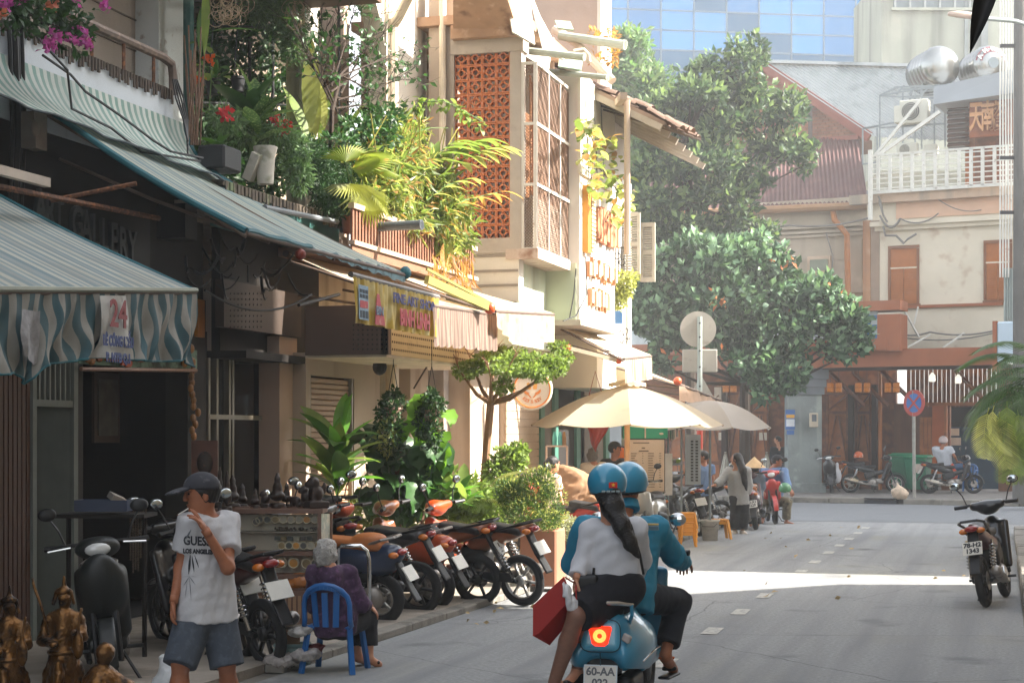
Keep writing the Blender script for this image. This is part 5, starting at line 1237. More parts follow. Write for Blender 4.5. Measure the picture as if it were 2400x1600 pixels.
bark=M('bark_brown','6b5241',.9,.2,8,.4,40);bark_d=M('bark_dark','33281f',.9,.2,10,.3,40);stem_g=M('stem_green','55703a',.6,.15,8)
pot_bk=M('pot_black','1d1f22',.6,.1,6);pot_wh=M('pot_white','b4b0a6',.6,.1,6,stain=('8a8a7a',.55,6));pot_tc=M('pot_terracotta','9c5f45',.8,.15,6)
soil=M('soil','2f241c',.95)
def rnd(a,b_):return random.uniform(a,b_)
bl_std={}
def blade(mat,W=.25,bend=.6,fold=.18,wave=0.,shape=.45):
 k=(mat.name,W,bend,fold,wave,shape)
 if k not in bl_std:bl_std[k]=blade_mesh('leaf',mat,1.,W,bend,fold,7,shape,wave=wave)
 return bl_std[k]
def rosette(t,base,n,L0,L1,meshes,tilt=(.3,1.3),az=(0,6.28),up=0.,name='leaf'):
 for i in range(n):
  a=az[0]+(az[1]-az[0])*((i*.618)%1);
  inst(name,random.choice(meshes),t,Vector(base)+Vector((0,0,up*i/n)),(rnd(*tilt),rnd(-.3,.3),a),rnd(L0,L1))
def pot(t,c,r,h,mat,kind='round'):
 b=B();c=Vector(c)
 if kind=='round':b.lathe([(r*.72,0),(r*.95,h*.85),(r*1.05,h*.86),(r*1.05,h),(r*.9,h),(r*.88,h*.9),(.001,h*.9)],c,18);o=b.build('pot',mat,t,smooth=False);smooth_by_angle(o)
 else:b.box(c+Vector((0,0,h/2)),(r[0],r[1],h));o=bevel(b.build('pot',mat,t),.02)
 return o
def branchy(b,p,d,L_,r,depth,spread=.6,up=.15,n=3,pts=None,seg=4):
 """recursive limbs; collects tip points"""
 path=[Vector(p)];dd=Vector(d).normalized()
 for i in range(seg):
  dd=(dd+Vector((rnd(-1,1),rnd(-1,1),rnd(-1,1)))*.16+Vector((0,0,up*.3))).normalized();path.append(path[-1]+dd*L_/seg)
 b.tube(path,[r*(1-.5*i/seg)for i in range(seg+1)],6 if r>.015 else 4)
 if pts is not None and depth<=1:pts+=path[1:]
 if depth>0:
  for k in range(n):
   q=path[random.randint(seg//2,seg)];nd=(dd+Vector((rnd(-1,1),rnd(-1,1),rnd(-.5,1)))*spread).normalized();branchy(b,q,nd,L_*rnd(.55,.8),r*.55,depth-1,spread,up,n,pts,seg)
def foliage(t,name,cl,n,size,mat,aspect=.5,jit=.7,droop=.2,shell=.5,world=True,kind='stuff'):
 b=B();p,d=blobs(cl,n,shell);leaf_cloud(b,p,d,size,aspect,jit,droop=droop);o=b.build(name,mat,t,world)
 if kind:o['kind']=kind
 return o
 # far trees
def far_tree(name,label,base,trunk,cl,n,size,mat,mat2=None,aspect=.55,limbs=True,droop=.3,r0=.16):
 t=thing(name,label,'tree',base)
 b=B();b.tube([base]+trunk,[r0*(1-.6*i/len(trunk))for i in range(len(trunk)+1)],9)
 if limbs:
  for c,r in cl:
   k=min(range(len(trunk)),key=lambda i:abs(trunk[i].z-(c[2]-1.2)));b.tube([trunk[k],trunk[k].lerp(Vector(c),.5)+Vector((0,0,-.25)),Vector(c)],[.06,.04,.015],5)
 b.build('trunk',bark_d,t)
 cl=fray(cl);b=B();
 p,d=blobs(cl,n,.3);leaf_cloud(b,p,d*.8+np.array([0,0,.35]),size,aspect,.75,droop=droop);o=b.build('crown',mat,t)
 if mat2:
  b=B();p,d=blobs([(Vector(c)+Vector((0,-.1,r[2]*.25)),r)for c,r in cl],n//4,.85);leaf_cloud(b,p,d+np.array([0,0,.5]),size,aspect,.6);b.build('pale_upper_leaves',mat2,t)  # second, paler leaf layer shifted towards the top of each clump
 return t
def cl_px(lst,d):return[(D(px,py,d+dd),(rx*d/4000,rx*d/4000*.9,ry*d/4000))for px,py,rx,ry,dd in lst]
dT=47
lst=[(1730,120,26,34,0),(1775,110,30,34,.5),(1745,170,48,32,0),(1650,180,44,42,0),(1620,220,62,34,-.5),(1690,235,60,40,.8),(1775,215,52,34,0),(1835,235,46,30,.5),(1845,265,44,30,0),(1720,290,80,42,0),(1600,290,60,44,1),(1540,300,52,46,0),(1860,345,48,28,0),(1800,335,60,40,.6),(1690,370,70,42,-.6),(1590,380,58,40,0),(1520,395,46,44,.5),(1760,410,60,34,0),(1660,450,72,36,0),(1560,470,60,40,0),(1510,480,42,40,.5),(1740,480,56,34,0),(1620,530,70,34,0),(1530,540,56,36,0),(1700,545,60,32,0),(1790,545,40,26,0),(1520,210,36,30,1),(1890,385,26,18,0)]
gT=D(1618,1022,dT);gT.z=0
far_tree('tree','tall slim broadleaf tree in front of the brown roof and glass tower',gT,[D(1618,700,dT),D(1616,480,dT),D(1610,330,dT),D(1640,250,dT),D(1740,160,dT)],cl_px(lst,dT),13000,.22,lf_far,lf_far3,.5)
dT=43.5
lst=[(1620,585,70,34,0),(1700,590,60,34,0),(1760,575,46,26,.5),(1560,625,60,36,0),(1650,640,80,42,-.5),(1750,630,70,42,0),(1830,625,52,36,0),(1520,680,48,40,0),(1600,700,70,44,0),(1700,710,80,46,-.6),(1800,690,70,46,0),(1880,680,56,38,0),(1940,690,48,34,0),(1985,730,38,38,0),(1540,745,56,40,0),(1640,760,70,40,0),(1740,780,70,44,0),(1830,760,66,44,0),(1910,750,56,44,0),(2000,790,32,44,0),(1770,840,60,40,-.4),(1840,830,50,44,0),(1810,895,48,44,0),(1860,880,40,30,0),(1950,800,34,36,0),(1560,800,50,30,.5),(1990,830,24,22,0),(1540,850,36,22,.5),(1500,620,30,30,.5)]
gT=D(1745,1022,dT+1.5);gT.z=.15
far_tree('tree','wide low dense tree with drooping branches beside the stone pillar',gT,[D(1745,900,dT+1),D(1730,780,dT+.5),D(1710,690,dT)],cl_px(lst,dT),14000,.21,lf_far2,M('leaf_far_grey','6f8f72',.45,.2,1.2,trans=.3,island=.3),.62)
t=thing('dead_leaves','orange withered leaves scattered through the wide low tree','leaves',D(1700,700,42))
b=B();pts=[D(rnd(1540,1980),rnd(640,860),rnd(42,43))for _ in range(8)]+[D(1690+rnd(-20,10),690+rnd(-15,25),42)for _ in range(12)]+[D(1835+rnd(-30,30),605+rnd(-15,15),42.4)for _ in range(8)]
leaf_cloud(b,pts,[(0,0,-1)]*len(pts),.19,.5,.8);tag(b.build('leaf',lf_dry,t),kind='stuff')
dT=58
lst=[(1455,120,50,40,0),(1490,90,46,30,0),(1500,170,60,40,0),(1450,220,44,46,0),(1520,230,60,46,0),(1470,300,60,50,0),(1530,330,50,46,0),(1480,390,60,50,0),(1480,470,50,50,0)]
gT=D(1480,1022,dT);gT.z=0
far_tree('tree','feathery pale green tree behind the tiled eave',gT,[D(1480,600,dT),D(1480,300,dT),D(1490,160,dT)],cl_px(lst,dT),6000,.26,M('leaf_feathery','57794a',.55,.2,1,trans=.4,island=.35),lf_far3,.4)
# little umbrella-shaped tree
bt=G(1128,1357,.06);dd_=21.5
t=thing('small_tree','small flat-topped tree with a forked trunk by the round sign','tree',bt)
b=B();fork=D(1150,945,dd_)
b.tube([bt,D(1132,1180,dd_),D(1140,1060,dd_),fork],[.07,.055,.05,.048],10)
tips=[]
for px,py,dz in((1085,880,-.1),(1155,870,.25),(1190,865,-.3),(1240,905,-.05),(1290,870,.15),(1150,890,-.4),(1110,860,.3)):
 e=D(px,py,dd_+dz);m_=fork.lerp(e,.5)+Vector((0,0,-.06));b.tube([fork,m_,e],[.035,.025,.012],7);tips.append(e);branchy(b,e,(e-fork).normalized()+Vector((0,0,.2)),.3,.012,1,.9,0,3,None)
b.build('trunk',M('trunk_tan','8b6a50',.85,.15,9,.3,50),t)
cl=[(D(px,py,dd_+dz),(rx*dd_/4000,rx*dd_/4000,ry*dd_/4000))for px,py,rx,ry,dz in((1100,860,42,15,0),(1150,848,50,20,0),(1200,840,52,22,.2),(1250,848,50,20,0),(1295,850,40,18,0),(1190,868,50,14,-.35),(1240,868,46,14,-.3),(1090,875,30,10,-.1),(1300,868,30,12,-.1),(1170,830,40,14,.4),(1325,838,20,12,.2),(1310,815,26,12,.3),(1180,905,26,18,-.3),(1270,880,26,14,-.3))]
foliage(t,'crown',cl,5200,.055,lf_br,.6,.7,.05,.3,kind=None)
# things growing on the planted terrace of the second house and the arch balcony
X_=NX
def leafplant(name,label,base,n,L0,L1,meshes,tilt,az=(0,6.28),up=0.,group=None,potspec=None,cat='plant'):
 t=thing(name,label,cat,base,group=group)
 if potspec:pot(t,Vector(base)-Vector((0,0,potspec[1])),potspec[0],potspec[1],potspec[2],potspec[3]if len(potspec)>3 else 'round')
 rosette(t,base,n,L0,L1,meshes,tilt,az,up);return t
bb=X_(592,372,-7.75)
t=thing('dieffenbachia','tall dark potted plant with big pale-veined leaves on the terrace ledge','plant',bb)
b=B();b.tube([bb+Vector((0,0,-.25)),bb+Vector((0,.02,.3)),bb+Vector((.0,.05,.62))],[.05,.045,.03],8);b.build('stem',stem_g,t)
dm=[blade(lf_var,.36,.35,.2),blade(lf_glossy:=lf_gl,.36,.5,.2)]
for i in range(16):inst('leaf',dm[i%3==0],t,bb+Vector((0,.03,.1+.5*i/16)),(rnd(.5,1.35),rnd(-.3,.3),i*2.4),rnd(.42,.68))
for px,py,s_,tl,az in((640,250,.5,.9,-1.2),(600,220,.6,1.4,.5),(660,250,.5,.5,-1.4),(560,215,.5,1.0,1.5)):inst('leaf',dm[0],t,X_(600,290,-7.7),(tl,0,az),s_)
t=thing('planter','black rectangular planter tub on the teal terrace wall','planter',X_(515,400,-7.6))
pot(t,X_(515,402,-7.65),(.3,.42),.24,pot_bk,'box')
rosette(t,X_(515,345,-7.65),16,.12,.3,[blade(lf_md,.3,.5)],(.4,1.3))
t=thing('vase_pot','tall pale flared pot on the terrace ledge','pot',X_(624,430,-7.55))
b=B();c=X_(622,432,-7.58);smooth_by_angle((b.lathe([(.085,0),(.09,.05),(.105,.3),(.13,.38),(.13,.40),(.11,.40),(.1,.36),(.001,.36)],c,18)and b).build('body',pot_wh,t));b=B();b.box(c+Vector((-.1,-.1,.18)),(.1,.1,.3),Euler((.2,.5,0)));b.build('shard',pot_wh,t)
t=thing('hanging_pots','black hanging pots with orange-flowered vines at the teal post','hanging plant',X_(520,200,-8.2))
for px,py in((500,222),(558,215)):
 pot(t,X_(px,py,-8.2),.085,.16,pot_bk)
 b=B();b.tube([X_(px-10,py-35,-8.2),X_(px,py-170,-8.2)],.006,4);b.build('cord',cable,t)
rosette(t,X_(505,185,-8.2),14,.2,.42,[blade(lf_md,.1,.4)],(.5,1.4))
b=B();vn=[X_(500,195,-8.15),X_(470,160,-8.1),X_(465,230,-8.1),X_(490,260,-8.0),X_(500,120,-8.1)];b.tube(vn,.008,4);b.build('vine',stem_g,t)
hearts=[blade(lf_br,.75,.3,.1),blade(lf_md,.75,.4,.1)]
for i in range(26):inst('leaf',random.choice(hearts),t,X_(455+random.random()*75,100+random.random()*160,-8.1+rnd(-.1,.15)),(rnd(-.8,.5),rnd(-.4,.4),rnd(0,6.28)),rnd(.07,.13))
ofl=M('flower_orange','c75a22',.6,.15,9,trans=.4,island=.2);rfl=M('flower_red','b8323c',.6,.15,9,trans=.4,island=.2);mfl=M('flower_magenta','a84aa0',.6,.15,9,trans=.45,island=.25);pfl=M('flower_pinkish','b26a5a',.6,.15,9,trans=.4,island=.25)
def flowers(t,pts,n,r,size,mat,name='flower'):
 for p in pts:
  b=B();q=[Vector(p)+Vector((rnd(-r,r),rnd(-r,r),rnd(-r,r)))for _ in range(n)];leaf_cloud(b,q,[(0,-.3,.3)]*n,size,.8,1.0);b.build(name,mat,t)
flowers(t,[X_(462,186,-8.0),X_(472,190,-8.0),X_(490,142,-8.0)],22,.04,.05,ofl)
t=thing('trailing_shrub','shrub with red flower heads and pale hanging leaves over the terrace ledge','plant',X_(650,320,-7.7))
foliage(t,'foliage',[(X_(530,280,-7.8),(.15,.2,.12)),(X_(650,310,-7.6),(.2,.25,.12)),(X_(690,360,-7.5),(.15,.2,.25)),(X_(700,410,-7.45),(.12,.2,.22)),(X_(560,310,-7.9),(.2,.2,.15))],1500,.1,M('leaf_grey_green','5d7a55',.5,.2,4,trans=.35,island=.3),.28,.7,.5)
flowers(t,[X_(528,268,-7.7),X_(640,280,-7.6),X_(672,296,-7.5),X_(668,306,-7.5)],26,.05,.06,rfl)
t=thing('fern','big bushy dark fern spilling over the teal terrace wall','fern',X_(760,420,-7.5))
foliage(t,'foliage',[(X_(740,400,-7.55),(.28,.35,.28)),(X_(790,430,-7.5),(.25,.35,.28)),(X_(770,470,-7.4),(.18,.3,.2)),(X_(720,360,-7.6),(.25,.3,.2)),(X_(800,490,-7.4),(.12,.2,.18))],7500,.07,lf_dk,.22,.9,.3,.2)
t=thing('asparagus_fern','feathery fern hanging at the top of the planted terrace with coiled roots','fern',X_(650,20,-8))
foliage(t,'foliage',[(X_(640,20,-8.0),(.3,.3,.25)),(X_(685,60,-7.9),(.2,.25,.3)),(X_(600,10,-8.1),(.2,.25,.2)),(X_(690,110,-7.9),(.15,.2,.2)),(X_(640,-20,-8),(.35,.3,.2))],5000,.08,M('leaf_fern_grey','55704a',.6,.2,5,trans=.35,island=.3),.14,.9,.4,.2)
b=B()
for i in range(26):b.torus(X_(505+random.random()*75,-5+random.random()*55,-7.7),rnd(.05,.10),.004,(rnd(-.5,.5),-1,rnd(-.5,.5)),18,4)
for i in range(16):b.torus(X_(672+random.random()*40,15+random.random()*40,-7.7),rnd(.04,.09),.004,(rnd(-.5,.5),-1,rnd(-.5,.5)),18,4)
tag(b.build('coiled_root',M('root_pale','9c8a70',.7),t),kind='stuff')
t=thing('strap_leaf_plant','plant with long strap leaves hanging from the top of the terrace','plant',X_(490,0,-7.8))
st=[blade(lf_br,.13,.1,.1),blade(lf_md,.13,.3,.1),blade(lf_yl,.14,.08,.1)]
inst('leaf',st[0],t,X_(481,-40,-7.8),(R(-88),0,0),.75);inst('leaf',st[1],t,X_(492,75,-7.8),(.2,0,R(-74)),.55);inst('leaf',st[1],t,X_(640,45,-7.8),(.1,0,R(-80)),.38)
inst('leaf',st[1],t,X_(470,20,-7.9),(R(-80),0,1),.5)
b=B()
for i in range(14):p=X_(440+random.random()*30,340,-7.8+rnd(-.2,.1));b.tube([p,p+Vector((rnd(-.1,.1),rnd(-.1,.2),rnd(.6,1.2)))],.008,4)
b.build('stick',bark,t)
t=thing('shelf_frame','dark rods and pipes that carry the terrace plants','frame',X_(560,150,-8.6))
b=B()
for px in(590,700,1010):b.tube([X_(px*.5+290,-40,-8.6),X_(px*.5+290,400,-8.6)],.02,6)
for py in(5,60,240):b.tube([X_(440,py,-8.5),X_(740,py+8,-8.5)],.015,5)
b.build('rod',MATS['matt_black'],t)
t=thing('terrace_thicket','dark thicket of mixed leaves filling the back of the planted terrace','plants',X_(580,200,-8.9))
foliage(t,'foliage',[(X_(px,py,-8.8),(r,.4,r))for px,py,r in((470,120,.3),(530,60,.35),(600,90,.35),(660,150,.35),(560,180,.3),(480,260,.3),(560,280,.35),(640,230,.35),(690,300,.35),(620,330,.35),(500,330,.3),(690,60,.3),(490,400,.3),(560,400,.3),(640,400,.3),(700,400,.3),(600,430,.3),(520,370,.35))],6000,.11,lf_dk,.45,.8,.2,.2)
t=thing('heliconia','tall upright yellow-green leaves in the arch, lit from behind','plant',X_(735,330,-8))
hm_=[blade(lf_yl,.2,.08,.12),blade(lf_br,.24,.25,.15),blade(lf_br,.24,.12,.15)]
inst('leaf',hm_[0],t,X_(728,300,-7.8),(R(88),0,.3),1.1);inst('leaf',hm_[0],t,X_(735,330,-7.9),(R(84),0,.3),.9)
for px,py,s_,tl,az,k in((720,330,.8,1.2,1.2,1),(745,340,.9,1.3,-.6,2),(760,350,.8,1.1,-1.2,1),(780,360,.9,1.0,-1.5,2),(740,350,.7,1.4,2,1),(800,380,.9,.8,-1.4,1),(820,350,.8,1.0,-.9,0),(850,330,.8,1.1,-1.1,1),(760,300,.8,1.3,.5,0),(870,360,.7,1.2,-.4,2)):inst('leaf',hm_[k],t,X_(px,py,-8+rnd(-.2,.3)),(tl,rnd(-.2,.2),az),s_)
bs=X_(775,320,-7.5)
t=thing('branchy_shrub','dark bare-branched shrub with small glossy leaves reaching over the balcony','shrub',bs)
b=B();tips=[]
b.tube([bs-Vector((0,0,.3)),X_(778,260,-7.5),X_(795,190,-7.5)],[.035,.03,.026],7)
for px,py in((690,60),(745,30),(800,-40),(835,0),(860,90),(900,60),(930,130),(960,170),(985,100),(900,220),(860,240),(720,130),(700,90),(930,250)):
 e=X_(px,py,-7.5+rnd(-.3,.35));s0=X_(790+rnd(-15,10),200+rnd(-30,80),-7.5);b.tube([s0,s0.lerp(e,.5)+Vector((0,0,rnd(-.08,.08))),e],[.014,.009,.004],5)
 for k in range(9):q=s0.lerp(e,rnd(.25,.95));branchy(b,q,(e-s0).normalized()+Vector((rnd(-1,1),rnd(-1,1),rnd(-1,1)))*.8,.34,.006,1,.8,.1,3,tips,3)
tag(b.build('branch',bark_d,t),kind='stuff')
b=B();tp=[p for p in tips if random.random()<(.34 if p.z>5.6 else .55)];leaf_cloud(b,tp,RNG.normal(size=(len(tp),3)),.095,.5,.8);tag(b.build('leaf',lf_gl,t),kind='stuff')
t=thing('balcony_shrub','low leafy shrub below the branched one on the balcony edge','shrub',X_(860,280,-7.3))
foliage(t,'foliage',[(X_(840,300,-7.35),(.3,.35,.12)),(X_(900,275,-7.2),(.25,.3,.12)),(X_(880,320,-7.3),(.3,.35,.15)),(X_(800,340,-7.4),(.25,.3,.15))],900,.09,lf_gl,.5,.7,.1,.3)
t=thing('bamboo','mass of sunlit yellow-green bamboo leaves over the wooden balcony','bamboo',X_(950,450,-7.2))
cl=[(X_(px,py,x),(rx,rx,rz))for px,py,x,rx,rz in((850,380,-7.4,.32,.3),(900,330,-7.4,.35,.3),(950,300,-7.5,.3,.22),(940,390,-7.2,.4,.35),(1000,420,-7.1,.38,.35),(900,450,-7.2,.38,.32),(850,470,-7.3,.3,.28),(1010,490,-7.0,.35,.3),(950,510,-7.1,.35,.25),(1060,490,-6.9,.28,.32),(1080,550,-6.9,.18,.26),(1040,560,-6.95,.22,.22),(890,400,-7.3,.4,.3))]
b=B();p,d_=blobs(cl,2900,.25);leaf_cloud(b,p,d_*.5+np.array([.1,0,-.5]),.17,.16,.8,droop=.2);tag(b.build('leaf',lf_yl,t),kind='stuff')
b=B();p,d_=blobs(cl,500,.5);leaf_cloud(b,p,d_*.5+np.array([.1,0,-.4]),.18,.18,.8,droop=.2);tag(b.build('dry_leaf',lf_or,t),kind='stuff')
b=B();p,d_=blobs(cl,2400,.2);leaf_cloud(b,p,d_*.5+np.array([.1,0,-.4]),.19,.24,.8);tag(b.build('green_leaf',lf_br,t),kind='stuff')
b=B()
for i in range(18):p=X_(850+i*14,530,-7.3+rnd(-.2,.2));b.tube([p,p+Vector((rnd(-.1,.2),rnd(-.2,.2),.7)),p+Vector((rnd(0,.4),rnd(-.3,.3),1.3))],.008,5)
b.build('cane',M('cane_yellow','8f8a3c',.5),t)
t=thing('ginger_plant','ginger plant with long glowing green and orange leaves in front of the terracotta screen','plant',X_(1040,440,-6.9))
gm=[blade(lf_br,.28,.45,.2),blade(lf_yl,.26,.5,.2),blade(lf_or,.18,.55,.2)]
def rowleaf(p0,p1,n,L_,k,droop=.3):
 p0,p1=Vector(p0),Vector(p1);ax_=(p1-p0).normalized();az=math.atan2(-ax_.x,ax_.y)
 b=B();b.tube([p0,p0.lerp(p1,.5)+Vector((0,0,.06)),p1],.01,5);b.build('stalk',stem_g,t)
 for i in range(n):
  f=.15+.85*i/(n-1);s_=1 if i%2 else-1;inst('leaf',gm[k],t,p0.lerp(p1,f)+Vector((0,0,.06*math.sin(f*3))),(.25-droop*.3,0,az+s_*(1.0-.6*f)),L_*(1-.3*abs(f-.5)))
rowleaf(X_(1010,395,-7.0),X_(1060,335,-6.8),9,.56,0);rowleaf(X_(1040,400,-6.9),X_(1165,348,-6.3),10,.52,1);rowleaf(X_(1060,370,-6.8),X_(1130,330,-6.5),8,.48,0)
rowleaf(X_(1010,510,-6.9),X_(1165,452,-6.3),9,.46,2);rowleaf(X_(1000,470,-6.9),X_(1100,420,-6.5),8,.34,1)
for px,py,tl,az,s_ in((1015,400,1.35,0,.5),(1035,395,1.2,-.6,.5),(1025,400,1.45,.8,.45)):inst('leaf',gm[0],t,X_(px,py,-7.0),(tl,0,az),s_)
t=thing('palmate_creeper','bright arching creeper with lobed leaves above the ginger plant','creeper',X_(1000,260,-7))
b=B();pa=[X_(930,300,-7.4),X_(980,240,-7.2),X_(1040,236,-6.9),X_(1090,262,-6.7),X_(1130,285,-6.5)];b.tube(pa,.008,5);b.tube([X_(930,320,-7.3),X_(1010,300,-7.0),X_(1050,300,-6.9)],.006,4);b.build('stem',stem_g,t)
lm_=blade(lf_br,.5,.5,.15)
for i in range(46):
 f=rnd(0,3.99);p=pa[int(f)].lerp(pa[int(f)+1],f%1);
 for k in(-.6,0,.6):inst('leaf',lm_,t,p+Vector((rnd(-.06,.06),rnd(-.06,.06),rnd(-.1,.06))),(rnd(-.9,.2),0,rnd(0,6)+k),rnd(.08,.15))if i%2==0 or k==0 else None
t=thing('fan_palm','fan palm with pleated half-dry leaves on the balcony edge','palm',X_(840,480,-7.3))
def fan_mesh(mat,n=20,ang=2.6):
 b=B()
 for i in range(n):
  a0=-ang/2+ang*i/n;a1=a0+ang/n;am=(a0+a1)/2
  pol=lambda a,r,z:(r*math.sin(a),r*math.cos(a),z)
  b.add([(0,0,0),pol(a0,.6,.0),pol(am,.62,.05),pol(a1,.6,.0),pol(am,1.0,-.12)],[(0,1,2),(0,2,3),(1,4,2),(2,4,3)])
 return b.mesh('fan_leaf',mat,False)
fg,fyl=fan_mesh(M('fan_green','7d8c3a',.5,.2,5,trans=.45,stain=('b59a55',.58,9))),fan_mesh(lf_yl)
for px,py,rt_,s_,m_ in((825,395,(.3,-.2,-1.2),.55,fg),(850,440,(-1.2,.2,-1.9),.5,fyl),(855,400,(.1,.3,-.7),.42,fg),(820,430,(-.6,0,-2.6),.35,fyl),(870,455,(-.8,0,-1.4),.36,fyl),(810,380,(.9,0,.2),.35,fg)):
 inst('fan_leaf',m_,t,X_(px,py,-7.05),rt_,s_);b=B();b.tube([X_(px,py,-7.05),X_(835,500,-7.35)],.008,5);b.build('stalk',stem_g,t)
for px,py in((822,525),(860,520)):
 q=thing('flower_pot','terracotta pot behind the balcony slats, %s of two'%('left' if px<840 else 'right'),'pot',X_(px,py+15,-7.3),group='pots on the balcony');pot(q,X_(px,py+22,-7.3),.12,.2,pot_tc)
t=thing('hanging_dry_leaves','dry orange strands hanging under the wooden balcony','leaves',X_(1050,620,-6.8))
b=B();pts=[X_(rnd(1010,1110),rnd(590,670),-6.8+rnd(-.15,.2))for _ in range(160)];leaf_cloud(b,pts,[(0,0,-1)]*160,.2,.12,.5);tag(b.build('strand',lf_or,t),kind='stuff')
inst('leaf',gm[1],t,X_(1052,560,-6.85),(R(-80),0,.3),.45);inst('leaf',gm[2],t,X_(1040,570,-6.85),(R(-75),0,1),.4)
t=thing('bougainvillea','bougainvillea with magenta flowers hanging in at the top left corner','climbing plant',X_(100,20,-7.6))
cl=[(X_(px,py,-7.5),(r*.8,r,r*.7))for px,py,r in((20,20,.2),(70,25,.22),(120,15,.2),(160,40,.16),(190,70,.12),(60,60,.12),(185,115,.07),(130,90,.1),(30,-20,.25),(120,-20,.25),(150,60,.13),(200,20,.1))]
b=B();p,d_=blobs(cl,950,.3);leaf_cloud(b,p,d_,.075,.6,.7,droop=.5);tag(b.build('leaf',lf_dk,t),kind='stuff')
flowers(t,[X_(px,py,-7.4)for px,py in((8,8),(22,14),(180,0),(245,2),(248,12),(118,98),(125,108),(128,82),(165,92),(175,98),(188,72),(205,92),(208,108),(198,96),(112,112),(60,-5))],14,.035,.05,mfl)
flowers(t,[X_(px,py,-7.4)for px,py in((125,5),(118,15),(0,36),(135,2))],12,.03,.05,pfl)
b=B();b.tube([X_(-30,10,-7.6),X_(90,40,-7.5),X_(150,70,-7.45),X_(205,100,-7.4)],.008,5);b.tube([X_(60,0,-7.6),X_(130,100,-7.45)],.006,4);b.build('stem',bark_d,t)
t=thing('vine','sunlit yellow-green vine climbing the white boards of the sign wall','vine',NX(1400,400,-6))
XE_=-5.95;b=B();b.tube([NX(1365,360,XE_),NX(1410,400,XE_),NX(1450,450,XE_),NX(1420,520,XE_)],.012,5);b.tube([NX(1380,300,XE_),NX(1395,350,XE_),NX(1385,420,XE_)],.01,5);b.build('stem',bark,t)
om=[blade(lf_yl,.6,.3,.15),blade(lf_br,.6,.3,.15),blade(lf_or,.6,.3,.15)]
for i in range(230):
 px,py=random.choice(((1375,290),(1390,320),(1380,360),(1420,340),(1440,370),(1410,400),(1450,420),(1455,460),(1400,440),(1470,500),(1450,510)));inst('leaf',om[random.choice((0,0,0,1,1,2))],t,NX(px+rnd(-24,24),py+rnd(-22,22),XE_+rnd(-.05,.3)),(rnd(-.9,.5),rnd(-.4,.4),rnd(0,6.28)),rnd(.12,.2))
t=thing('yellow_shrub','small yellow-green feathery plant growing from the ledge under the open shutters','plant',D(1465,690,28.3))
foliage(t,'foliage',[(D(1462,660,28.2),(.18,.18,.16)),(D(1455,690,28.2),(.15,.15,.16)),(D(1478,650,28.3),(.1,.1,.07)),(D(1450,710,28.2),(.1,.1,.1))],700,.09,lf_yl,.45,.7,.2,.3)
t=thing('roof_weeds','dry yellow weeds growing on the old tiled roof','plant',D(1395,110,27))
foliage(t,'foliage',[(D(1390,85,27),(.08,.08,.15)),(D(1432,85,27),(.1,.1,.12)),(D(1437,130,26.8),(.07,.07,.18)),(D(1400,140,27),(.1,.1,.08))],260,.09,lf_or,.4,.7,.1,.3)
# plants on the left pavement
g0=lambda px,y,x:Vector((x,y,.06))
bb=D(790,1160,18.9)
t=thing('cordyline','broad-leaved bright green plant beside the rolling shutter, lit from behind','plant',bb)
b=B();b.tube([(bb.x,bb.y,.06),bb],.04,7);b.build('stem',stem_g,t);cm=[blade(lf_br,.3,.4,.25),blade(lf_md,.3,.5,.25),blade(M('leaf_fresh','5f9436',.45,.15,5,trans=.5,island=.2),.28,.3,.25)]
for i in range(30):inst('leaf',cm[i%3],t,bb+Vector((0,0,.02*i)),(rnd(.25,1.35),rnd(-.3,.3),i*2.4),rnd(.5,.75))
t=thing('cordyline','darker broad-leaved plant behind the row of scooters','plant',D(1060,1190,19.5))
bb=D(1065,1195,20);
for i in range(26):inst('leaf',cm[i%3],t,bb+Vector((rnd(-.2,.25),rnd(-.2,.2),.01*i)),(rnd(.25,1.35),rnd(-.3,.3),i*2.4),rnd(.32,.5))
t=thing('cordyline','small bright broad-leaved plant glimpsed past the beige column','plant',D(645,1100,20.5));
for px in(645,705):
 bb=D(px,1130,20.2)
 for i in range(9):inst('leaf',cm[2],t,bb,(rnd(.7,1.4),0,i*2.4),rnd(.3,.5))
t=thing('philodendron','large dark climbing mass of big leaves on the pavement by the shutter','climbing plant',D(940,1180,20))
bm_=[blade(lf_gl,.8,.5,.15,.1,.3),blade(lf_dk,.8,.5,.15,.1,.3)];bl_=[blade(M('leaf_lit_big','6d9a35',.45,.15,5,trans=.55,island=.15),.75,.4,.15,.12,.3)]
for i in range(120):
 px,py=random.choice(((880,1060),(920,1090),(960,1050),(930,1130),(980,1110),(900,1150),(1000,1060),(890,1010),(960,1160),(1010,1120)));inst('leaf',random.choice(bm_),t,D(px+rnd(-30,30),py+rnd(-30,30),20+rnd(-.4,.3)),(rnd(-1.2,.1),rnd(-.4,.4),rnd(0,6.28)),rnd(.22,.4))
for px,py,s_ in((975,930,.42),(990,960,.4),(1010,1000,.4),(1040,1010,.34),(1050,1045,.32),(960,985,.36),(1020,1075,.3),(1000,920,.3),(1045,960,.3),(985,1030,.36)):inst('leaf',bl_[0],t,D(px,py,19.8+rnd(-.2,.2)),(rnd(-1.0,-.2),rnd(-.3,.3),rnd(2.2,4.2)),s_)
b=B();b.tube([(D(940,1180,20).x,D(940,1180,20).y,.06),D(930,1080,20),D(970,960,20)],.03,6);b.tube([(D(980,1180,20).x,D(980,1180,20).y,.06),D(1000,1050,20),D(1010,950,20)],.025,6);b.build('stem',bark,t)
pot(t,(D(940,1180,20).x,D(940,1180,20).y,.06),.25,.3,pot_tc)
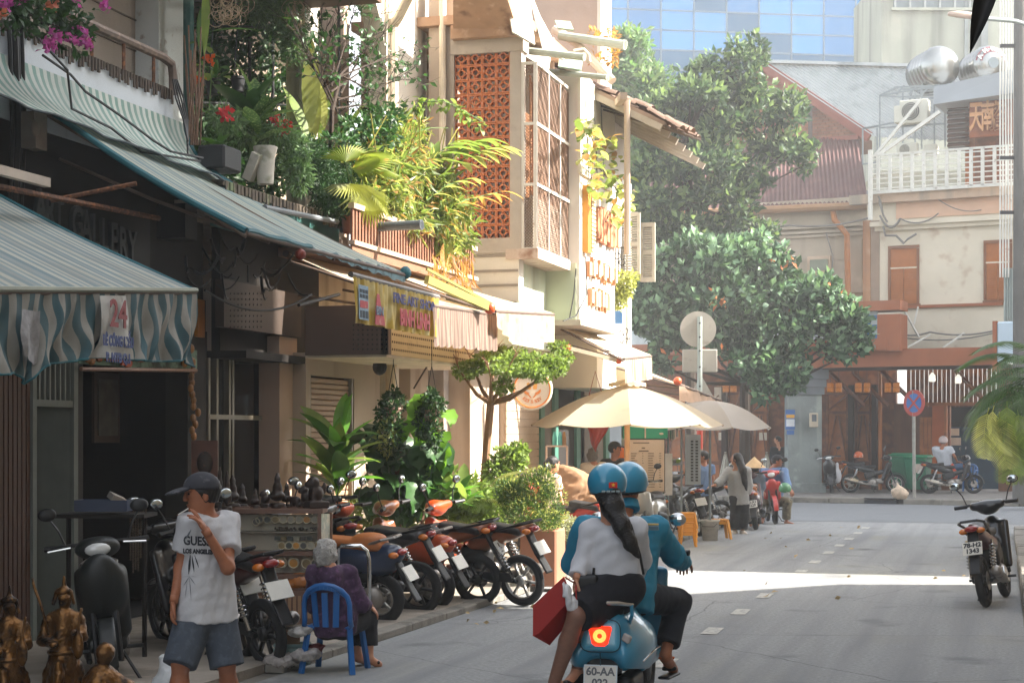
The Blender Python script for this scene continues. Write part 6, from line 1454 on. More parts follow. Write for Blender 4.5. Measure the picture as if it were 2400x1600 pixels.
for k,(px,py,lab)in enumerate(((922,985,'hanging pink pot with long trailing dark creeper, left of two'),(1012,990,'hanging pink pot with a bushy trailing plant, right of two'))):
 c=D(px,py,19.6);t=thing('hanging_pot',lab,'hanging plant',c,group='hanging pots by the shutter')
 pot(t,c,.1,.15,M('pot_pink','b48f85',.6));b=B()
 for dx in(-.09,.09):b.tube([c+Vector((dx,0,.15)),c+Vector((0,0,.65))],.005,4)
 b.tube([c+Vector((0,0,.65)),c+Vector((0,0,.95))],.005,4);b.build('cord',cable,t)
 foliage(t,'foliage',[(c+Vector((0,0,.2)),(.16,.16,.12)),(c+Vector((-.1,-.05,0)),(.1,.1,.2)),(c+Vector((.05,-.08,-.12)),(.1,.1,.25)),(c+Vector((0,0,.32)),(.07,.07,.06))]+([(c+Vector((-.05,0,-.3)),(.12,.1,.2))]if k==0 else[]),1100,.055,lf_dk,.6,.7,.4,.3)
 foliage(t,'lit_foliage',[(c+Vector((-.05,-.08,-.2)),(.12,.1,.22))],260,.05,lf_yl,.6,.7,.4,.3)if k==0 else None
def frond_mesh(mat,n=26,W=.32,bend=.9,droop=.6):
 b=B();y=z=0.;st=1./n;pts=[]
 for i in range(n+1):t_=i/n;a=-bend*t_*1.5;pts.append((y,z,a));y+=math.cos(a)*st;z+=math.sin(a)*st
 b.tube([(0,p[0],p[1])for p in pts[::3]],[.008*(1-.8*i/len(pts[::3]))for i in range(len(pts[::3]))],4)
 for i in range(3,n+1):
  y,z,a=pts[i];f=i/n;L_=W*(math.sin(math.pi*min(1,f*.85+.12))**.6)
  for s_ in(-1,1):
   fw=.55+.4*f;d=Vector((s_*math.cos(fw),math.sin(fw)*math.cos(a),math.sin(fw)*math.sin(a)+.12)).normalized();w_=.026
   p0=Vector((0,y,z));m1=p0+d*L_*.5+Vector((0,0,-.05*droop));e=p0+d*L_+Vector((0,0,-.22*droop*L_/W));tt=Vector((0,math.cos(a),math.sin(a)))*w_
   b.add([p0-tt*.5,p0+tt*.5,m1+tt*.6,m1-tt*.6,e],[(0,1,2,3),(3,2,4)])
 return b.mesh('frond',mat)
f_yl,f_dk,f_br=frond_mesh(lf_yl),frond_mesh(M('palm_dark','3d5c30',.45,.2,4,trans=.35,island=.25),droop=.9),frond_mesh(lf_br,droop=.8)
bb=D(1085,1190,20.8);bb.z=.1
t=thing('areca_palm','small yellow-green palm behind the little tree trunk','palm',bb)
b=B()
for i in range(6):b.tube([bb+Vector((rnd(-.08,.08),rnd(-.08,.08),0)),bb+Vector((rnd(-.15,.15),rnd(-.15,.15),.75))],.014,6)
b.build('cane',stem_g,t)
for i in range(15):inst('frond',f_yl if i%3 else f_br,t,bb+Vector((rnd(-.1,.1),rnd(-.1,.1),.6+rnd(-.2,.3))),(rnd(.5,1.25),0,i*2.4),rnd(.7,1.0))
t=thing('planter_greens','low bright leafy greens filling the bed behind the parked row','plants',D(1010,1180,20.4))
foliage(t,'foliage',[(D(px,py,20.5),(r,.3,r))for px,py,r in((860,1200,.22),(930,1200,.25),(1000,1170,.26),(1060,1150,.25),(1110,1170,.26),(1150,1190,.22),(1030,1210,.25))],2600,.11,lf_br,.42,.7,.1,.3)
t=thing('pale_shrub','pale green leafy shrub right of the little tree trunk','shrub',D(1190,1100,21.2))
foliage(t,'foliage',[(D(1190,1080,21.3),(.22,.22,.2)),(D(1165,1110,21.2),(.16,.2,.16)),(D(1215,1060,21.3),(.12,.15,.12)),(D(1175,1150,21.2),(.2,.2,.2))],1500,.08,lf_br,.5,.7,.1,.3)
pB=D(1272,1290,20);pB.z=.06
t=thing('box_planter_bush','rounded cypress bush with yellow tips in a square terracotta planter','bush',pB)
dB=(pB-EYE).dot(Vector((-SN,CS,0)));pot(t,pB,(.44,.44),.66,M('planter_brown','96674f',.8,.1,4),'box')
cl=[(D(px,py,dB+dz),(rx*dB/4000,rx*dB/4000,ry*dB/4000))for px,py,rx,ry,dz in((1210,1165,40,40,.1),(1250,1150,40,46,0),(1290,1190,30,50,0),(1230,1205,52,38,-.1),(1185,1150,28,28,.1),(1275,1130,22,34,0),(1265,1225,50,22,-.1))]
foliage(t,'foliage',cl,9000,.042,M('leaf_cypress','4f6a34',.55,.2,5,trans=.35,island=.35),.3,.5,-.4,.4);foliage(t,'tips',[(c+Vector((.06,0,.04)),r)for c,r in cl],1600,.042,lf_yl,.3,.5,-.4,.9)
pB=D(1328,1320,22);pB.z=.06
t=thing('potted_flowers','grey-leaved plant in a round stone pot by the bush planter','plant',pB);pot(t,pB,.16,.24,M('pot_stone','8d7a68',.8));pot(t,pB+Vector((-.05,0.02,.24)),.13,.18,pot_bk)
foliage(t,'foliage',[(pB+Vector((0,0,.55)),(.2,.2,.17))],900,.05,M('leaf_silver','9a9f86',.6,.15,8,trans=.3,island=.3),.4)
bb=Vector((D(2475,900,24).x,D(2475,900,24).y,.13))
t=thing('palm','palm whose long fronds hang into the picture at the right edge','palm',bb)
b=B();b.tube([bb,bb+Vector((0,0,1.2)),bb+Vector((0,0,2.6))],[.09,.07,.06],9);b.build('trunk',bark,t)
def frond_to(px,py,d,L_,m_,px0=2440,py0=900,d0=24,roll=0.):
 p,q=D(px0,py0,d0),D(px,py,d);dd=q-p;az=math.atan2(-dd.x,dd.y);inst('frond',m_,t,p,(.35+math.atan2(dd.z,math.hypot(dd.x,dd.y))*.8,roll,az),L_)
for a_ in((2310,820,23.5,1.1,f_dk,2450,850),(2295,870,24,1.2,f_dk,2450,900),(2280,960,24,1.25,f_dk,2440,930),(2285,900,23,1.2,f_dk,2450,930),(2330,780,24,1.0,f_dk,2440,830),(2290,1010,24.5,1.2,f_dk,2450,960),(2330,1060,23,1.1,f_br,2440,1000),(2350,880,23,1.0,f_dk,2460,940),(2340,960,23.5,.9,f_dk,2440,940),(2300,920,24.6,1.3,f_dk,2460,910),(2300,840,23.2,1.2,f_dk,2440,880),(2275,930,23.8,1.3,f_dk,2440,900),(2310,990,23.4,1.2,f_dk,2445,950),(2290,800,24.4,1.2,f_dk,2440,860),(2345,1090,23.2,1.1,f_br,2430,1010),(2370,1110,23.2,1.0,f_br,2430,1020)):frond_to(*a_)
for px0,py0,rot,s_ in((2318,955,(-1.35,.2,.3),.8),(2342,965,(-1.3,-.1,.1),.85),(2330,950,(-1.3,.1,.9),.75),(2372,985,(-1.25,0,.5),.8),(2395,1000,(-1.3,.2,-.2),.85),(2385,960,(-1.2,.2,2.9),.7),(2360,940,(-1.3,0,3.3),.8)):inst('frond',f_yl if px0<2350 else f_br,t,D(px0,py0,22.6),rot,s_)  # yellow-green leaf colour stands in for sunlight on these hanging fronds
t=thing('hanging_leaf','dark dry leaf hanging close to the camera at the top right','leaf',D(2300,-40,4))
b=B();b.patch(lambda u,v:D(2325-52*v+(u-.5)*56*math.sin(math.pi*min(1,.42+.58*v)),-60+188*v,4+.02*math.sin(u*3)),6,10);b.build('blade',M('leaf_black','1c1a18',.6,.2),t,smooth=True);b=B();b.tube([D(2325,-60,4),D(2335,-120,4)],.003,5);b.build('stalk',bark_d,t)
# MOTORBIKES
def rX(a):c,s_=math.cos(a),math.sin(a);return np.array([[1,0,0],[0,c,-s_],[0,s_,c]])
def rY(a):c,s_=math.cos(a),math.sin(a);return np.array([[c,0,s_],[0,1,0],[-s_,0,c]])
def rZ(a):c,s_=math.cos(a),math.sin(a);return np.array([[c,-s_,0],[s_,c,0],[0,0,1]])
tyre=M('tyre_rubber','1b1b1c',.8,.15,20,.2,120);chrome=M('chrome','c4c4c2',.15,.05,5,metal=1.);alloy=M('engine_alloy','8f8a84',.4,.12,9,metal=.7,stain=('4b4743',.55,12));blkp=M('black_plastic','161719',.45,.1,9);rimk=M('rim_dark','2c2b2b',.4,.1,9,metal=.5);riml=M('rim_silver','a7a5a0',.35,.08,9,metal=.8)
seatk=M('seat_black','1c1b1c',.5,.12,12,.1,80);redl=M('lens_red','8a1512',.2,.1,9,spec=.6,coat=.5);orl=M('lens_orange','c06a20',.2,.1,spec=.6);whl=M('lens_clear','c6c8c6',.1,.1,spec=.7,coat=.6);mirg=M('mirror_glass','b9c2c4',.05,.05,metal=1.);platew=M('number_plate','c9c7be',.5,.05,9);plk_=M('plate_letters','24262a',.6)
def paintm(n,c,**k):return M('paint_'+n,c,.28,.06,4,coat=.6,**k)
pb_k=paintm('black','17181b');pb_o=paintm('orange','b0461c');pb_br=paintm('bronze','7d4a2c');pb_bl=paintm('navy','1d2c47');pb_gy=paintm('dark_grey','3c3a3a');pb_si=paintm('silver','9a9a94',metal=.5);pb_r=paintm('red','a8281f');pb_ma=paintm('maroon','40161a');pb_wr=paintm('wine','571c20');pb_dg=M('paint_dark_green','131715',.45,.1,6)
BIKES={}
def mirrored(b,f):
 for s_ in(-1,1):f(b,s_)
def make_bike(kind):
 t=thing('motorbike','proto','motorbike')
 sc=kind=='scooter';wr=.265 if not sc else .245;tr=.042 if not sc else .052;wy=.61 if not sc else .62
 G_=lambda name,prims,mat,res=.016,k=.03,**kw:grow(name,prims,mat,t,res,k,world=False,**kw)
 for y,nm in((-wy,'rear'),(wy,'front')):
  b=B();b.torus((0,y,wr),wr-tr,tr,(1,0,0),36,10,1.0);w_=b.build('wheel',tyre,t,False,True)
  b=B();b.torus((0,y,wr),wr-tr*1.9,.012,(1,0,0),30,6,2.2)
  n=5 if sc else 6
  for i in range(n):
   a=2*math.pi*i/n;p=Vector((0,y+.03*math.cos(a),wr+.03*math.sin(a)));q=Vector((0,y+(wr-tr*2)*math.cos(a+.12),wr+(wr-tr*2)*math.sin(a+.12)));b.bar(p,q,.03,.022)
  b.lathe([(.035,-.05),(.055,-.04),(.055,.04),(.035,.05)],(0,y,wr),14,(1,0,0));b.build('rim',rimk,w_,False,True)
  b=B();b.lathe([(.085,0),(.095,.004),(.095,.008),(.07,.008)],(.05,y,wr),18,(1,0,0));b.build('brake_disc',alloy,w_,False)
 if sc:G_('engine',[bx((-.09,-.35,.27),(.06,.30,.085),.04,rX(-.05)),el((-.10,-.60,.265),(.06,.11,.11)),el((.05,-.2,.3),(.09,.15,.1)),bx((.0,-.05,.25),(.1,.12,.06),.03)],alloy)
 else:G_('engine',[el((0,.0,.3),(.13,.16,.11)),bx((0,.17,.33),(.07,.12,.07),.03),el((-.1,.0,.29),(.06,.12,.1)),el((.11,-.02,.29),(.05,.11,.1))],alloy)
 b=B();b.tube([(-.085,.0-.05,.3),(-.085,-wy,wr)],.022,6);b.tube([(.085,-.05,.3),(.085,-wy,wr)],.02,6)
 if not sc:b.box((-.1,-.32,.31),(.03,.5,.09))
 b.build('swing_arm',blkp if not sc else alloy,t,False)
 G_('exhaust',[rc((.13,.12,.2),(.15,-.3,.24),.022,.03),rc((.155,-.32,.26),(.17,-wy-.12,.36 if not sc else .33),.05,.055)],alloy if not sc else blkp,.014,.02)
 b=B();b.bar((.215,-.4,.31),(.225,-wy-.02,.36),.012,.07);b.build('heat_shield',chrome,t,False)
 for s_ in(-1,1):
  b=B();p,q=Vector((s_*.115,-wy+.03,wr+.04)),Vector((s_*.12,-.42,.66));b.tube([p,q],.016,6)
  for i in range(7):b.torus(p.lerp(q,.3+.09*i),.028,.007,q-p,12,5)
  b.build('shock_absorber',chrome if not sc else blkp,t,False)
 if sc:
  G_('tail_fairing',[el((0,-.42,.60),(.165,.40,.15),rX(.12)),el((0,-.72,.66),(.11,.17,.10)),el((0,-.15,.55),(.14,.2,.2))],pb_bl,.015,.06)
  G_('side_panel',[bx((0,-.35,.47),(.155,.28,.05),.05,rX(.1))],blkp)
  G_('leg_shield',[bx((0,.40,.62),(.17,.05,.25),.05,rX(-.25)),el((0,.50,.72),(.16,.1,.24),rX(-.25)),bx((0,.12,.32),(.13,.28,.035),.03)],pb_bl,.015,.07)
  G_('inner_panel',[bx((0,.33,.64),(.14,.03,.2),.03,rX(-.25))],blkp)
  G_('seat',[bx((0,-.30,.755),(.125,.40,.045),.045,rX(.06)),el((0,-.55,.80),(.11,.16,.05))],seatk,.014,.05)
  G_('headlight_cowl',[el((0,.40,.98),(.15,.10,.075),rX(.3)),bx((0,.36,1.0),(.11,.05,.03),.03)],pb_bl,.014,.04)
  b=B();b.ell((0,.485,.975),(.085,.03,.045));b.build('headlight',whl,t,False,True)
  G_('front_mudguard',[cc((-.06,wy,wr),(.06,wy,wr),wr+.045)],pb_bl,.014,.02,cuts=[((0,wy,wr+.06),(0,-.25,-1))],subs=[cc((-.2,wy,wr),(.2,wy,wr),wr+.025)])
  hb=(1.0,.34)
 else:
  G_('tail_fairing',[rc((0,-.05,.60),(0,-.62,.77),.10,.065),rc((-.05,-.1,.62),(-.035,-.68,.78),.07,.04),rc((.05,-.1,.62),(.035,-.68,.78),.07,.04),rc((0,-.6,.78),(0,-.80,.83),.05,.025)],pb_bl,.014,.03)
  G_('side_panel',[bx((0,-.08,.50),(.13,.15,.10),.05,rX(.3))],blkp)
  G_('leg_shield',[bx((-.13,.34,.58),(.05,.035,.26),.03,rX(-.3)@rZ(.5)),bx((.13,.34,.58),(.05,.035,.26),.03,rX(-.3)@rZ(-.5)),el((0,.43,.70),(.13,.08,.2),rX(-.35)),rc((0,.3,.6),(0,-.02,.52),.06,.07)],pb_bl,.015,.05)
  G_('seat',[bx((0,-.13,.725),(.105,.22,.045),.045,rX(.02)),bx((0,-.45,.79),(.095,.24,.04),.04,rX(.12))],seatk,.014,.05)
  G_('headlight_cowl',[el((0,.40,.98),(.125,.11,.08),rX(.35)),rc((-.14,.34,1.0),(.14,.34,1.0),.045)],pb_bl,.014,.04)
  b=B();b.ell((0,.49,.965),(.075,.035,.05));b.build('headlight',whl,t,False,True)
  G_('front_mudguard',[cc((-.05,wy,wr),(.05,wy,wr),wr+.04)],pb_bl,.014,.02,cuts=[((0,wy,wr+.1),(0,-.3,-1))],subs=[cc((-.2,wy,wr),(.2,wy,wr),wr+.022)])
  hb=(1.01,.33)
 for s_ in(-1,1):
  b=B();b.tube([(s_*.075,wy,wr),(s_*.07,.43,.80)],.02,7);b.build('fork',blkp,t,False)
 z,xw=hb;b=B();b.tube([(-xw,.27,z),(-.16,.34,z+.01),(.16,.34,z+.01),(xw,.27,z)],.014,7);b.build('handlebar',blkp,t,False)
 for s_ in(-1,1):
  b=B();b.tube([(s_*(xw-.13),.30,z),(s_*xw,.27,z)],.02,8);b.build('grip',blkp,t,False)
  b=B();b.tube([(s_*.17,.37,z),(s_*(xw-.02),.33,z-.015)],.007,5);b.build('brake_lever',chrome,t,False)
  b=B();b.tube([(s_*.2,.32,z),(s_*.24,.34,z+.12),(s_*.29,.33,z+.20)],.007,5);m_=b.build('mirror',blkp,t,False)
  b=B();b.ell((s_*.30,.33,z+.23),(.062,.022,.045));b.build('mirror_shell',blkp,m_,False,True)
  b=B();b.ell((s_*.30,.315,z+.23),(.054,.012,.038));b.build('mirror_glass',mirg,m_,False,True)
 tz_=.80 if not sc else .68;ty=-.80 if not sc else-.86
 b=B();b.ell((0,ty,tz_),(.07,.05,.035));b.build('tail_light',redl,t,False,True)
 for s_ in(-1,1):b=B();b.ell((s_*.085,ty+.04,tz_-.02),(.045,.05,.03));b.build('indicator',orl,t,False,True)
 py_,pz_=ty-.06,tz_-.24
 G_('rear_mudguard',[bx((0,ty+.02,tz_-.14),(.06,.02,.14),.02,rX(-.45)),bx((0,ty-.10,tz_-.36),(.06,.012,.10),.012,rX(.35-.9))],blkp,.014,.04)
 me=B().box((0,0,0),(.19,.012,.145)).mesh('plate',platew);pl_=inst('plate',me,t,(0,py_-.02,pz_+.05),(R(-32),0,0),world=False)
 b=B();r_=-.44 if not sc else-.5;yk=-.84 if not sc else-.82;zk=.86 if not sc else .80
 b.tube([(-.10,r_,zk-.07),(-.125,yk+.1,zk),(-.08,yk,zk+.02),(.08,yk,zk+.02),(.125,yk+.1,zk),(.10,r_,zk-.07)],.014,7);b.build('grab_rail',blkp if not sc else alloy,t,False)
 for s_ in(-1,1):
  b=B();b.tube([(s_*.08,-.02,.26),(s_*.24,-.02,.25)],.014,6);b.build('footpeg',blkp,t,False)
 b=B();b.tube([(-.09,-.05,.24),(-.2,.06,.02),(-.24,.06,.015)],.012,5);b.build('side_stand',blkp,t,False)
 BIKES[kind]=t;return t
ROLE={'tail_fairing':'body','leg_shield':'front','headlight_cowl':'front','front_mudguard':'front','side_panel':'side','seat':'seat','engine':'engine','rim':'rim','grab_rail':'rail'}
USED=set()
def bike(kind,label,rear,head,lean=R(-7),mats=None,text=None,group=None,front=None,word=None,name='motorbike',tilt=0.):
 if kind not in BIKES:make_bike(kind)
 p=BIKES[kind]
 if kind in USED:t=copy_tree(p)
 else:t=p;USED.add(kind)
 if word is not None or True:pass
 rz=math.atan2(-head[0],head[1]);wy=.62
 t.scale=(1.05,)*3;t.name=name;t.location=Vector(rear)+Matrix.Rotation(rz,3,'Z')@Vector((0,wy,0));t.rotation_euler=(tilt,lean,rz)
 WM[t.name]=Matrix.LocRotScale(t.location,t.rotation_euler,None)
 t['label']=label
 if group:t['group']=group
 elif 'group' in t:del t['group']
 ms=mats or{}
 def walk(o):
  r_=ROLE.get(o.name.split('.')[0])
  if r_ in ms and o.type=='MESH':
   if o.data.users==1:o.data.materials[0]=o.data.materials[0]
   o.material_slots[0].link='OBJECT';o.material_slots[0].material=ms[r_]
  for c in o.children:walk(c)
 walk(t)
 if text:
  pl=[c for c in t.children if c.name.startswith('plate')][0]
  for k,tx in enumerate(text):
   me=text_mesh(tx,.068,plk_,.002,bold=.0025);o=link('plate_number',me,pl,False);o.location=(0,-.008,.033-.066*k);o.rotation_euler=(R(90),0,0)
 if word:
  for s_ in(1,):
   me=text_mesh(word,.075,platew,.004,sx=1.2,bold=.004);o=link('brand_lettering',me,t,False);o.location=(.148,-.42,.55)if kind=='scooter' else(.122,-.35,.66);o.rotation_euler=(R(90),R(-8),R(90))
 return t
hd=lambda x,y:(x,y)
row='scooters and motorbikes parked nose-in by the planters'
bike('scooter','navy blue scooter with a tan seat, nearest of the parked row',G(886,1464),hd(-.99,.1),R(-6),dict(body=pb_bl,front=pb_bl,seat=M('seat_tan','a5622f',.5,.1,9),rim=riml),group=row,word='SCOOPY')
bike('underbone','dark grey motorbike with a long black seat, second in the parked row',G(977,1440,0),hd(-.98,.15),R(-8),dict(body=pb_gy,front=pb_k,engine=alloy),group=row)
bike('scooter','orange scooter partly hidden behind the dark grey motorbike',G(1012,1428,0),hd(-.97,.2),R(-6),dict(body=pb_o,front=pb_o,seat=seatk),group=row,word='SCOOPY')
bike('underbone','bronze and orange motorbike with a pale engine cover in the parked row',G(1118,1416,0),hd(-.99,.1),R(-7),dict(body=pb_br,front=pb_br,engine=M('engine_pale','b9a99c',.45,.08,8,metal=.4)),group=row)
bike('underbone','dark bronze motorbike with upswept tail at the far end of the parked row',G(1223,1419,0),hd(-.95,.3),R(-7),dict(body=pb_br,front=pb_o,rim=riml),group=row)
bike('underbone','black motorbike nosed into the broad-leaved plant behind the glass cabinet',G(830,1420,.06),hd(-.55,.83),R(-6),dict(body=pb_k,front=pb_k),group=row)
dkg='dark motorbikes standing in front of the dark shop'
bike('underbone','dark motorbike with red tail stripe and tilted white plate beside the smoking man',G(628,1566),hd(-.81,.58),R(-7),dict(body=pb_ma,front=pb_k),group=dkg,text=None)
bike('underbone','black motorbike partly hidden behind the smoking man, plate showing',G(566,1548),hd(-.81,.58),R(-7),dict(body=pb_k,front=pb_k),group=dkg)
sfront=bike('scooter','black-green scooter facing us with both mirrors up in front of the dark shop',(D(265,1022,12.0)*Vector((1,1,0))-Vector((.5,-.86,0))*.95),hd(.5,-.86),R(6),dict(body=pb_dg,front=pb_dg),group=dkg)
bike('underbone','dark wine motorbike with plate 78-H2 1343 parked alone at the right kerb',G(2314,1422),Vector((.52*CS-1.12*SN,.52*SN+1.12*CS,0)).normalized(),R(-9),dict(body=pb_wr,front=pb_k,seat=seatk),text=('78-H2','1343'),group=None)
bike('scooter','silver grey scooter facing us beside the menu board',Vector((D(1550,1230,28.6).x,D(1550,1230,28.6).y,0)),hd(-.05,-1),R(6),dict(body=pb_si,front=pb_si,seat=seatk),group='motorbikes by the food stall')
bike('underbone','dark motorbike with a silver tail between the silver scooter and the umbrella bucket',G(1640,1256),hd(-.5,.86),R(-8),dict(body=pb_k,front=pb_k,rim=riml),group='motorbikes by the food stall')
bike('underbone','black motorbike with a big front wheel behind the paint bucket',G(1690,1236,0),hd(-.96,.2),R(-6),dict(body=pb_k,front=pb_gy,rim=riml),group='motorbikes by the food stall')
bike('underbone','red and black motorbike behind the bush planter',Vector((D(1405,1300,22.6).x,D(1405,1300,22.6).y,.06)),hd(-.9,.35),R(-7),dict(body=pb_r,front=pb_r),group='motorbikes by the food stall',word='ABS')
bike('scooter','maroon scooter with plate 74-X1 2229 seen from behind',G(1772,1241),hd(-.12,1),R(-8),dict(body=pb_ma,front=pb_ma),text=('74-X1','2229'),group='motorbikes by the food stall')
redb=bike('underbone','red and silver motorbike facing us, ridden by the man in the blue shirt',Vector((D(1800,1200,36.2).x,D(1800,1200,36.2).y,0)),hd(.25,-.97),R(4),dict(body=pb_k,front=pb_r),group='motorbikes by the food stall')
fg_='motorbikes on the far pavement'
q_=G(1995,1154,.15);bike('underbone','dark motorbike with a spoked rear wheel on the far pavement by the orange pipe',q_,(FU.x*.95,FU.y+.3),R(-7),dict(body=pb_k,front=pb_k,rim=riml),group=fg_)
q_=G(1975,1148,.15);bike('scooter','black scooter facing us beside the stone pillar, white bag hanging from it',D(1950,1022,50.6)*Vector((1,1,0))+Vector((0,0,.15)),(.1,-1),R(6),dict(body=pb_k,front=pb_k),group=fg_)
q_=G(2180,1156,.15);farb=bike('underbone','black motorbike carrying the man in the white helmet on the far pavement',q_,(FU.x*.9,FU.y+.45),R(-2),dict(body=pb_k,front=pb_k),group=fg_)
# the blue scooter with two riders
pb_v=paintm('light_blue','2f7f9e');
vr=Vector((D(1418,1022,10.55).x,D(1418,1022,10.55).y,0));
vs_=thing('motor_scooter','light blue scooter with lit tail lamp and plate 60-AA carrying two riders','motor scooter',vr+Vector((0,.62,0)),R(2))
V_=lambda name,prims,mat,res=.012,k=.04,**kw:grow(name,prims,mat,vs_,res,k,world=False,**kw)
for y in(-.62,.68):
 b=B();b.torus((0,y,.235),.18,.055,(1,0,0),32,10);w_=b.build('wheel',tyre,vs_,False,True);b=B();b.lathe([(.02,-.05),(.12,-.04),(.13,.0),(.12,.04),(.02,.05)],(0,y,.235),20,(1,0,0));b.build('rim',rimk,w_,False,True)
V_('tail_body',[el((0,-.50,.60),(.18,.34,.17),rX(.05)),bx((0,-.70,.585),(.16,.17,.15),.10,rX(-.12)),el((-.14,-.44,.48),(.115,.45,.18)),el((.14,-.44,.48),(.115,.45,.18)),el((0,-.2,.6),(.13,.2,.2))],pb_v,.011,.05,cuts=[((0,-.6,.37),(0,-.12,-1))])
V_('tail_panel',[bx((0,-.868,.60),(.14,.02,.115),.06,rX(-.12))],paintm('pale_blue','4a93ad'),.009,.03)
V_('seat',[bx((0,-.05,.80),(.14,.25,.05),.05),bx((0,-.50,.835),(.135,.28,.055),.055)],seatk,.012,.06)
b=B();b.poly([(x,-.903+.03*abs(x)*3,.60+z)for x,z in((-.062,.058),(.062,.058),(.07,.045),(.05,-.045),(.03,-.062),(-.03,-.062),(-.05,-.045),(-.07,.045))][::-1],.02);b.build('tail_light',M('tail_lamp_red','c02010',.3,.1,emit=('ff2a08',.5)),vs_,False)
b=B();b.torus((0,-.906,.60),.028,.013,(0,1,0),20,6);b.build('tail_lamp_ring',M('tail_lamp_core','f0a070',.3,emit=('ff7a30',.8)),vs_,False)
for s_ in(-1,1):b=B();b.box((s_*.158,-.862,.585),(.06,.03,.05),Euler((-.2,.35*s_,-.5*s_)));bevel(b.build('indicator',M('lens_grey','9a958f',.25),vs_,False),.008)
b=B();b.tube([(-.15,-.52,.76),(-.175,-.80,.785),(-.11,-.91,.80),(.11,-.91,.80),(.175,-.80,.785),(.15,-.52,.76)],.014,8);b.build('grab_rail',chrome,vs_,False,True)
b=B();b.tube([(.175,-.80,.785),(.18,-.80,.72),(.15,-.74,.66)],.012,8);b.tube([(-.175,-.80,.785),(-.18,-.80,.72),(-.15,-.74,.66)],.012,8);b.build('rack_leg',pb_v,vs_,False)
V_('rack_block',[bx((0,-.87,.745),(.035,.035,.05),.02),bx((0,-.74,.755),(.13,.08,.04),.03)],blkp)
b=B();b.ell((0,-.906,.745),(.016,.01,.022));b.build('rack_reflector',redl,vs_,False)
V_('rear_mudguard',[bx((0,-.78,.41),(.115,.05,.05),.03,rX(-.4)),bx((0,-.82,.32),(.08,.02,.1),.02,rX(-.15))],blkp)
me=B().box((0,0,0),(.205,.012,.155)).mesh('plate',M('plate_frame','b9c4c8',.4));pl_=inst('plate',me,vs_,(0,-.88,.345),(R(-12),0,0),world=False)
b=B();b.box((0,-.007,0),(.19,.004,.14));b.build('plate_face',platew,pl_,False)
for k,tx in enumerate(('60-AA','022')):me=text_mesh(tx,.066,M('plate_grey','5d5f62',.6),.002,bold=.002);o=link('plate_number',me,pl_,False);o.location=(0,-.0105,.035-.068*k);o.rotation_euler=(R(90),0,0)
V_('floor_board',[bx((0,.15,.32),(.15,.30,.035),.03),bx((0,.5,.62),(.19,.04,.30),.04,rX(-.2)),el((0,.56,.7),(.15,.09,.26),rX(-.2))],pb_v,.014,.06)
V_('headset',[el((0,.47,1.02),(.13,.1,.07)),rc((-.2,.42,1.02),(.2,.42,1.02),.035)],pb_v,.013)
V_('front_mudguard',[cc((-.07,.68,.235),(.07,.68,.235),.275)],pb_v,.014,.02,cuts=[((0,.68,.3),(0,0,-1))])
for s_ in(-1,1):
 b=B();b.tube([(s_*.2,.42,1.02),(s_*.36,.38,1.02)],.02,8);b.build('grip',blkp,vs_,False)
 b=B();b.tube([(s_*.2,.46,1.04),(s_*.26,.46,1.2)],.007,5);b.ell((s_*.27,.45,1.24),(.06,.02,.045));b.build('mirror',chrome,vs_,False)
V_('engine',[bx((.12,-.55,.26),(.06,.2,.08),.04),rc((-.14,-.45,.22),(-.15,-.75,.26),.05,.055)],blkp)
b=B();lp_=[(.125*math.copysign(abs(math.cos(a))**.5,math.cos(a)),-.889-.006*math.sin(a),.60+.10*math.copysign(abs(math.sin(a))**.5,math.sin(a)))for a in np.linspace(0,2*math.pi,33)];b.tube(lp_,.0035,5);b.tube([(0,-.889,.50),(0,-.875,.42)],.0035,5);b.build('panel_seam',M('seam_dark','123743',.6),vs_,False)
put_text('badge','vespa',.032,M('badge_dark','1d3f4b',.5),vs_,(0,-.889,.688),(1,0,0),(0,.1,1),.003,world=False)
b=B()
for s_ in(-1,1):b.tube([(s_*.245,-.78,.44),(s_*.26,-.5,.47),(s_*.25,-.15,.46)],.006,6)
b.build('side_trim',chrome,vs_,False)
o=put_text('badge','LX',.04,chrome,vs_,(.19,-.62,.45),(.5,.86,0),(0,0,1),.003,world=False)
pc=D(1365,1190,25.5);pc.z=.06
t=thing('covered_motorbike','parked motorbike under a brown cloth cover by the green doors','covered motorbike',pc)
cz_=[D(px,py,25.5+dd)for px,py,dd in((1320,1100,0),(1350,1120,0),(1395,1150,0),(1420,1185,0),(1330,1160,0))]
grow('cloth',[rc(cz_[0],cz_[1],.09,.13),rc(cz_[1],cz_[2],.13,.16),rc(cz_[2],cz_[3],.15,.14),cc(cz_[1]-Vector((0,0,.1)),Vector((cz_[1].x-.1,cz_[1].y,.1)),.2,.32),cc(cz_[2]-Vector((0,0,.1)),Vector((cz_[2].x,cz_[2].y,.1)),.2,.34),cc(cz_[0]-Vector((0,0,.1)),Vector((cz_[0].x,cz_[0].y,.1)),.1,.25),cc(cz_[3],Vector((cz_[3].x+.1,cz_[3].y,.1)),.14,.25)],M('cover_brown','8f6e50',.8,.1,3),t,.03,.1,wob=.014,wsc=13)
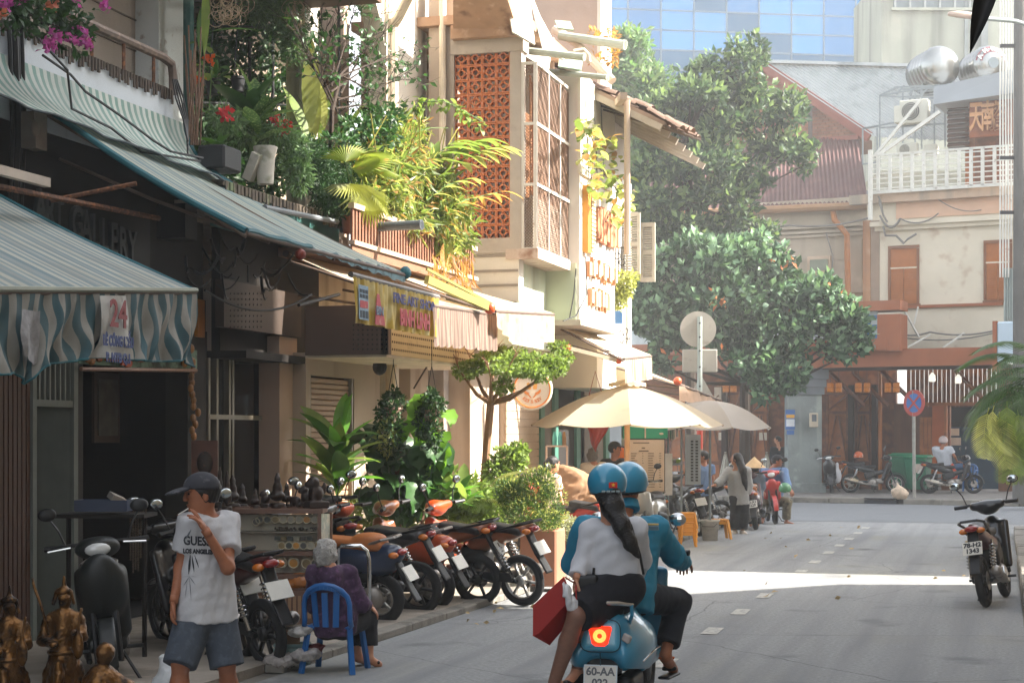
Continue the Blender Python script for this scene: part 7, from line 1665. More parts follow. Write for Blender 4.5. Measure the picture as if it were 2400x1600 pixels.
# PEOPLE
skin=M('skin_tan','9a6347',.5,.1,30,spec=.35);skin2=M('skin_light','b98468',.5,.08,30,spec=.35);skin_st=M('skin_stocking','7d5a4a',.45,.08,40);nails=M('nail','c29a86',.4)
hair_k=M('hair_black','14110f',.45,.25,60,.3,90);hair_w=M('hair_white','a3a09a',.6,.25,22,.9,55,stain=('7d7a75',.55,40));hair_g=M('hair_grey','5d5955',.6,.2,60,.4,90);eye_m=M('eye_dark','1a1412',.2)
def cloth(n,c,**k):k.setdefault('rough',.85);k.setdefault('var',.08);k.setdefault('sc',9);k.setdefault('bump',.35);k.setdefault('bs',16);return M('cloth_'+n,c,**k)
V3=lambda*a:Vector(a)
def frame(f,u=(0,0,1)):
 f=Vector(f).normalized();r=f.cross(Vector(u)).normalized();u2=r.cross(f).normalized();return r,f,u2,np.array([[r.x,f.x,u2.x],[r.y,f.y,u2.y],[r.z,f.z,u2.z]])
def hand(b,wr,d,n,curl=.8,s=1.,thumb=1,spread=.1,ext=()):
 d=Vector(d).normalized();n=Vector(n);n=(n-d*n.dot(d)).normalized();sd=d.cross(n)*thumb
 q=Matrix((sd,d,n)).transposed();b.ell(Vector(wr)+d*.045*s,(.040*s,.052*s,.017*s),q,10,7);b.tube([Vector(wr)-d*.03*s,Vector(wr)+d*.02*s],[.027*s,.028*s],8)
 for i,L_ in enumerate((.066,.075,.070,.054)):
  p=Vector(wr)+d*.085*s+sd*(.029-.0195*i)*s;c=curl*(.25 if i in ext else 1);path=[p-d*.02*s,p];dd=(d+sd*(spread*(1.5-i))).normalized()
  for k in range(3):
   a=c*(.5,.9,.7)[k];dd=(dd*math.cos(a)+n*math.sin(a)*1).normalized()if True else dd;nn_=n;p=p+dd*L_*s*(.42,.32,.26)[k];path.append(p)
  b.tube(path,[.0095*s,.0095*s,.0088*s,.008*s,.006*s],7);b.ell(p,.0062*s,None,6,4)
 p=Vector(wr)+d*.025*s+sd*.032*s;dd=(d*.65+sd*.7+n*.35).normalized();pts=[p-dd*.012,p+dd*.03*s,p+dd*.045*s+d*.022*s+n*curl*.012,p+dd*.05*s+d*.045*s+n*curl*.024]
 b.tube(pts,[.014*s,.012*s,.0105*s,.008*s],7);b.ell(pts[-1],.008*s,None,6,4)
def person(label,base,J,S,cat='person',group=None):
 J={k:Vector(v)for k,v in J.items()}
 t=thing('person',label,cat,base,group=group);s=S.get('s',1.);res=S.get('res',.011);sk=S.get('skin',skin)
 pel,ch,hd_=J['pel'],J['ch'],J['head'];up=(ch-pel).normalized();l=(J['shR']-J['shL']).normalized();fw=l.cross(up)*-1;
 if 'tf' in J:fw=J['tf'].normalized()
 r,f,u,Q=frame(J['face'],J.get('hup',(0,0,1)))
 hipL,hipR=J.get('hipL',pel-l*.09*s),J.get('hipR',pel+l*.09*s)
 tor=lambda e,w_=0:[rc(pel-l*.075*s,J['shL']+l*.07*s-up*.05*s,(.082+w_)*s+e,.072*s+e),rc(pel+l*.075*s,J['shR']-l*.07*s-up*.05*s,(.082+w_)*s+e,.072*s+e),rc(pel,ch,.095*s+e,.092*s+e),rc(J['shL'],J['shR'],.052*s+e,.052*s+e)]
 hs=s*S.get('hs',1.)
 P=tor(0);nb=ch+up*.09*s
 P+=[rc(nb,hd_-u*.07*hs-f*.01*hs,.054*s,.05*s),el(hd_+u*.015*hs-f*.008*hs,(.074*hs,.093*hs,.098*hs),Q),el(hd_-u*.05*hs+f*.022*hs,(.055*hs,.062*hs,.062*hs),Q),rc(hd_-u*.09*hs+f*.062*hs,hd_-u*.085*hs+f*.05*hs,.022*hs)]
 for sg,nm in((-1,'L'),(1,'R')):
  P+=[rc(J['sh'+nm],J['el'+nm],.048*s,.037*s),rc(J['el'+nm],J['wr'+nm],.037*s,.025*s)]
  if 'kn'+nm in J:
   h_=hipL if nm=='L' else hipR;P+=[rc(h_,J['kn'+nm],.082*s,.054*s),rc(J['kn'+nm],J['kn'+nm].lerp(J['an'+nm],.35),.05*s,.052*s),rc(J['kn'+nm].lerp(J['an'+nm],.35),J['an'+nm],.052*s,.033*s)]
   if 'toe'+nm in J:P+=[rc(J['an'+nm]-V3(0,0,.02),J['toe'+nm],.034*s,.026*s),rc(J['an'+nm]-V3(0,0,.03)-(J['toe'+nm]-J['an'+nm])*.15,J['toe'+nm],.026*s,.024*s)]
 def ex(b):
  for nm in 'LR':
   if S.get('hand'+nm):h=S['hand'+nm];hand(b,J['wr'+nm],h[0],h[1],*h[2:])
  b.ell(hd_+f*.098*hs-u*.018*hs,(.013*hs,.018*hs,.013*hs),Matrix(Q.tolist()),8,6);b.tube([hd_+f*.088*hs+u*.03*hs,hd_+f*.104*hs-u*.012*hs],[.008*hs,.012*hs],7)
  for sg in(-1,1):b.ell(hd_+r*sg*.076*hs-u*.008*hs,(.010*hs,.020*hs,.031*hs),Matrix(Q.tolist()),8,6);b.ell(hd_+f*.076*hs+u*.034*hs+r*sg*.03*hs,(.026*hs,.016*hs,.009*hs),Matrix(Q.tolist()),8,5)
  b.ell(hd_+f*.086*hs-u*.052*hs,(.025*hs,.011*hs,.006*hs),Matrix(Q.tolist()),8,5);b.ell(hd_+f*.084*hs-u*.063*hs,(.02*hs,.011*hs,.007*hs),Matrix(Q.tolist()),8,5)
 body=grow('body',P,sk,t,res,.03*s,extra=ex)
 if S.get('eyes',True):
  b=B()
  for sg in(-1,1):b.ell(hd_+f*.086*hs+u*.014*hs+r*sg*.031*hs,(.013*hs,.006*hs,.006*hs),Matrix(Q.tolist()),8,5)
  b.build('eye',eye_m,t,smooth=True)
 if 'shirt' in S:
  m_,slv,hem=S['shirt'][:3];e=S.get('loose',.016);pr=tor(e,S.get('flare',.0))
  hp=pel-up*hem*s;pr.append(rc(pel-up*(hem-.02)*s-l*.055,pel-l*.06,(.10+S.get('flare',0))*s+e,.09*s+e));pr.append(rc(pel-up*(hem-.02)*s+l*.055,pel+l*.06,(.10+S.get('flare',0))*s+e,.09*s+e))
  cuts=[(hp,-up)]
  for nm in 'LR':
   sh,eb,wr=J['sh'+nm],J['el'+nm],J['wr'+nm]
   if slv<=1:pr.append(cc(sh.lerp(eb,-.15),sh.lerp(eb,slv),.062*s+e,.055*s+e*1.1))
   else:pr+=[rc(sh,eb,.056*s+e,.046*s+e),cc(eb.lerp(wr,-.05),eb.lerp(wr,slv-1),.046*s+e,.034*s+e)]
  o=grow('shirt',pr,m_,t,res,.035*s,cuts=cuts,subs=[rc(nb+up*.045*s,hd_,.066*s,.08*s)],wob=S.get('wob',.004),wsc=S.get('wsc',20.))
 if 'legs' in S:
  m_,kind,e=S['legs'][:3];ep=.105*s+e if kind=='skirt' else .098*s+min(e,.012);pr=[rc(pel-l*.07*s,pel+l*.07*s,ep)]
  for nm in 'LR':
   if 'kn'+nm not in J:continue
   h_=hipL if nm=='L' else hipR;kn,an=J['kn'+nm],J['an'+nm]
   if kind=='shorts':pr.append(cc(h_,kn+(kn-h_).normalized()*S.get('hem',.0),.09*s+e,.075*s+e*1.5))
   elif kind=='skirt':pr.append(cc(h_,h_.lerp(kn,.98),.10*s+e,.085*s+e))
   else:pr+=[rc(h_,kn,.088*s+e,.064*s+e),cc(kn.lerp(an,-.08),kn.lerp(an,S.get('cuff',.93)),.062*s+e,.046*s+e*1.4)]
  grow('trousers' if kind!='skirt' else 'skirt',pr,m_,t,res,.04*s if kind!='skirt' else .09,cuts=[(pel+up*(.10 if kind=='skirt' else-.04)*s,up)]if S.get('tcut')or kind=='skirt' else(),wob=.002,wsc=18)
 hk=S.get('hair');hm_=S.get('hairm',hair_k)
 if hk:
  pr=[el(hd_+u*.022*hs-f*.014*hs,(.086*hs,.104*hs,.104*hs),Q)];cu=[(hd_+f*.05*hs+u*.03*hs,f*.85-u*.55)]
  if hk=='short':cu.append((hd_-u*.06*hs,-u))
  if hk=='bob':pr+=[el(hd_-u*.04*hs-f*.03*hs,(.088*hs,.085*hs,.09*hs),Q)];cu.append((hd_-u*.105*hs,-u))
  if hk=='long':
   for q in S['locks']:pr+=[rc(q[i],q[i+1],q_r,q_r2)for i,(q_r,q_r2)in enumerate(zip(S['lr'][:-1],S['lr'][1:]))]
   cu=[(hd_+f*.045*hs,f)]
  if hk=='bun':pr+=[el(hd_-f*.10*hs+u*.01*hs,(.05*hs,)*3,Q)]
  grow('hair',pr,hm_,t,res*.8,.03,cuts=cu,wob=.006 if hk=='bob' else .0025,wsc=52)
 hat=S.get('hat')
 if hat=='cap':
  m_=S['hatm'];grow('cap',[el(hd_+u*.038*hs-f*.004,(.094*hs,.110*hs,.095*hs),Q)],m_,t,res*.8,.02,cuts=[(hd_+u*.032*hs,-u+f*.12)])
  q=Q@rX(-.18);grow('brim',[('el',hd_+f*.135*hs+u*.036*hs,(.075*hs,.085*hs,.014*hs),q)],m_,t,res*.7,.01)
 if hat=='helmet':
  m_=S['hatm'];cu=[(hd_-u*.035*hs-f*.02,-u+f*.10)];h_=grow('helmet',[el(hd_+u*.028*hs-f*.006,(.125*hs,.142*hs,.128*hs),Q)],m_,t,res*.8,.02,cuts=cu)
  grow('helmet_rim',[el(hd_+u*.022*hs-f*.006,(.128*hs,.145*hs,.128*hs),Q)],MATS['black_plastic'],t,res*.8,.02,cuts=[(hd_-u*.043*hs-f*.02,-u+f*.10),(hd_-u*.030*hs-f*.02,u-f*.10)])
 if 'shoes' in S:
  for nm in 'LR':
   if 'toe'+nm in J:
    a,to=J['an'+nm],J['toe'+nm];bk_=a-V3(0,0,.045)-(to-a)*.2;bk_.z=to.z
    if S['shoes'][1]=='slipper':
     dd=(to-bk_);grow('slipper',[bx(((bk_+to)/2+dd*.06-V3(0,0,.028)),(.042,dd.length*.62,.010),.01,frame(dd)[3]),rc(bk_.lerp(to,.55)-l*.035+V3(0,0,.02),bk_.lerp(to,.55)+l*.035+V3(0,0,.02),.016)],S['shoes'][0],t,.008,.01)
    else:grow('shoe',[rc(bk_,to,.042*s,.036*s),rc(a-V3(0,0,.02),bk_.lerp(to,.5),.042*s,.038*s),bx(((bk_+to)/2-V3(0,0,.025)),(.042,(to-bk_).length*.68,.014),.01,frame(to-bk_)[3])],S['shoes'][0],t,.011,.03)
 return t
def ground(p,z=0):return Vector((p.x,p.y,z))
CR=Vector((CS,SN,0));CD=Vector((-SN,CS,0))
# the smoking man
d=10.0;P=lambda px,py,dd=0.:D(px,py,d+dd)
J=dict(pel=P(484,1432),ch=P(487,1252),shL=P(533,1226,.08),shR=P(447,1226,-.08),head=P(473,1158,-.02),face=-CR*.86-CD*.42+V3(0,0,-.10),elL=P(534,1330,-.10),wrL=P(484,1246,-.20),elR=P(424,1330,-.05),wrR=P(408,1405,-.13),hipL=P(512,1448,.05),hipR=P(455,1448,-.05),knL=P(530,1550,.0),anL=P(548,1702,.22),knR=P(424,1548,-.16),anR=P(415,1705,-.12),toeR=P(402,1738,-.34),toeL=P(528,1730,.05))
tee=M('white_tee','b9b9bb',.85,.04,9,.4,14)
man=person('man in a white printed T-shirt, denim shorts and camouflage cap smoking a cigarette',ground(P(480,1700)),J,dict(shirt=(tee,.62,.06),legs=(cloth('denim_grey','3f4650',stain=('4c545e',.52,30)),'shorts',.018),tcut=1,hem=.03,hair='short',hat='cap',hatm=M('camouflage','33343a',.85,.15,14,stain=[('5a5a5e',.55,18),('1f2024',.6,26)]),res=.0095,loose=.018,flare=.012,wob=.004,wsc=19,handL=(P(456,1200)-P(484,1246,0.0)+CD*-.02,-CR+V3(0,0,.1),.55,.98,-1,.12,(0,1)),handR=(V3(0,0,-1)-CR*.12,CR*.9,.6,.98,1),shoes=(MATS['black_plastic'],'slipper')))
a_,b_=P(441,1191,-.12),P(417,1206,-.16);b=B();b.tube([a_,b_],.0042,8);c_=b.build('cigarette',M('cigarette_white','d0ccc4',.7),man);b=B();b.tube([b_,b_+(b_-a_)*.1],.0042,8);b.build('ember',M('ember','5a3a30',.8),c_)
prn=M('shirt_print','2a2d33',.8,.2,30);prg=M('shirt_print_grey','6c7076',.8,.2,30)
so_=[c for c in man.children if c.name.startswith('shirt')][0]
def on_shirt(px,py,off=.006):
 from mathutils.bvhtree import BVHTree
 global _bv
 if '_bv' not in globals():_bv=BVHTree.FromPolygons([v.co for v in so_.data.vertices],[tuple(p.vertices)for p in so_.data.polygons])
 h=_bv.ray_cast(EYE,ray(px,py).normalized());return(h[0]-ray(px,py).normalized()*off)if h[0]else P(px,py,-.16)
def wrap_text(tx,px,py,size,mt,wide,slope=0.):
 me=text_mesh(tx,size,mt,.0,bold=.0025);xs_=[v.co.x for v in me.vertices];x0_,x1_=min(xs_),max(xs_)
 for v in me.vertices:
  uu=(v.co.x-x0_)/(x1_-x0_)-.5;v.co=on_shirt(px+uu*wide,py-v.co.y*400+slope*uu*wide)
 return link('shirt_print',me,man)
wrap_text('GUESS',462,1268,.072,prn,64,.05);wrap_text('LOS ANGELES',464,1292,.036,prn,70,.04)
for px,py,px2,py2,w_,mt in((448,1240,436,1262,.012,prg),(446,1300,442,1345,.014,prn),(450,1302,455,1340,.010,prn),(456,1300,466,1330,.008,prn),(444,1350,430,1372,.006,prg),(444,1350,458,1370,.006,prg),(444,1348,462,1352,.006,prg),(444,1348,428,1352,.006,prg),(444,1352,448,1405,.005,prg),(438,1365,434,1400,.004,prg)):
 b=B();n=6
 for i in range(n):
  f0,f1=i/n,(i+1)/n;q=[on_shirt(px+(px2-px)*f_+sx*w_*400*.5*math.sin(math.pi*min(.95,max(.1,f_))),py+(py2-py)*f_)for f_,sx in((f0,-1),(f0,1),(f1,1),(f1,-1))];b.add(q,[(0,1,2,3)])
 b.build('shirt_print',mt,man)
t=thing('plastic_bag','knotted white plastic carrier bag standing at the feet of the smoking man','bag',ground(D(400,1640,10.6)))
c=D(400,1600,10.6);g=ground(c);grow('bag',[el(g+V3(0,0,.13),(.16,.13,.15)),el(g+V3(.0,0,.26),(.11,.1,.12)),rc(g+V3(-.01,0,.33),g+V3(-.04,0,.42),.05,.03),rc(g+V3(.03,0,.33),g+V3(.05,0,.40),.03,.02)],M('bag_white','c3c5c6',.4,.06,9,trans=.15),t,.012,.05,wob=.006,wsc=28)
# the old woman on the blue chair
d=13.0;P=lambda px,py,dd=0.:D(px,py,d+dd)
J=dict(pel=P(785,1452,.02),ch=P(775,1350,-.02),shL=P(738,1345,.06),shR=P(815,1345,.06),head=P(766,1297,.02),face=CD*.9+CR*.3+V3(0,0,-.15),elL=P(735,1415,.2),wrL=P(775,1440,.45),elR=P(846,1415,.08),wrR=P(866,1418,.32),hipL=P(765,1470,.05),hipR=P(802,1470,.05),knL=P(826,1452,.42),anL=P(840,1535,.40),toeL=P(860,1549,.5),knR=P(862,1446,.36),anR=P(866,1538,.30),toeR=P(888,1556,.36))
purple=cloth('purple_print','3d2740',stain=[('5a3d5c',.53,26),('2a1a2d',.56,30)])
person('white-haired old woman in a dark purple blouse sitting on the blue chair',ground(P(790,1560)),J,dict(shirt=(purple,1.75,.12),legs=(cloth('black_trousers','15151a'),'long',.02),cuff=.72,hair='bob',hairm=hair_w,res=.012,s=.9,hs=1.08,loose=.022,skin=skin2,eyes=False,wob=.005,handR=(V3(.5,.5,-.7),-CR+V3(0,0,-.5),.5,.9,1),handL=(CR+V3(0,0,-.2),V3(0,0,-1),.5,.9,-1),shoes=(MATS['black_plastic'],'slipper')))
chb=M('chair_blue','1f5f9f',.4,.06,6,coat=.2)
def blue_chair(label,pos,yaw,s=1.,arms=False):
 t=thing('plastic_chair',label,'chair',pos,yaw);w_,h,bt=.40*s,.38*s,.74*s
 b=B();b.box((0,0,h),(w_,.38*s,.03));bevel(b.build('seat',chb,t,False),.012)
 for sx in(-1,1):
  for sy in(-1,1):b=B();p,q=V3(sx*w_*.44,sy*.16*s,h),V3(sx*w_*.55,sy*.22*s,0);b.bar(p,q,.045*s,.03*s);b.build('leg',chb,t,False)
 def bk(u,z):x=(u-.5)*w_*1.02;return V3(x,-.19*s-.05*s*(1-(2*u-1)**2)-.12*(z-h),z)
 b=B();pts=[bk(0,h+.01)]+[bk(.02+.0*i,h+(bt-h)*.55*i/3)for i in range(1,4)]+[bk(.5-.48*math.cos(math.pi*i/8),h+(bt-h)*(.55+.45*math.sin(math.pi*i/8)))for i in range(1,8)]+[bk(.98,h+(bt-h)*.55*i/3)for i in(3,2,1)]+[bk(1,h+.01)]
 b.tube(pts,.022*s,8);b.build('back_frame',chb,t,False,True)
 b=B();top=[(u,bk(u,h+(bt-h)*(.55+.44*math.sin(math.pi*u))))for u in np.linspace(.04,.96,13)];bot=[bk(u,h+(bt-h)*.62+.10*s*math.sin(math.pi*u))for u in np.linspace(.04,.96,13)]
 for i in range(12):q=[top[i][1],top[i+1][1],bot[i+1],bot[i]];b.poly(q,.02)
 b.build('top_rail',chb,t,False)
 for u0,u1 in((.30,.26),(.5,.5),(.70,.74)):b=B();b.bar(bk(u0,h+.01),bk(u1,h+(bt-h)*.82),.012,.05*s)if False else b.bar(bk(u0,h+.01),bk(u1,h+(bt-h)*.82),.05*s,.016);b.build('slat',chb,t,False)
 if arms:
  for sx in(-1,1):b=B();b.tube([V3(sx*w_*.5,-.2*s,h+.2*s),V3(sx*w_*.58,.05,h+.2*s),V3(sx*w_*.56,.2*s,h)],.02,6);b.build('armrest',chb,t,False)
 return t
gC=G(788,1560);gC=D(785,1022,13.12);blue_chair('blue plastic chair with a slatted back under the old woman',(gC.x,gC.y,0),R(4),.92)
# two riders on the blue scooter
d=10.9;P=lambda px,py,dd=0.:D(px,py,d+dd)
ride=M('rider_jacket_blue','257a96',.75,.06,9,.3,14);jean=cloth('dark_denim','171b24');helm=M('helmet_blue','2a86a6',.3,.05,5,coat=.5);orange_s=M('sandal_orange','c05a1c',.6)
J=dict(pel=P(1465,1400,.1),ch=P(1460,1258,.25),shL=P(1372,1240,.22),shR=P(1538,1240,.30),head=P(1473,1137,.35),face=CD+CR*.25,elL=P(1344,1318,.35),wrL=P(1368,1330,.72),elR=P(1580,1302,.50),wrR=P(1602,1318,.82),hipL=P(1440,1410,.15),hipR=P(1500,1400,.15),knR=P(1588,1408,.55),anR=P(1560,1532,.35),toeR=P(1578,1568,.52),knL=P(1385,1420,.5),anL=P(1400,1535,.4),toeL=P(1400,1560,.55))
rider=person('rider in a light blue jacket and matching helmet steering the blue scooter',ground(P(1470,1700)),J,dict(shirt=(ride,1.93,.10),legs=(jean,'long',.022),cuff=.82,hair='short',hat='helmet',hatm=helm,res=.0105,loose=.028,eyes=False,s=1.05,hs=.98,handR=(CD+V3(0,0,-.3),V3(0,0,-1),1.0,1,-1),handL=(CD+V3(0,0,-.3),V3(0,0,-1),1.0,1,1),shoes=(MATS['black_plastic'],'slipper')))
b=B();a1=J['anR'];b.bar(a1+V3(-.03,-.05,-.02),a1+(J['toeR']-a1)*.6+V3(.02,-.03,.015),.02,.012);b.bar(a1+(J['toeR']-a1)*.2+CR*.04,a1+(J['toeR']-a1)*.75-CR*.045,.02,.012);b.build('sandal_strap',orange_s,rider)
grow('collar',[cc(P(1474,1195,.3),P(1474,1172,.33),.075,.062)],ride,rider,.01,.01)
for sg,px in((-1,1385),(1,1522)):
 b=B();p=P(px,1236,.12);b.box(p,(.12,.012,.03),Euler((.5,0,TH-sg*.25)));b.build('shoulder_patch',M('reflective_grey','6f8894',.5),rider);b=B();b.box(p+V3(0,0,.022),(.12,.012,.008),Euler((.5,0,TH-sg*.25)));b.build('piping',M('piping_yellow','b99a4a',.6),rider)
d=10.45;P=lambda px,py,dd=0.:D(px,py,d+dd)
blouse=M('white_blouse','bfc0c4',.8,.04,9,.3,12);skirt=cloth('black_skirt','111219')
lk=[[P(1432,1140,-.03),P(1440,1185,-.09),P(1461,1228,-.15),P(1480,1268,-.17),P(1498,1308,-.17)],[P(1416,1150,-.03),P(1430,1190,-.10),P(1455,1235,-.16),P(1474,1275,-.17),P(1488,1300,-.17)]]
J=dict(pel=P(1440,1376,-.02),ch=P(1432,1266,-.02),shL=P(1388,1242,-.02),shR=P(1490,1240,.0),head=P(1424,1140,.02),face=CD*.9+CR*.45,tf=CD,elL=P(1366,1318,-.04),wrL=P(1352,1352,-.12),elR=P(1505,1310,.15),wrR=P(1490,1345,.35),hipL=P(1415,1398,-.04),hipR=P(1440,1392,.06),knL=P(1352,1440,-.24),anL=P(1292,1618,-.12),toeL=P(1275,1650,-.28),knR=P(1372,1442,-.10),anR=P(1352,1570,-.02),toeR=P(1328,1605,-.14))
pas=person('long-haired passenger in a white blouse and black skirt riding side-saddle behind',ground(P(1400,1700)),J,dict(shirt=(blouse,1.9,.02),legs=(skirt,'skirt',.028),hair='long',locks=lk,lr=(.060,.054,.042,.030,.007),hat='helmet',hatm=helm,res=.0098,skin=skin2,s=.95,loose=.019,eyes=False,wob=.005,wsc=15,handL=(V3(0,0,-1)-CR*.2,CR,.9,.95,1),handR=(CD,V3(0,0,-1),.8,.95,1),shoes=(M('shoe_black','14141a',.5),'shoe')))
for nm in 'LR':kn,an=J['kn'+nm],J['an'+nm];hp_=J['hip'+nm];grow('stocking',[rc(kn.lerp(hp_,.55),kn,.072,.058),rc(kn,kn.lerp(an,.35),.057,.055),rc(kn.lerp(an,.35),an,.054,.034)],skin_st,pas,.01,.02)
hq=P(1435,1140,-.135)
b=B();o_=D(1437,1136,10.45-.118);rr_=CR*.98+CD*.12;uu_=V3(0,0,1)+CD*.35
def hp(x,z,o=0):q=o_+rr_*x+uu_.normalized()*z;return q-CD*o
b.poly([hp(-.026,-.018),hp(.026,-.018),hp(.026,.018),hp(-.026,.018)],.006);fl_=b.build('flag_sticker',M('flag_red','b3261c',.4),pas)
b=B();st_=[hp((.013 if i%2==0 else .0055)*math.cos(R(90+36*i)),(.013 if i%2==0 else .0055)*math.sin(R(90+36*i)),.008)for i in range(10)];b.poly(st_,.004);b.build('star',M('flag_yellow','d9b234',.5),fl_)
b=B()
for x in(-.06,-.03,.0,.03):b.poly([hp(x-.01,-.045,-.01),hp(x+.012,-.045,-.01),hp(x+.012,-.034,-.01),hp(x-.01,-.034,-.01)],.014)
tag(b.build('small_sticker',M('sticker_grey','8b9a9c',.5),pas),kind='stuff')
b=B();b.tube([P(1478,1228,-.10),P(1500,1300,-.13),P(1508,1345,-.12)],.009,6);b.tube([P(1392,1330,-.12),P(1388,1372,-.14)],.009,6);b.build('bag_strap',MATS['black_plastic'],pas)
grow('shoulder_bag',[bx(P(1375,1368,-.12),(.075,.03,.06),.025)],MATS['black_plastic'],pas,.01,.01)
t=thing('shopping_bag','red paper shopping bag with white tissue held by the scooter passenger','bag',P(1310,1480,-.2))
def rbx(px,py,dd):return P(px,py,dd)
b=B();b.poly([rbx(px,py,-.26)for px,py in((1249,1418),(1249,1489),(1264,1483),(1336,1404),(1322,1350))],.006);b.poly([rbx(1249,1489,-.26),rbx(1288,1511,-.12),rbx(1355,1431,-.12),rbx(1336,1404,-.26),rbx(1264,1483,-.26)],.006);b.poly([rbx(1249,1418,-.12),rbx(1322,1350,-.12),rbx(1355,1431,-.10),rbx(1288,1511,-.10)],.006)
b.build('bag',M('bag_red','9a1f1b',.55,.05,3),t)
grow('tissue',[el(rbx(1334,1400,-.27),(.022,.04,.075)),el(rbx(1347,1418,-.25),(.03,.04,.055)),el(rbx(1322,1383,-.27),(.014,.03,.05))],M('tissue_white','c9cacc',.8,.04,9),t,.01,.02,wob=.006,wsc=40)
b=B()
for dd in(-.27,-.12):b.tube([rbx(1325,1352,dd),rbx(1340,1362,(dd-.2)/2),P(1351,1366,-.14),rbx(1350,1385,dd),rbx(1352,1425,dd)],.005,5)
b.build('handle',MATS['bag_red'],t)
# people by the stall and across the road (simple pose tables: pixel, depth offset)
def far_person(label,d,jp,face,S,zbase=0.,group=None,tf=None):
 J={k:D(v[0],v[1],d+(v[2]if len(v)>2 else 0))for k,v in jp.items()};J['face']=face
 if tf:J['tf']=tf
 b_=J.get('anR',J['pel']);S.setdefault('eyes',False);S.setdefault('res',.018);return person(label,Vector((b_.x,b_.y,zbase)),J,S,group=group)
grey_j=cloth('grey_jacket','9a9a98');blk_t=cloth('black_wide','17171b')
d=31.6
far_person('woman in a pale grey hooded jacket and black trousers reaching towards a parked motorbike',d,dict(pel=(1731,1165),ch=(1726,1115),shL=(1708,1104,.1),shR=(1750,1104,-.05),head=(1725,1076),elL=(1688,1128,.0),wrL=(1675,1137,-.1),elR=(1756,1135),wrR=(1752,1160,-.05),hipL=(1724,1168),hipR=(1742,1168),knL=(1724,1208),anL=(1722,1243),toeL=(1714,1248,-.1),knR=(1744,1208),anR=(1740,1243),toeR=(1746,1249,-.15)),-CR+CD*.3,dict(shirt=(grey_j,1.85,.14),legs=(blk_t,'long',.035),cuff=.9,hair='long',locks=[[D(1730,1072,d-.02),D(1741,1100,d-.12),D(1746,1130,d-.14),D(1750,1148,d-.14)]],lr=(.08,.07,.05,.02),loose=.03,flare=.01,skin=skin2,s=.98,handL=(-CR+V3(0,0,-.2),V3(0,0,-1),.4,1,-1),handR=(V3(0,0,-1),-CR,.4,1,1),shoes=(M('sneaker_beige','b9aea2',.7),'shoe')))
t=bpy.data.objects['person'];
blue_sh=cloth('blue_shirt','5d7597');camo=M('camo_trousers','6b6350',.85,.15,12,stain=[('3f3a30',.55,14),('8f8772',.55,18)])
d=35.4
far_person('man in a blue shirt, dark cap and camouflage trousers astride the red motorbike',d,dict(pel=(1812,1172,.2),ch=(1806,1112,.1),shL=(1838,1105,-.1),shR=(1790,1105,.1),head=(1822,1080,.0),elL=(1844,1132,-.25),wrL=(1852,1146,-.4),elR=(1784,1135,-.1),wrR=(1786,1150,-.4),hipL=(1822,1175,.1),hipR=(1800,1175,.1),knL=(1845,1176,-.25),anL=(1843,1222,-.1),toeL=(1858,1228,-.2),knR=(1790,1180,-.2),anR=(1788,1215,-.1),toeR=(1786,1224,-.3)),CR*.9-CD*.3,dict(shirt=(blue_sh,1.7,.10),legs=(camo,'long',.03),cuff=.85,hair='short',hat='cap',hatm=M('cap_dark','1d1d22',.8),loose=.03,handL=(V3(.3,-.3,-.6),V3(0,0,-1),.8,1.1,1),handR=(V3(0,-.5,-.6),V3(0,0,-1),.8,1.1,1),shoes=(MATS['black_plastic'],'slipper'),s=1.05))
t=thing('motorbike_helmet','green and white helmet hanging from the red motorbike','helmet',D(1840,1145,34.9));grow('shell',[el(D(1840,1145,34.9),(.13,.14,.13))],M('helmet_green','3f7a4d',.4,.1,coat=.4),t,.018,.01,cuts=[(D(1840,1150,34.9),(0,.3,-1))]);b=B();b.torus(D(1840,1145,34.9),.125,.014,(.6,0,.5),20,5);b.build('stripe',MATS['white_painted_metal'],t)
d=49.6
far_person('man in a white shirt, denim shorts and white helmet on the far motorbike',d,dict(pel=(2217,1095,.1),ch=(2210,1060),shL=(2192,1052,.1),shR=(2226,1052,-.1),head=(2211,1034),elL=(2196,1078,.2),wrL=(2232,1085,.2),elR=(2238,1070,-.15),wrR=(2244,1082,.0),hipL=(2212,1098,.15),hipR=(2224,1098,-.05),knL=(2240,1098,.3),anL=(2240,1130,.3),knR=(2258,1093,-.2),anR=(2256,1118,-.2),toeR=(2266,1124,-.25)),CR*.5+CD*.7,dict(shirt=(cloth('pale_shirt','b5b9c0'),.6,.06),legs=(cloth('denim_far','3d5673'),'shorts',.02),hair='short',hat='helmet',hatm=M('helmet_pale','b8a7a4',.4,coat=.3),res=.024,loose=.03,s=1.05,handR=(CR,V3(0,0,-1),.8,1.2,1)),.15)
d=41
far_person('woman in black with tied hair standing half behind the stone pillar',53.2,dict(pel=(1826,1095),ch=(1826,1062),shL=(1810,1052),shR=(1840,1052),head=(1822,1030),elL=(1808,1072),wrL=(1815,1088,-.2),elR=(1842,1072),wrR=(1838,1088),hipL=(1820,1097),hipR=(1832,1097),knL=(1820,1124),anL=(1820,1148),knR=(1832,1124),anR=(1832,1148)),-CR+CD*.2,dict(shirt=(cloth('black_top','18161c'),1.8,.1),legs=(blk_t,'long',.03),hair='bun',res=.026,skin=skin2),.15)
d=22.5
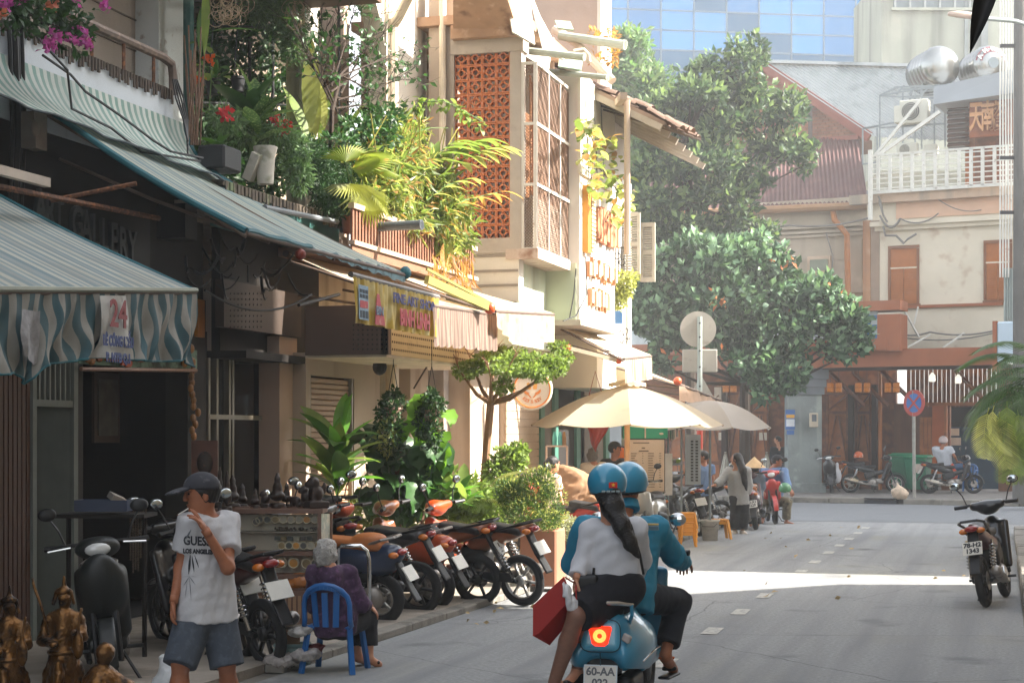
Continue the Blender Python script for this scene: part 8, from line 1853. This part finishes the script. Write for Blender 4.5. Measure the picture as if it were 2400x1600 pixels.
far_person('woman in a cream blouse with red flowers sitting behind the bush planter',24.2,dict(pel=(1290,1185),ch=(1275,1130),shL=(1252,1118),shR=(1302,1122),head=(1296,1088,.05),elL=(1248,1155),wrL=(1262,1180),elR=(1310,1155),wrR=(1318,1180,-.1),hipL=(1278,1190),hipR=(1300,1190),knL=(1300,1200,.3),anL=(1300,1260,.3),knR=(1320,1200,.2),anR=(1320,1260,.2)),CR*.85+CD*.5,dict(shirt=(M('floral_blouse','c4ab9a',.8,.06,9,stain=[('a8473a',.64,16)]),.8,.08),legs=(blk_t,'long',.02),hair='bun',skin=skin2,res=.015),.06)
far_person('grey-haired stall helper in a white shirt and dark apron straps',27.6,dict(pel=(1388,1160),ch=(1392,1105),shL=(1372,1092),shR=(1415,1092),head=(1390,1066),elL=(1366,1122),wrL=(1378,1142,.15),elR=(1420,1122),wrR=(1412,1142,.2),hipL=(1380,1165),hipR=(1398,1165),knL=(1380,1215),anL=(1380,1265),knR=(1398,1215),anR=(1398,1265)),CD+CR*.4,dict(shirt=(cloth('white_shirt','c2b8ac'),.7,.1),legs=(blk_t,'long',.02),hair='bob',hairm=hair_g,res=.016),.06)
far_person('dark-haired stall keeper in a black shirt and cap by the menu board',28.3,dict(pel=(1440,1160),ch=(1440,1095),shL=(1418,1083),shR=(1462,1083),head=(1441,1052),elL=(1414,1115),wrL=(1430,1130,-.2),elR=(1466,1112),wrR=(1455,1130,-.2),hipL=(1432,1165),hipR=(1450,1165),knL=(1432,1215),anL=(1432,1265),knR=(1450,1215),anR=(1450,1265)),CR*.9-CD*.2,dict(shirt=(cloth('black_shirt','17171b'),.7,.1),legs=(blk_t,'long',.02),hair='short',hat='cap',hatm=M('cap_black2','141417',.8),res=.016),.06)
far_person('bald-topped grey-haired man in a dull green shirt sitting behind the parked row',21.2,dict(pel=(1150,1290),ch=(1145,1240),shL=(1122,1230),shR=(1180,1230),head=(1142,1203),elL=(1118,1262),wrL=(1130,1285),elR=(1184,1262),wrR=(1175,1285),hipL=(1140,1292),hipR=(1162,1292),knL=(1140,1295,.4),anL=(1140,1345,.4),knR=(1162,1295,.4),anR=(1162,1345,.4)),CD-CR*.5,dict(shirt=(cloth('dull_green','6c7364'),.7,.08),legs=(blk_t,'long',.02),hair='short',hairm=hair_g,res=.014,s=.95),.06)
far_person('brown-haired sitter with the head just showing left of the grey-haired man',22,dict(pel=(1112,1295),ch=(1112,1255),shL=(1092,1246),shR=(1134,1246),head=(1112,1220),elL=(1090,1272),wrL=(1100,1290),elR=(1138,1272),wrR=(1128,1290),hipL=(1104,1296),hipR=(1120,1296),knL=(1104,1298,.4),anL=(1104,1345,.4),knR=(1120,1298,.4),anR=(1120,1345,.4)),CD+CR*.3,dict(shirt=(cloth('dull_brown','6a5548'),.7,.08),legs=(blk_t,'long',.02),hair='short',hairm=M('hair_brown','4d3a2c',.6),res=.015,s=.9),.06)
far_person('street seller in a blue top under a conical straw hat behind the grey-jacket woman',34,dict(pel=(1768,1165),ch=(1766,1125),shL=(1748,1118),shR=(1784,1118),head=(1768,1098),elL=(1744,1140),wrL=(1752,1160),elR=(1788,1140),wrR=(1780,1160),hipL=(1760,1168),hipR=(1776,1168),knL=(1760,1190),anL=(1760,1230),knR=(1776,1190),anR=(1776,1230)),CD-CR*.4,dict(shirt=(cloth('dull_blue','55606c'),1.8,.1),legs=(blk_t,'long',.02),hair='short',res=.02,skin=skin2))
t=[o for o in bpy.data.objects if o.get('label','').startswith('street seller')][0];b=B();b.lathe([(.235,-.02),(.12,.09),(.005,.2)],D(1768,1098,34)+V3(0,0,.04),24);b.build('conical_hat',M('straw','b99a70',.8,.1,12),t)
far_person('man in a blue shirt half hidden behind the red-banded sign post',33.2,dict(pel=(1648,1150),ch=(1650,1105),shL=(1632,1095),shR=(1666,1095),head=(1648,1070),elL=(1628,1120),wrL=(1636,1140),elR=(1670,1120),wrR=(1664,1140),hipL=(1640,1152),hipR=(1656,1152),knL=(1640,1190),anL=(1640,1234),knR=(1656,1190),anR=(1656,1234)),-CR,dict(shirt=(blue_sh,.7,.1),legs=(blk_t,'long',.02),hair='short',res=.02))
# STALLS, GOODS AND SMALL THINGS
ystool=M('stool_yellow','d08a1c',.4,.06,5,coat=.2)
def stool_parts(t,z0=0.,s=1.):
 b=B();b.box((0,0,z0+.30*s),(.27*s,.27*s,.03));bevel(b.build('seat',ystool,t,False),.012)
 for sx in(-1,1):
  for sy in(-1,1):b=B();b.bar((sx*.115*s,sy*.115*s,z0+.29*s),(sx*.16*s,sy*.16*s,z0),.05*s,.025);b.build('leg',ystool,t,False)
 for k in range(4):a=k*math.pi/2;b=B();b.box((.125*s*math.cos(a),.125*s*math.sin(a),z0+.255*s),(.012 if k%2==0 else .2*s,.2*s if k%2==0 else .012,.05));b.build('apron',ystool,t,False)
p=G(1685,1262);t=thing('plastic_stool','single yellow plastic stool standing in front of the paint bucket','stool',p,R(20));stool_parts(t,0,1.12)
p=G(1612,1280)
for k in range(5):t=thing('plastic_stool','%s yellow stool of the nested stack left of the paint bucket'%('lowest','second lowest','middle','second highest','topmost')[k],'stool',p+V3(0,0,.075*k),R(12+k*2),group='nested yellow stools in the stack');stool_parts(t,0,.82)
kg=M('stall_green','1f8a63',.5,.06,3);kd=M('stall_dark','2b2622',.6);board=M('menu_cream','cbb296',.7,.04,3)
d=28.9;Q=lambda px,py,dd=0.:D(px,py,d+dd)
t=thing('food_stall','food stall with a green header, green base and steel fittings under the cream umbrella','stall',ground(Q(1520,1200),.06))
def kb(name,px0,px1,py0,py1,m_,dd=0.,th=.1,par=None):
 a_,c_=Q(px0,py0,dd),Q(px1,py1,dd);b=B();b.box((a_+c_)/2+CD*th/2,((c_-a_).dot(CR),th,abs(a_.z-c_.z)),TH);return b.build(name,m_,par or t)
hb_=kb('header_box',1461,1565,998,1027,kg,0,.5);kb('trim',1511,1514,998,1026,board,-.02,.02,hb_);b=B();b.ell(Q(1550,1016,-.01),(.04,.01,.018),Matrix.Rotation(TH,3,'Z'));b.build('bowl_mark',board,hb_)
kb('base_box',1478,1560,1155,1275,kg,.05,.6);kb('frame',1470,1560,1027,1155,kd,.06,.3)
b=B()
for px in(1566,1597):b.tube([Q(px,1000,.2),Q(px,1260,.2)],.02,6)
b.build('post',steel,t)
for i in range(9):b=B();p=Q(1563+random.random()*26,1004,.15+rnd(-.1,.2));b.tube([p,p-V3(0,0,.12+rnd(0,.1))],.02,6);b.build('steel_tool',chrome,t)
kb('shelf',1565,1600,1085,1090,steel,.1,.4);
for px,m_ in((1572,M('bowl_green','4c9a63',.4)),(1588,M('bowl_lime','8fae3c',.4)),(1580,MATS['bucket_white'])):b=B();b.lathe([(.03,0),(.08,.05),(.085,.07),(.07,.06)],Q(px,1085,.25),14);b.build('bowl',m_,t)
t2=thing('menu_board','tall cream menu board with faint lines of writing on the front of the food stall','menu board',ground(Q(1516,1200,-.06),.06))
kb('board',1475,1557,1030,1152,board,-.05,.04,t2);ink=M('menu_ink','6b5a4c',.8)
for r_ in range(15):
 b=B();y_=1062+r_*5.6
 for px,w6 in((1479,rnd(8,15)),(1505,rnd(2,4)),(1519,rnd(9,18)),(1545,rnd(3,5))):
  if px>1510 or r_<5 or r_>8:a_=Q(px,y_,-.056);b.box(a_+CR*w6*d/8000,(w6*d/4000,.004,.010),TH)
 tag(b.build('text_line',ink,t2),kind='stuff')
for y_,x0_,x1_ in((1036,1484,1522),(1048,1504,1512),(1055,1497,1520)):kb('heading',x0_,x1_,y_,y_+2.6,ink,-.056,.004,t2)
t3=thing('price_sheet','narrow white price sheet on the right side of the food stall','poster',ground(Q(1570,1100)));kb('sheet',1559,1576,1062,1160,M('sheet_white','b9b5ad',.7),-.02,.02,t3)
t3=thing('banner_stand','white vertical banner with two dotted columns beside the red-banded post','banner',ground(Q(1624,1100,1.5)));kb('sheet',1607,1642,1018,1135,M('banner_white','c3c9cf',.6),1.5,.02,t3);b=B()
for px in(1622,1633):
 for i in range(14):a_=Q(px,1034+i*7,1.48);b.box(a_,(.045,.004,.03),TH)
tag(b.build('glyph',M('glyph_ink','40444a',.7),t3),kind='stuff')
t=thing('glass_shelf','small wooden-framed glass shelf by the green doors','shelf',ground(D(1305,1150,26),.06));b=B();e=lambda px,py,dd=0:D(px,py,26+dd)
for px in(1281,1329):
 for dd in(0,.35):b.tube([e(px,1045,dd),e(px,1250,dd)],.016,5)
for y_ in(1045,1112,1180):
 for dd in(0,.35):b.tube([e(1281,y_,dd),e(1329,y_,dd)],.014,5)
b.build('frame',MATS['beige_column'],t)
for y_ in(1046,1112):b=B();b.box(e(1305,y_,.18),(.3,.33,.012),TH);b.build('shelf_board',MATS['dusty_glass'],t)
for i,(px,c_)in enumerate(((1300,'4aa6a0'),(1313,'58aeb4'),(1322,'8d6a45'))):q=thing('drink_bottle',['teal drink carton, left on the glass shelf','pale teal drink carton, middle on the glass shelf','brown jar, right on the glass shelf'][i],'bottle',e(px,1045,.15));b=B();b.lathe([(.032,0),(.034,.14),(.02,.19),(.018,.22),(.001,.22)],e(px,1045,.15),10);b.build('body',M('carton_%d'%i,c_,.4),q)
t=thing('red_cloth','dark red cloth hung to a point in front of the green door frames','cloth',D(1398,1020,27));b=B();b.patch(lambda u,v:D(1366+64*u*(1-v)+32*v+4*math.sin(v*6),985+v*75,27+.05*math.sin(u*9)),14,10);b.build('cloth',M('red_cloth','8e2f20',.8,.1,4,trans=.2),t,smooth=True);b=B();b.tube([D(1366,985,27),D(1395,870,27),D(1430,985,27)],.012,5);b.build('cord',MATS['red_cloth'],t)
t=thing('juice_bags','orange juice bags hanging at the left edge of the food stall','bags',D(1455,1050,28.6))
for i in range(4):b=B();p=D(1450+i*3.2,1046,28.6+.04*i);b.lathe([(.008,0),(.022,-.05),(.026,-.2),(.01,-.23)],p,8);b.build('juice_bag',M('juice_orange','d06a1e',.3,.05,trans=.3),t)
d=15.3;t=thing('display_cabinet','glass display cabinet full of round trinkets beside the old woman','cabinet',ground(D(660,1400,d),.06));Q=lambda px,py,dd=0.:D(px,py,d+dd)
cbm=M('cabinet_frame','6b4f40',.5,.15,8);pale=M('cabinet_back','e2dac6',.6,.05,6)
def cb(name,px0,px1,py0,py1,m_,dd=0.,th=.05,par=None):
 a_,c_=Q(px0,py0,dd),Q(px1,py1,dd);b=B();b.box((a_+c_)/2+CD*th/2,((c_-a_).dot(CR),th,abs(a_.z-c_.z)),TH);return b.build(name,m_,par or t)
cb('back_panel',485,748,1205,1385,pale,.22,.03);cb('base_box',485,752,1385,1462,cbm,0,.34);cb('top_board',480,756,1192,1203,cbm,-.02,.42)
sh_=cb('shelf_board',485,748,1292,1302,cbm,.02,.25)
for y_,h6 in((1245,3),(1345,11),(1378,8)):cb('shelf_board',485,748,y_,y_+h6,cbm if h6>5 else MATS['dull_aluminium'],.02,.25)
for px in(484,744):cb('corner_post',px,px+9,1200,1462,cbm,-.005,.05);
cb('side_post',772,778,1200,1462,cbm,.30,.05)
b=B();A_,B_=Q(753,1203,0),Q(775,1203,.32);
b.poly([A_,B_,V3(B_.x,B_.y,Q(753,1330).z),V3(A_.x,A_.y,Q(753,1330).z)][::-1],.015);b.build('side_glass',M('cabinet_side','a9b0a4',.2,.12,9,stain=('d6d0bc',.5,14)),t)
for i in range(16):cb('slat',560+i*11.5,567+i*11.5,1396,1448,M('slat_tan','9a7a5c',.6),-.012,.012)
ringm=M('trinket_ivory','c9bfa4',.4,.15,20);discs=[M('trinket_disc_%d'%i,c_,.4,.2,20)for i,c_ in enumerate(('8d7a4f','5a5148','a9a48e','c48a35','4a4d45'))]
rg=B().torus((0,0,0),.034,.007,(0,1,0),20,5).mesh('trinket_ring',ringm,True);dcs=[B().lathe([(.03,-.004),(.03,.004)],n=16,axis=(0,1,0)).mesh('trinket_disc',m_)for m_ in discs]
for px,py in[(608+i*18.5,1217)for i in range(8)]+[(660+i*17,1278)for i in range(6)]+[(600,1222),(688,1319),(718,1320),(660,1318),(740,1320)]:
 o=inst('trinket',random.choice(dcs),t,Q(px,py,.10),(0,0,TH),1 if py<1300 else 1.3);inst('trinket_ring',rg,o,(0,0,0),world=False)
for px in range(650,740,15):b=B();b.box(Q(px,1261,.12),(.05,.02,.035),TH);b.build('trinket_box',random.choice(discs),t)
b=B()
for i in range(40):b.ell(Q(640+random.random()*100,1241-random.random()*5,.06+rnd(0,.1)),.012,None,5,4)
tag(b.build('small_trinket',discs[1],t),kind='stuff')
grow('wrapped_parcel',[el(Q(700,1362,.1),(.14,.1,.075)),el(Q(672,1370,.08),(.08,.08,.05))],M('parcel_amber','a8682f',.3,.25,9,coat=.5),t,.012,.03,wob=.006,wsc=40)
brz=M('carved_dark','2a1c14',.45,.3,20,stain=('5a3b24',.6,30));bron=M('aged_bronze','6b4a26',.3,.25,14,.3,60,metal=.75,stain=[('22170f',.48,12),('8f6a3c',.62,24)])
kinds={'figure':[cc((0,0,0),(0,0,.03),.05,.045),el((0,0,.07),(.045,.035,.03)),el((0,0,.11),(.028,.022,.045)),el((0,0,.165),(.018,.02,.022)),el((0,0,.19),(.008,.008,.015))],'lion':[bx((0,0,.02),(.06,.05,.02),.008),el((0,.01,.08),(.04,.05,.05)),el((-.02,0,.14),(.035,.035,.035)),el((-.05,0,.13),(.02,.02,.018)),rc((-.03,.025,.02),(-.025,.02,.1),.012),rc((-.03,-.025,.02),(-.025,-.02,.1),.012),el((.045,0,.11),(.012,.01,.035))],'elephant':[el((0,0,.07),(.055,.035,.04)),el((-.055,0,.085),(.028,.026,.03)),rc((-.08,0,.08),(-.09,0,.03),.01,.007)]+[rc((sx*.03,sy*.02,.06),(sx*.03,sy*.02,0),.014,.014)for sx in(-1,1)for sy in(-1,1)]}
km={k:B().add(*sdf(v,.007,.012)).mesh('body',brz,True)for k,v in kinds.items()}
for i,(px,k,s_,lab)in enumerate(((545,'figure',1.5,'carved seated figure, leftmost on the display cabinet'),(568,'figure',1.1,'small carved figure, second from the left on the cabinet'),(598,'figure',.9,'small carved figure near the middle of the cabinet top'),(622,'lion',.9,'small carved lion left of the tall orange-brown figure'),(650,'figure',1.6,'tall carved figure near the middle of the cabinet'),(672,'figure',1.15,'orange-brown carved figure on the cabinet top'),(692,'elephant',1.0,'small carved elephant between the figure and the lion'),(718,'lion',1.15,'dark carved lion, second from the right on the cabinet'),(742,'lion',1.65,'large dark carved lion at the right end of the cabinet'))):
 p=Q(px,1192,.15+.1*(i%2));p.z=Q(px,1192).z;q=thing('carving',lab,'carving',p,TH+rnd(-.6,.6),group='carved figures on the display cabinet');o=inst('body',km[k],q,(0,0,0),sc=s_,world=False)
 b=B();b.box((0,0,.008),(.10*s_,.08*s_,.014));b.build('plinth',cbm,q,False)
def guardian(label,px,py_top,d_,flip=1,s=1.):
 top=D(px,py_top,d_);g=V3(top.x,top.y,0);H=top.z;t=thing('bronze_statue',label,'statue',g,group='bronze guardian statues by the shop');r=CR*flip
 H0=H;o=lambda x,y,z:g+r*x*H0*.78+CD*y*H0+V3(0,0,z*H0);H=.78*H0
 grow('body',[cc(o(0,0,.05),o(0,0,.52),.17*H,.12*H),rc(o(0,0,.5),o(0,0,.72),.11*H,.10*H),rc(o(-.11,0,.72),o(.11,0,.72),.05*H),el(o(.01,-.01,.85),(.055*H,.06*H,.07*H)),rc(o(-.13,0,.71),o(-.17,-.04,.58),.045*H),rc(o(-.17,-.04,.58),o(-.04,-.14,.56),.036*H),rc(o(.13,0,.71),o(.17,-.04,.60),.045*H),rc(o(.17,-.04,.60),o(.13,-.13,.64),.034*H),rc(o(-.12,.02,.4),o(-.19,.03,.15),.05*H),rc(o(.10,.02,.4),o(.18,.03,.12),.05*H),rc(o(0,-.13,.42),o(0,-.17,.1),.04*H)],bron,t,.011,.03,wob=.004,wsc=45)
 grow('headdress',[el(o(.0,.0,.90),(.062*H,.062*H,.04*H)),rc(o(0,0,.92),o(0,0,1.0),.025*H,.008),rc(o(-.06,0,.9),o(-.09,0,.82),.02*H),rc(o(.06,0,.9),o(.085,0,.82),.015*H)],bron,t,.009,.02)
 grow('lute',[el(o(.17,-.16,.56),(.055*H,.03*H,.12*H)),rc(o(.17,-.16,.66),o(.20,-.16,.80),.014*H)],bron,t,.01,.02)
 b=B();b.tube([o(-.10,-.1,.62),o(-.17,-.06,.80),o(-.24,-.04,.93),o(-.26,-.03,.99)],.013*H,7);b.build('ribbon',bron,t,smooth=True)
 b=B();b.torus(o(0,0,.5),.125*H,.022*H,(0,0,1),22,6);b.build('belt',bron,t,smooth=True);b=B();b.lathe([(.22*H,0),(.22*H,.05*H),(.18*H,.06*H)],g,16);b.build('plinth',bron,t)
guardian('bronze guardian statue with a lute, right of the pair at the bottom left',150,1350,10.6);guardian('bronze guardian statue at the very left edge, cut by the picture border',22,1372,10.4)
p=ground(D(235,1560,10.5));t=thing('bronze_statue','small crouching bronze figure at the feet of the lute statue','statue',p);z0=D(235,1500,10.5).z
grow('body',[el(p+V3(0,0,.2),(.13,.12,.2)),el(p+CR*.03+V3(0,0,z0-.08),(.06,.06,.07)),rc(p+CR*.05+V3(0,0,z0-.2),p+CR*.16+V3(0,0,z0-.28),.04),rc(p+V3(0,0,.3),p+CR*.18+V3(0,0,.22),.06),el(p+CR*.15+V3(0,0,.25),(.05,.06,.06))],bron,t,.012,.03,wob=.004,wsc=40)
t=thing('tray','blue plastic tray holding paper on the dark table inside the shop front','tray',D(245,1200,13.4));b=B();c_=D(245,1195,13.4);b.box(c_,(.40,.26,.012),TH);[b.box(c_+CR*x+CD*y+V3(0,0,.04),(w6,dp,.085),TH)for x,y,w6,dp in((-.2,0,.012,.26),(.2,0,.012,.26),(0,-.13,.4,.012),(0,.13,.4,.012))];b.build('body',M('tray_blue','1d2f52',.4),t);b=B();b.box(c_+CR*.1+V3(0,0,.09),(.13,.1,.05),Euler((.3,.4,1)));b.build('paper',MATS['paper_x']if 'paper_x' in MATS else M('paper_x','a59d94',.8),t)
t=thing('shop_table','dark table inside the shop front carrying the blue tray','table',ground(D(245,1300,13.5),.06));b=B();c_=D(250,1206,13.5);b.box(c_,(.7,.5,.03),TH);b.build('top',darkwall,t)
for sx in(-1,1):b=B();p=ground(c_+CR*sx*.3,.06);b.tube([p,V3(p.x,p.y,c_.z)],.02,6);b.build('leg',darkwall,t)
t=thing('hung_plaque','brown framed plaque with a dark head relief leaning by the shop door','plaque',D(480,1080,15.6));b=B();b.box(D(480,1078,15.6),(.24,.03,.36),TH);b.build('frame',M('plaque_brown','5a3422',.5,.2,8),t);b=B();b.ell(D(480,1085,15.58),(.075,.03,.11),Matrix.Rotation(TH,3,'Z'));b.build('relief',brz,t,smooth=True)
for i,(px,py,h6)in enumerate(((515,1150,.34),(532,1160,.28))):q=thing('carving',['taller dark slender carving behind the smoking man','shorter dark slender carving behind the smoking man'][i],'carving',D(px,py+40,15),group='slender carvings behind the smoking man');o=inst('body',km['figure'],q,(0,0,0),(0,0,0),(1.0,1.0,1.8),world=False)
b=B();t=thing('bead_strings','strings of dark beads hanging in the shop front behind the scooter','beads',D(320,1200,13.6))
for k in range(7):
 p=D(306+k*6,1188+rnd(-4,4),13.5);L_=rnd(.35,.6)
 for i in range(int(L_/.02)):b.ell(p-V3(0,0,.02*i),.0095,None,5,4)
tag(b.build('bead',M('bead','5d4f3f',.35,.4,30),t),kind='stuff')
t=thing('cardboard_box','small brown cardboard box on the basket by the blue chair','box',D(678,1500,13.3));b=B();b.box(D(676,1495,13.3),(.17,.14,.11),TH+.2);b.build('carton',M('cardboard','7a5c42',.85,.1,8),t)
t=thing('basket','grey-green plastic lattice basket on the ground by the blue chair','basket',ground(D(685,1540,13.2)));c_=D(685,1530,13.2);b=B()
for k in range(5):
 for sx,sy,w6,dp in((0,-1,.26,.01),(0,1,.26,.01),(-1,0,.01,.18),(1,0,.01,.18)):b.box(c_+CR*sx*.13+CD*sy*.09+V3(0,0,-.07+k*.035),(w6,dp,.02),TH)
for k in range(9):
 for sy in(-1,1):b.box(c_+CR*(-.12+k*.03)+CD*sy*.088,(.008,.008,.15),TH)
b.box(c_-V3(0,0,.075),(.26,.18,.01),TH);b.build('lattice',M('basket_green','65807c',.5,.1,8),t)
for i,(px,py,c6,s_)in enumerate(((655,1548,'b0a9a4',.1),(712,1535,'a8a3a0',.08),(735,1520,'6a2a2a',.05),(700,1480,'b5b2ae',.06))):p=D(px,py,13.1-.1*(i%2));t=thing('plastic_bag',['crumpled pale bag with a red corner under the basket','clear crumpled bag right of the basket','small dark red bag between basket and blue chair','white crumpled bag draped on the cardboard box'][i],'bag',p);grow('bag',[el(p,(s_*1.3,s_,s_*.6)),el(p+CR*s_+V3(0,0,.02),(s_*.7,s_*.6,s_*.5))],M('bag_%d'%i,c6,.35,.25,25,trans=.15),t,.01,.03,wob=.008,wsc=60)
t=thing('tube_rack','bent chrome tube rail between the old woman and the navy scooter','rail',ground(D(862,1460,14.2)));b=B();b.tube([D(792,1462,14.3),D(792,1285,14.3),D(800,1278,14.3),D(846,1278,14.3),D(860,1290,14.3),D(865,1310,14.3),D(866,1470,14.3)],.017,8);b.build('tube',chrome,t,smooth=True)
blue_chair('blue plastic armchair behind the motorbike on the far pavement',ground(D(2268,1120,51),.15),R(160),1.1,True)
p=ground(D(2178,1140,51.5),.15);t=thing('crate','black slatted crate beside the green bins on the far pavement','crate',p);b=B()
for k in range(4):b.box(p+V3(0,0,.08+k*.12),(.62,.45,.09),FROT)
b.build('slat',blackm,t);b=B();b.box(p+V3(0,0,.5),(.64,.47,.04),FROT);b.build('lid',blackm,t)
p=D(2232,1112,49.4);t=thing('orange_bag','orange plastic bag hanging on the motorbike of the white-helmet man','bag',p);grow('bag',[el(p,(.16,.12,.2)),rc(p+V3(0,0,.15),p+V3(0,0,.28),.05)],M('bag_orange','c8481a',.4,.1,6,trans=.2),t,.03,.05)
p=D(1962,1115,50);t=thing('white_bag','white carrier bag hanging from the scooter by the stone pillar','bag',p);grow('bag',[el(p,(.13,.1,.22)),rc(p+V3(0,0,.15),p+V3(0,0,.35),.05)],M('bag_white2','b5b5b8',.4,.06,6),t,.03,.05)
p=D(2012,1068,50.4);t=thing('motorbike_helmet','orange and white helmet resting on the motorbike by the orange pipe','helmet',p);grow('shell',[el(p,(.14,.15,.14))],M('helmet_orange','c65a20',.4,.1,4,stain=('cfc8c0',.56,9)),t,.025,.01,cuts=[(p-V3(0,0,.07),(0,0,-1))]);b=B();b.torus(p-V3(0,0,.06),.135,.015,(0,0,1),18,5);b.build('rim',blkp,t)
t=thing('litter','dry leaves and paper scraps scattered on the road and kerb','litter',G(2050,1190));b=B();pts=[G(rnd(1300,2380),rnd(1176,1420))+V3(0,0,.012)for _ in range(34)]+[G(rnd(900,1300),rnd(1400,1470))+V3(0,0,.03)for _ in range(26)];leaf_cloud(b,pts,[(1,0,.02)]*len(pts),.07,.6,.4,fold=.3);tag(b.build('scrap',M('scrap','a3906f',.8,.3,9,island=.4),t),kind='stuff')
# AIR
b=B();b.box((0,45,19),(200,180,41));hz=b.build('haze',[]);hz.data.materials.clear()
hm=bpy.data.materials.new('haze');hm.use_nodes=True;t_=hm.node_tree;t_.nodes.remove(t_.nodes['Principled BSDF'])
pv_=t_.nodes.new('ShaderNodeVolumePrincipled');pv_.inputs['Color'].default_value=(.93,.96,.97,1);pv_.inputs['Density'].default_value=.0018;pv_.inputs['Anisotropy'].default_value=.3
t_.links.new(pv_.outputs[0],t_.nodes['Material Output'].inputs['Volume']);hz.data.materials.append(hm);hz['kind']='stuff'
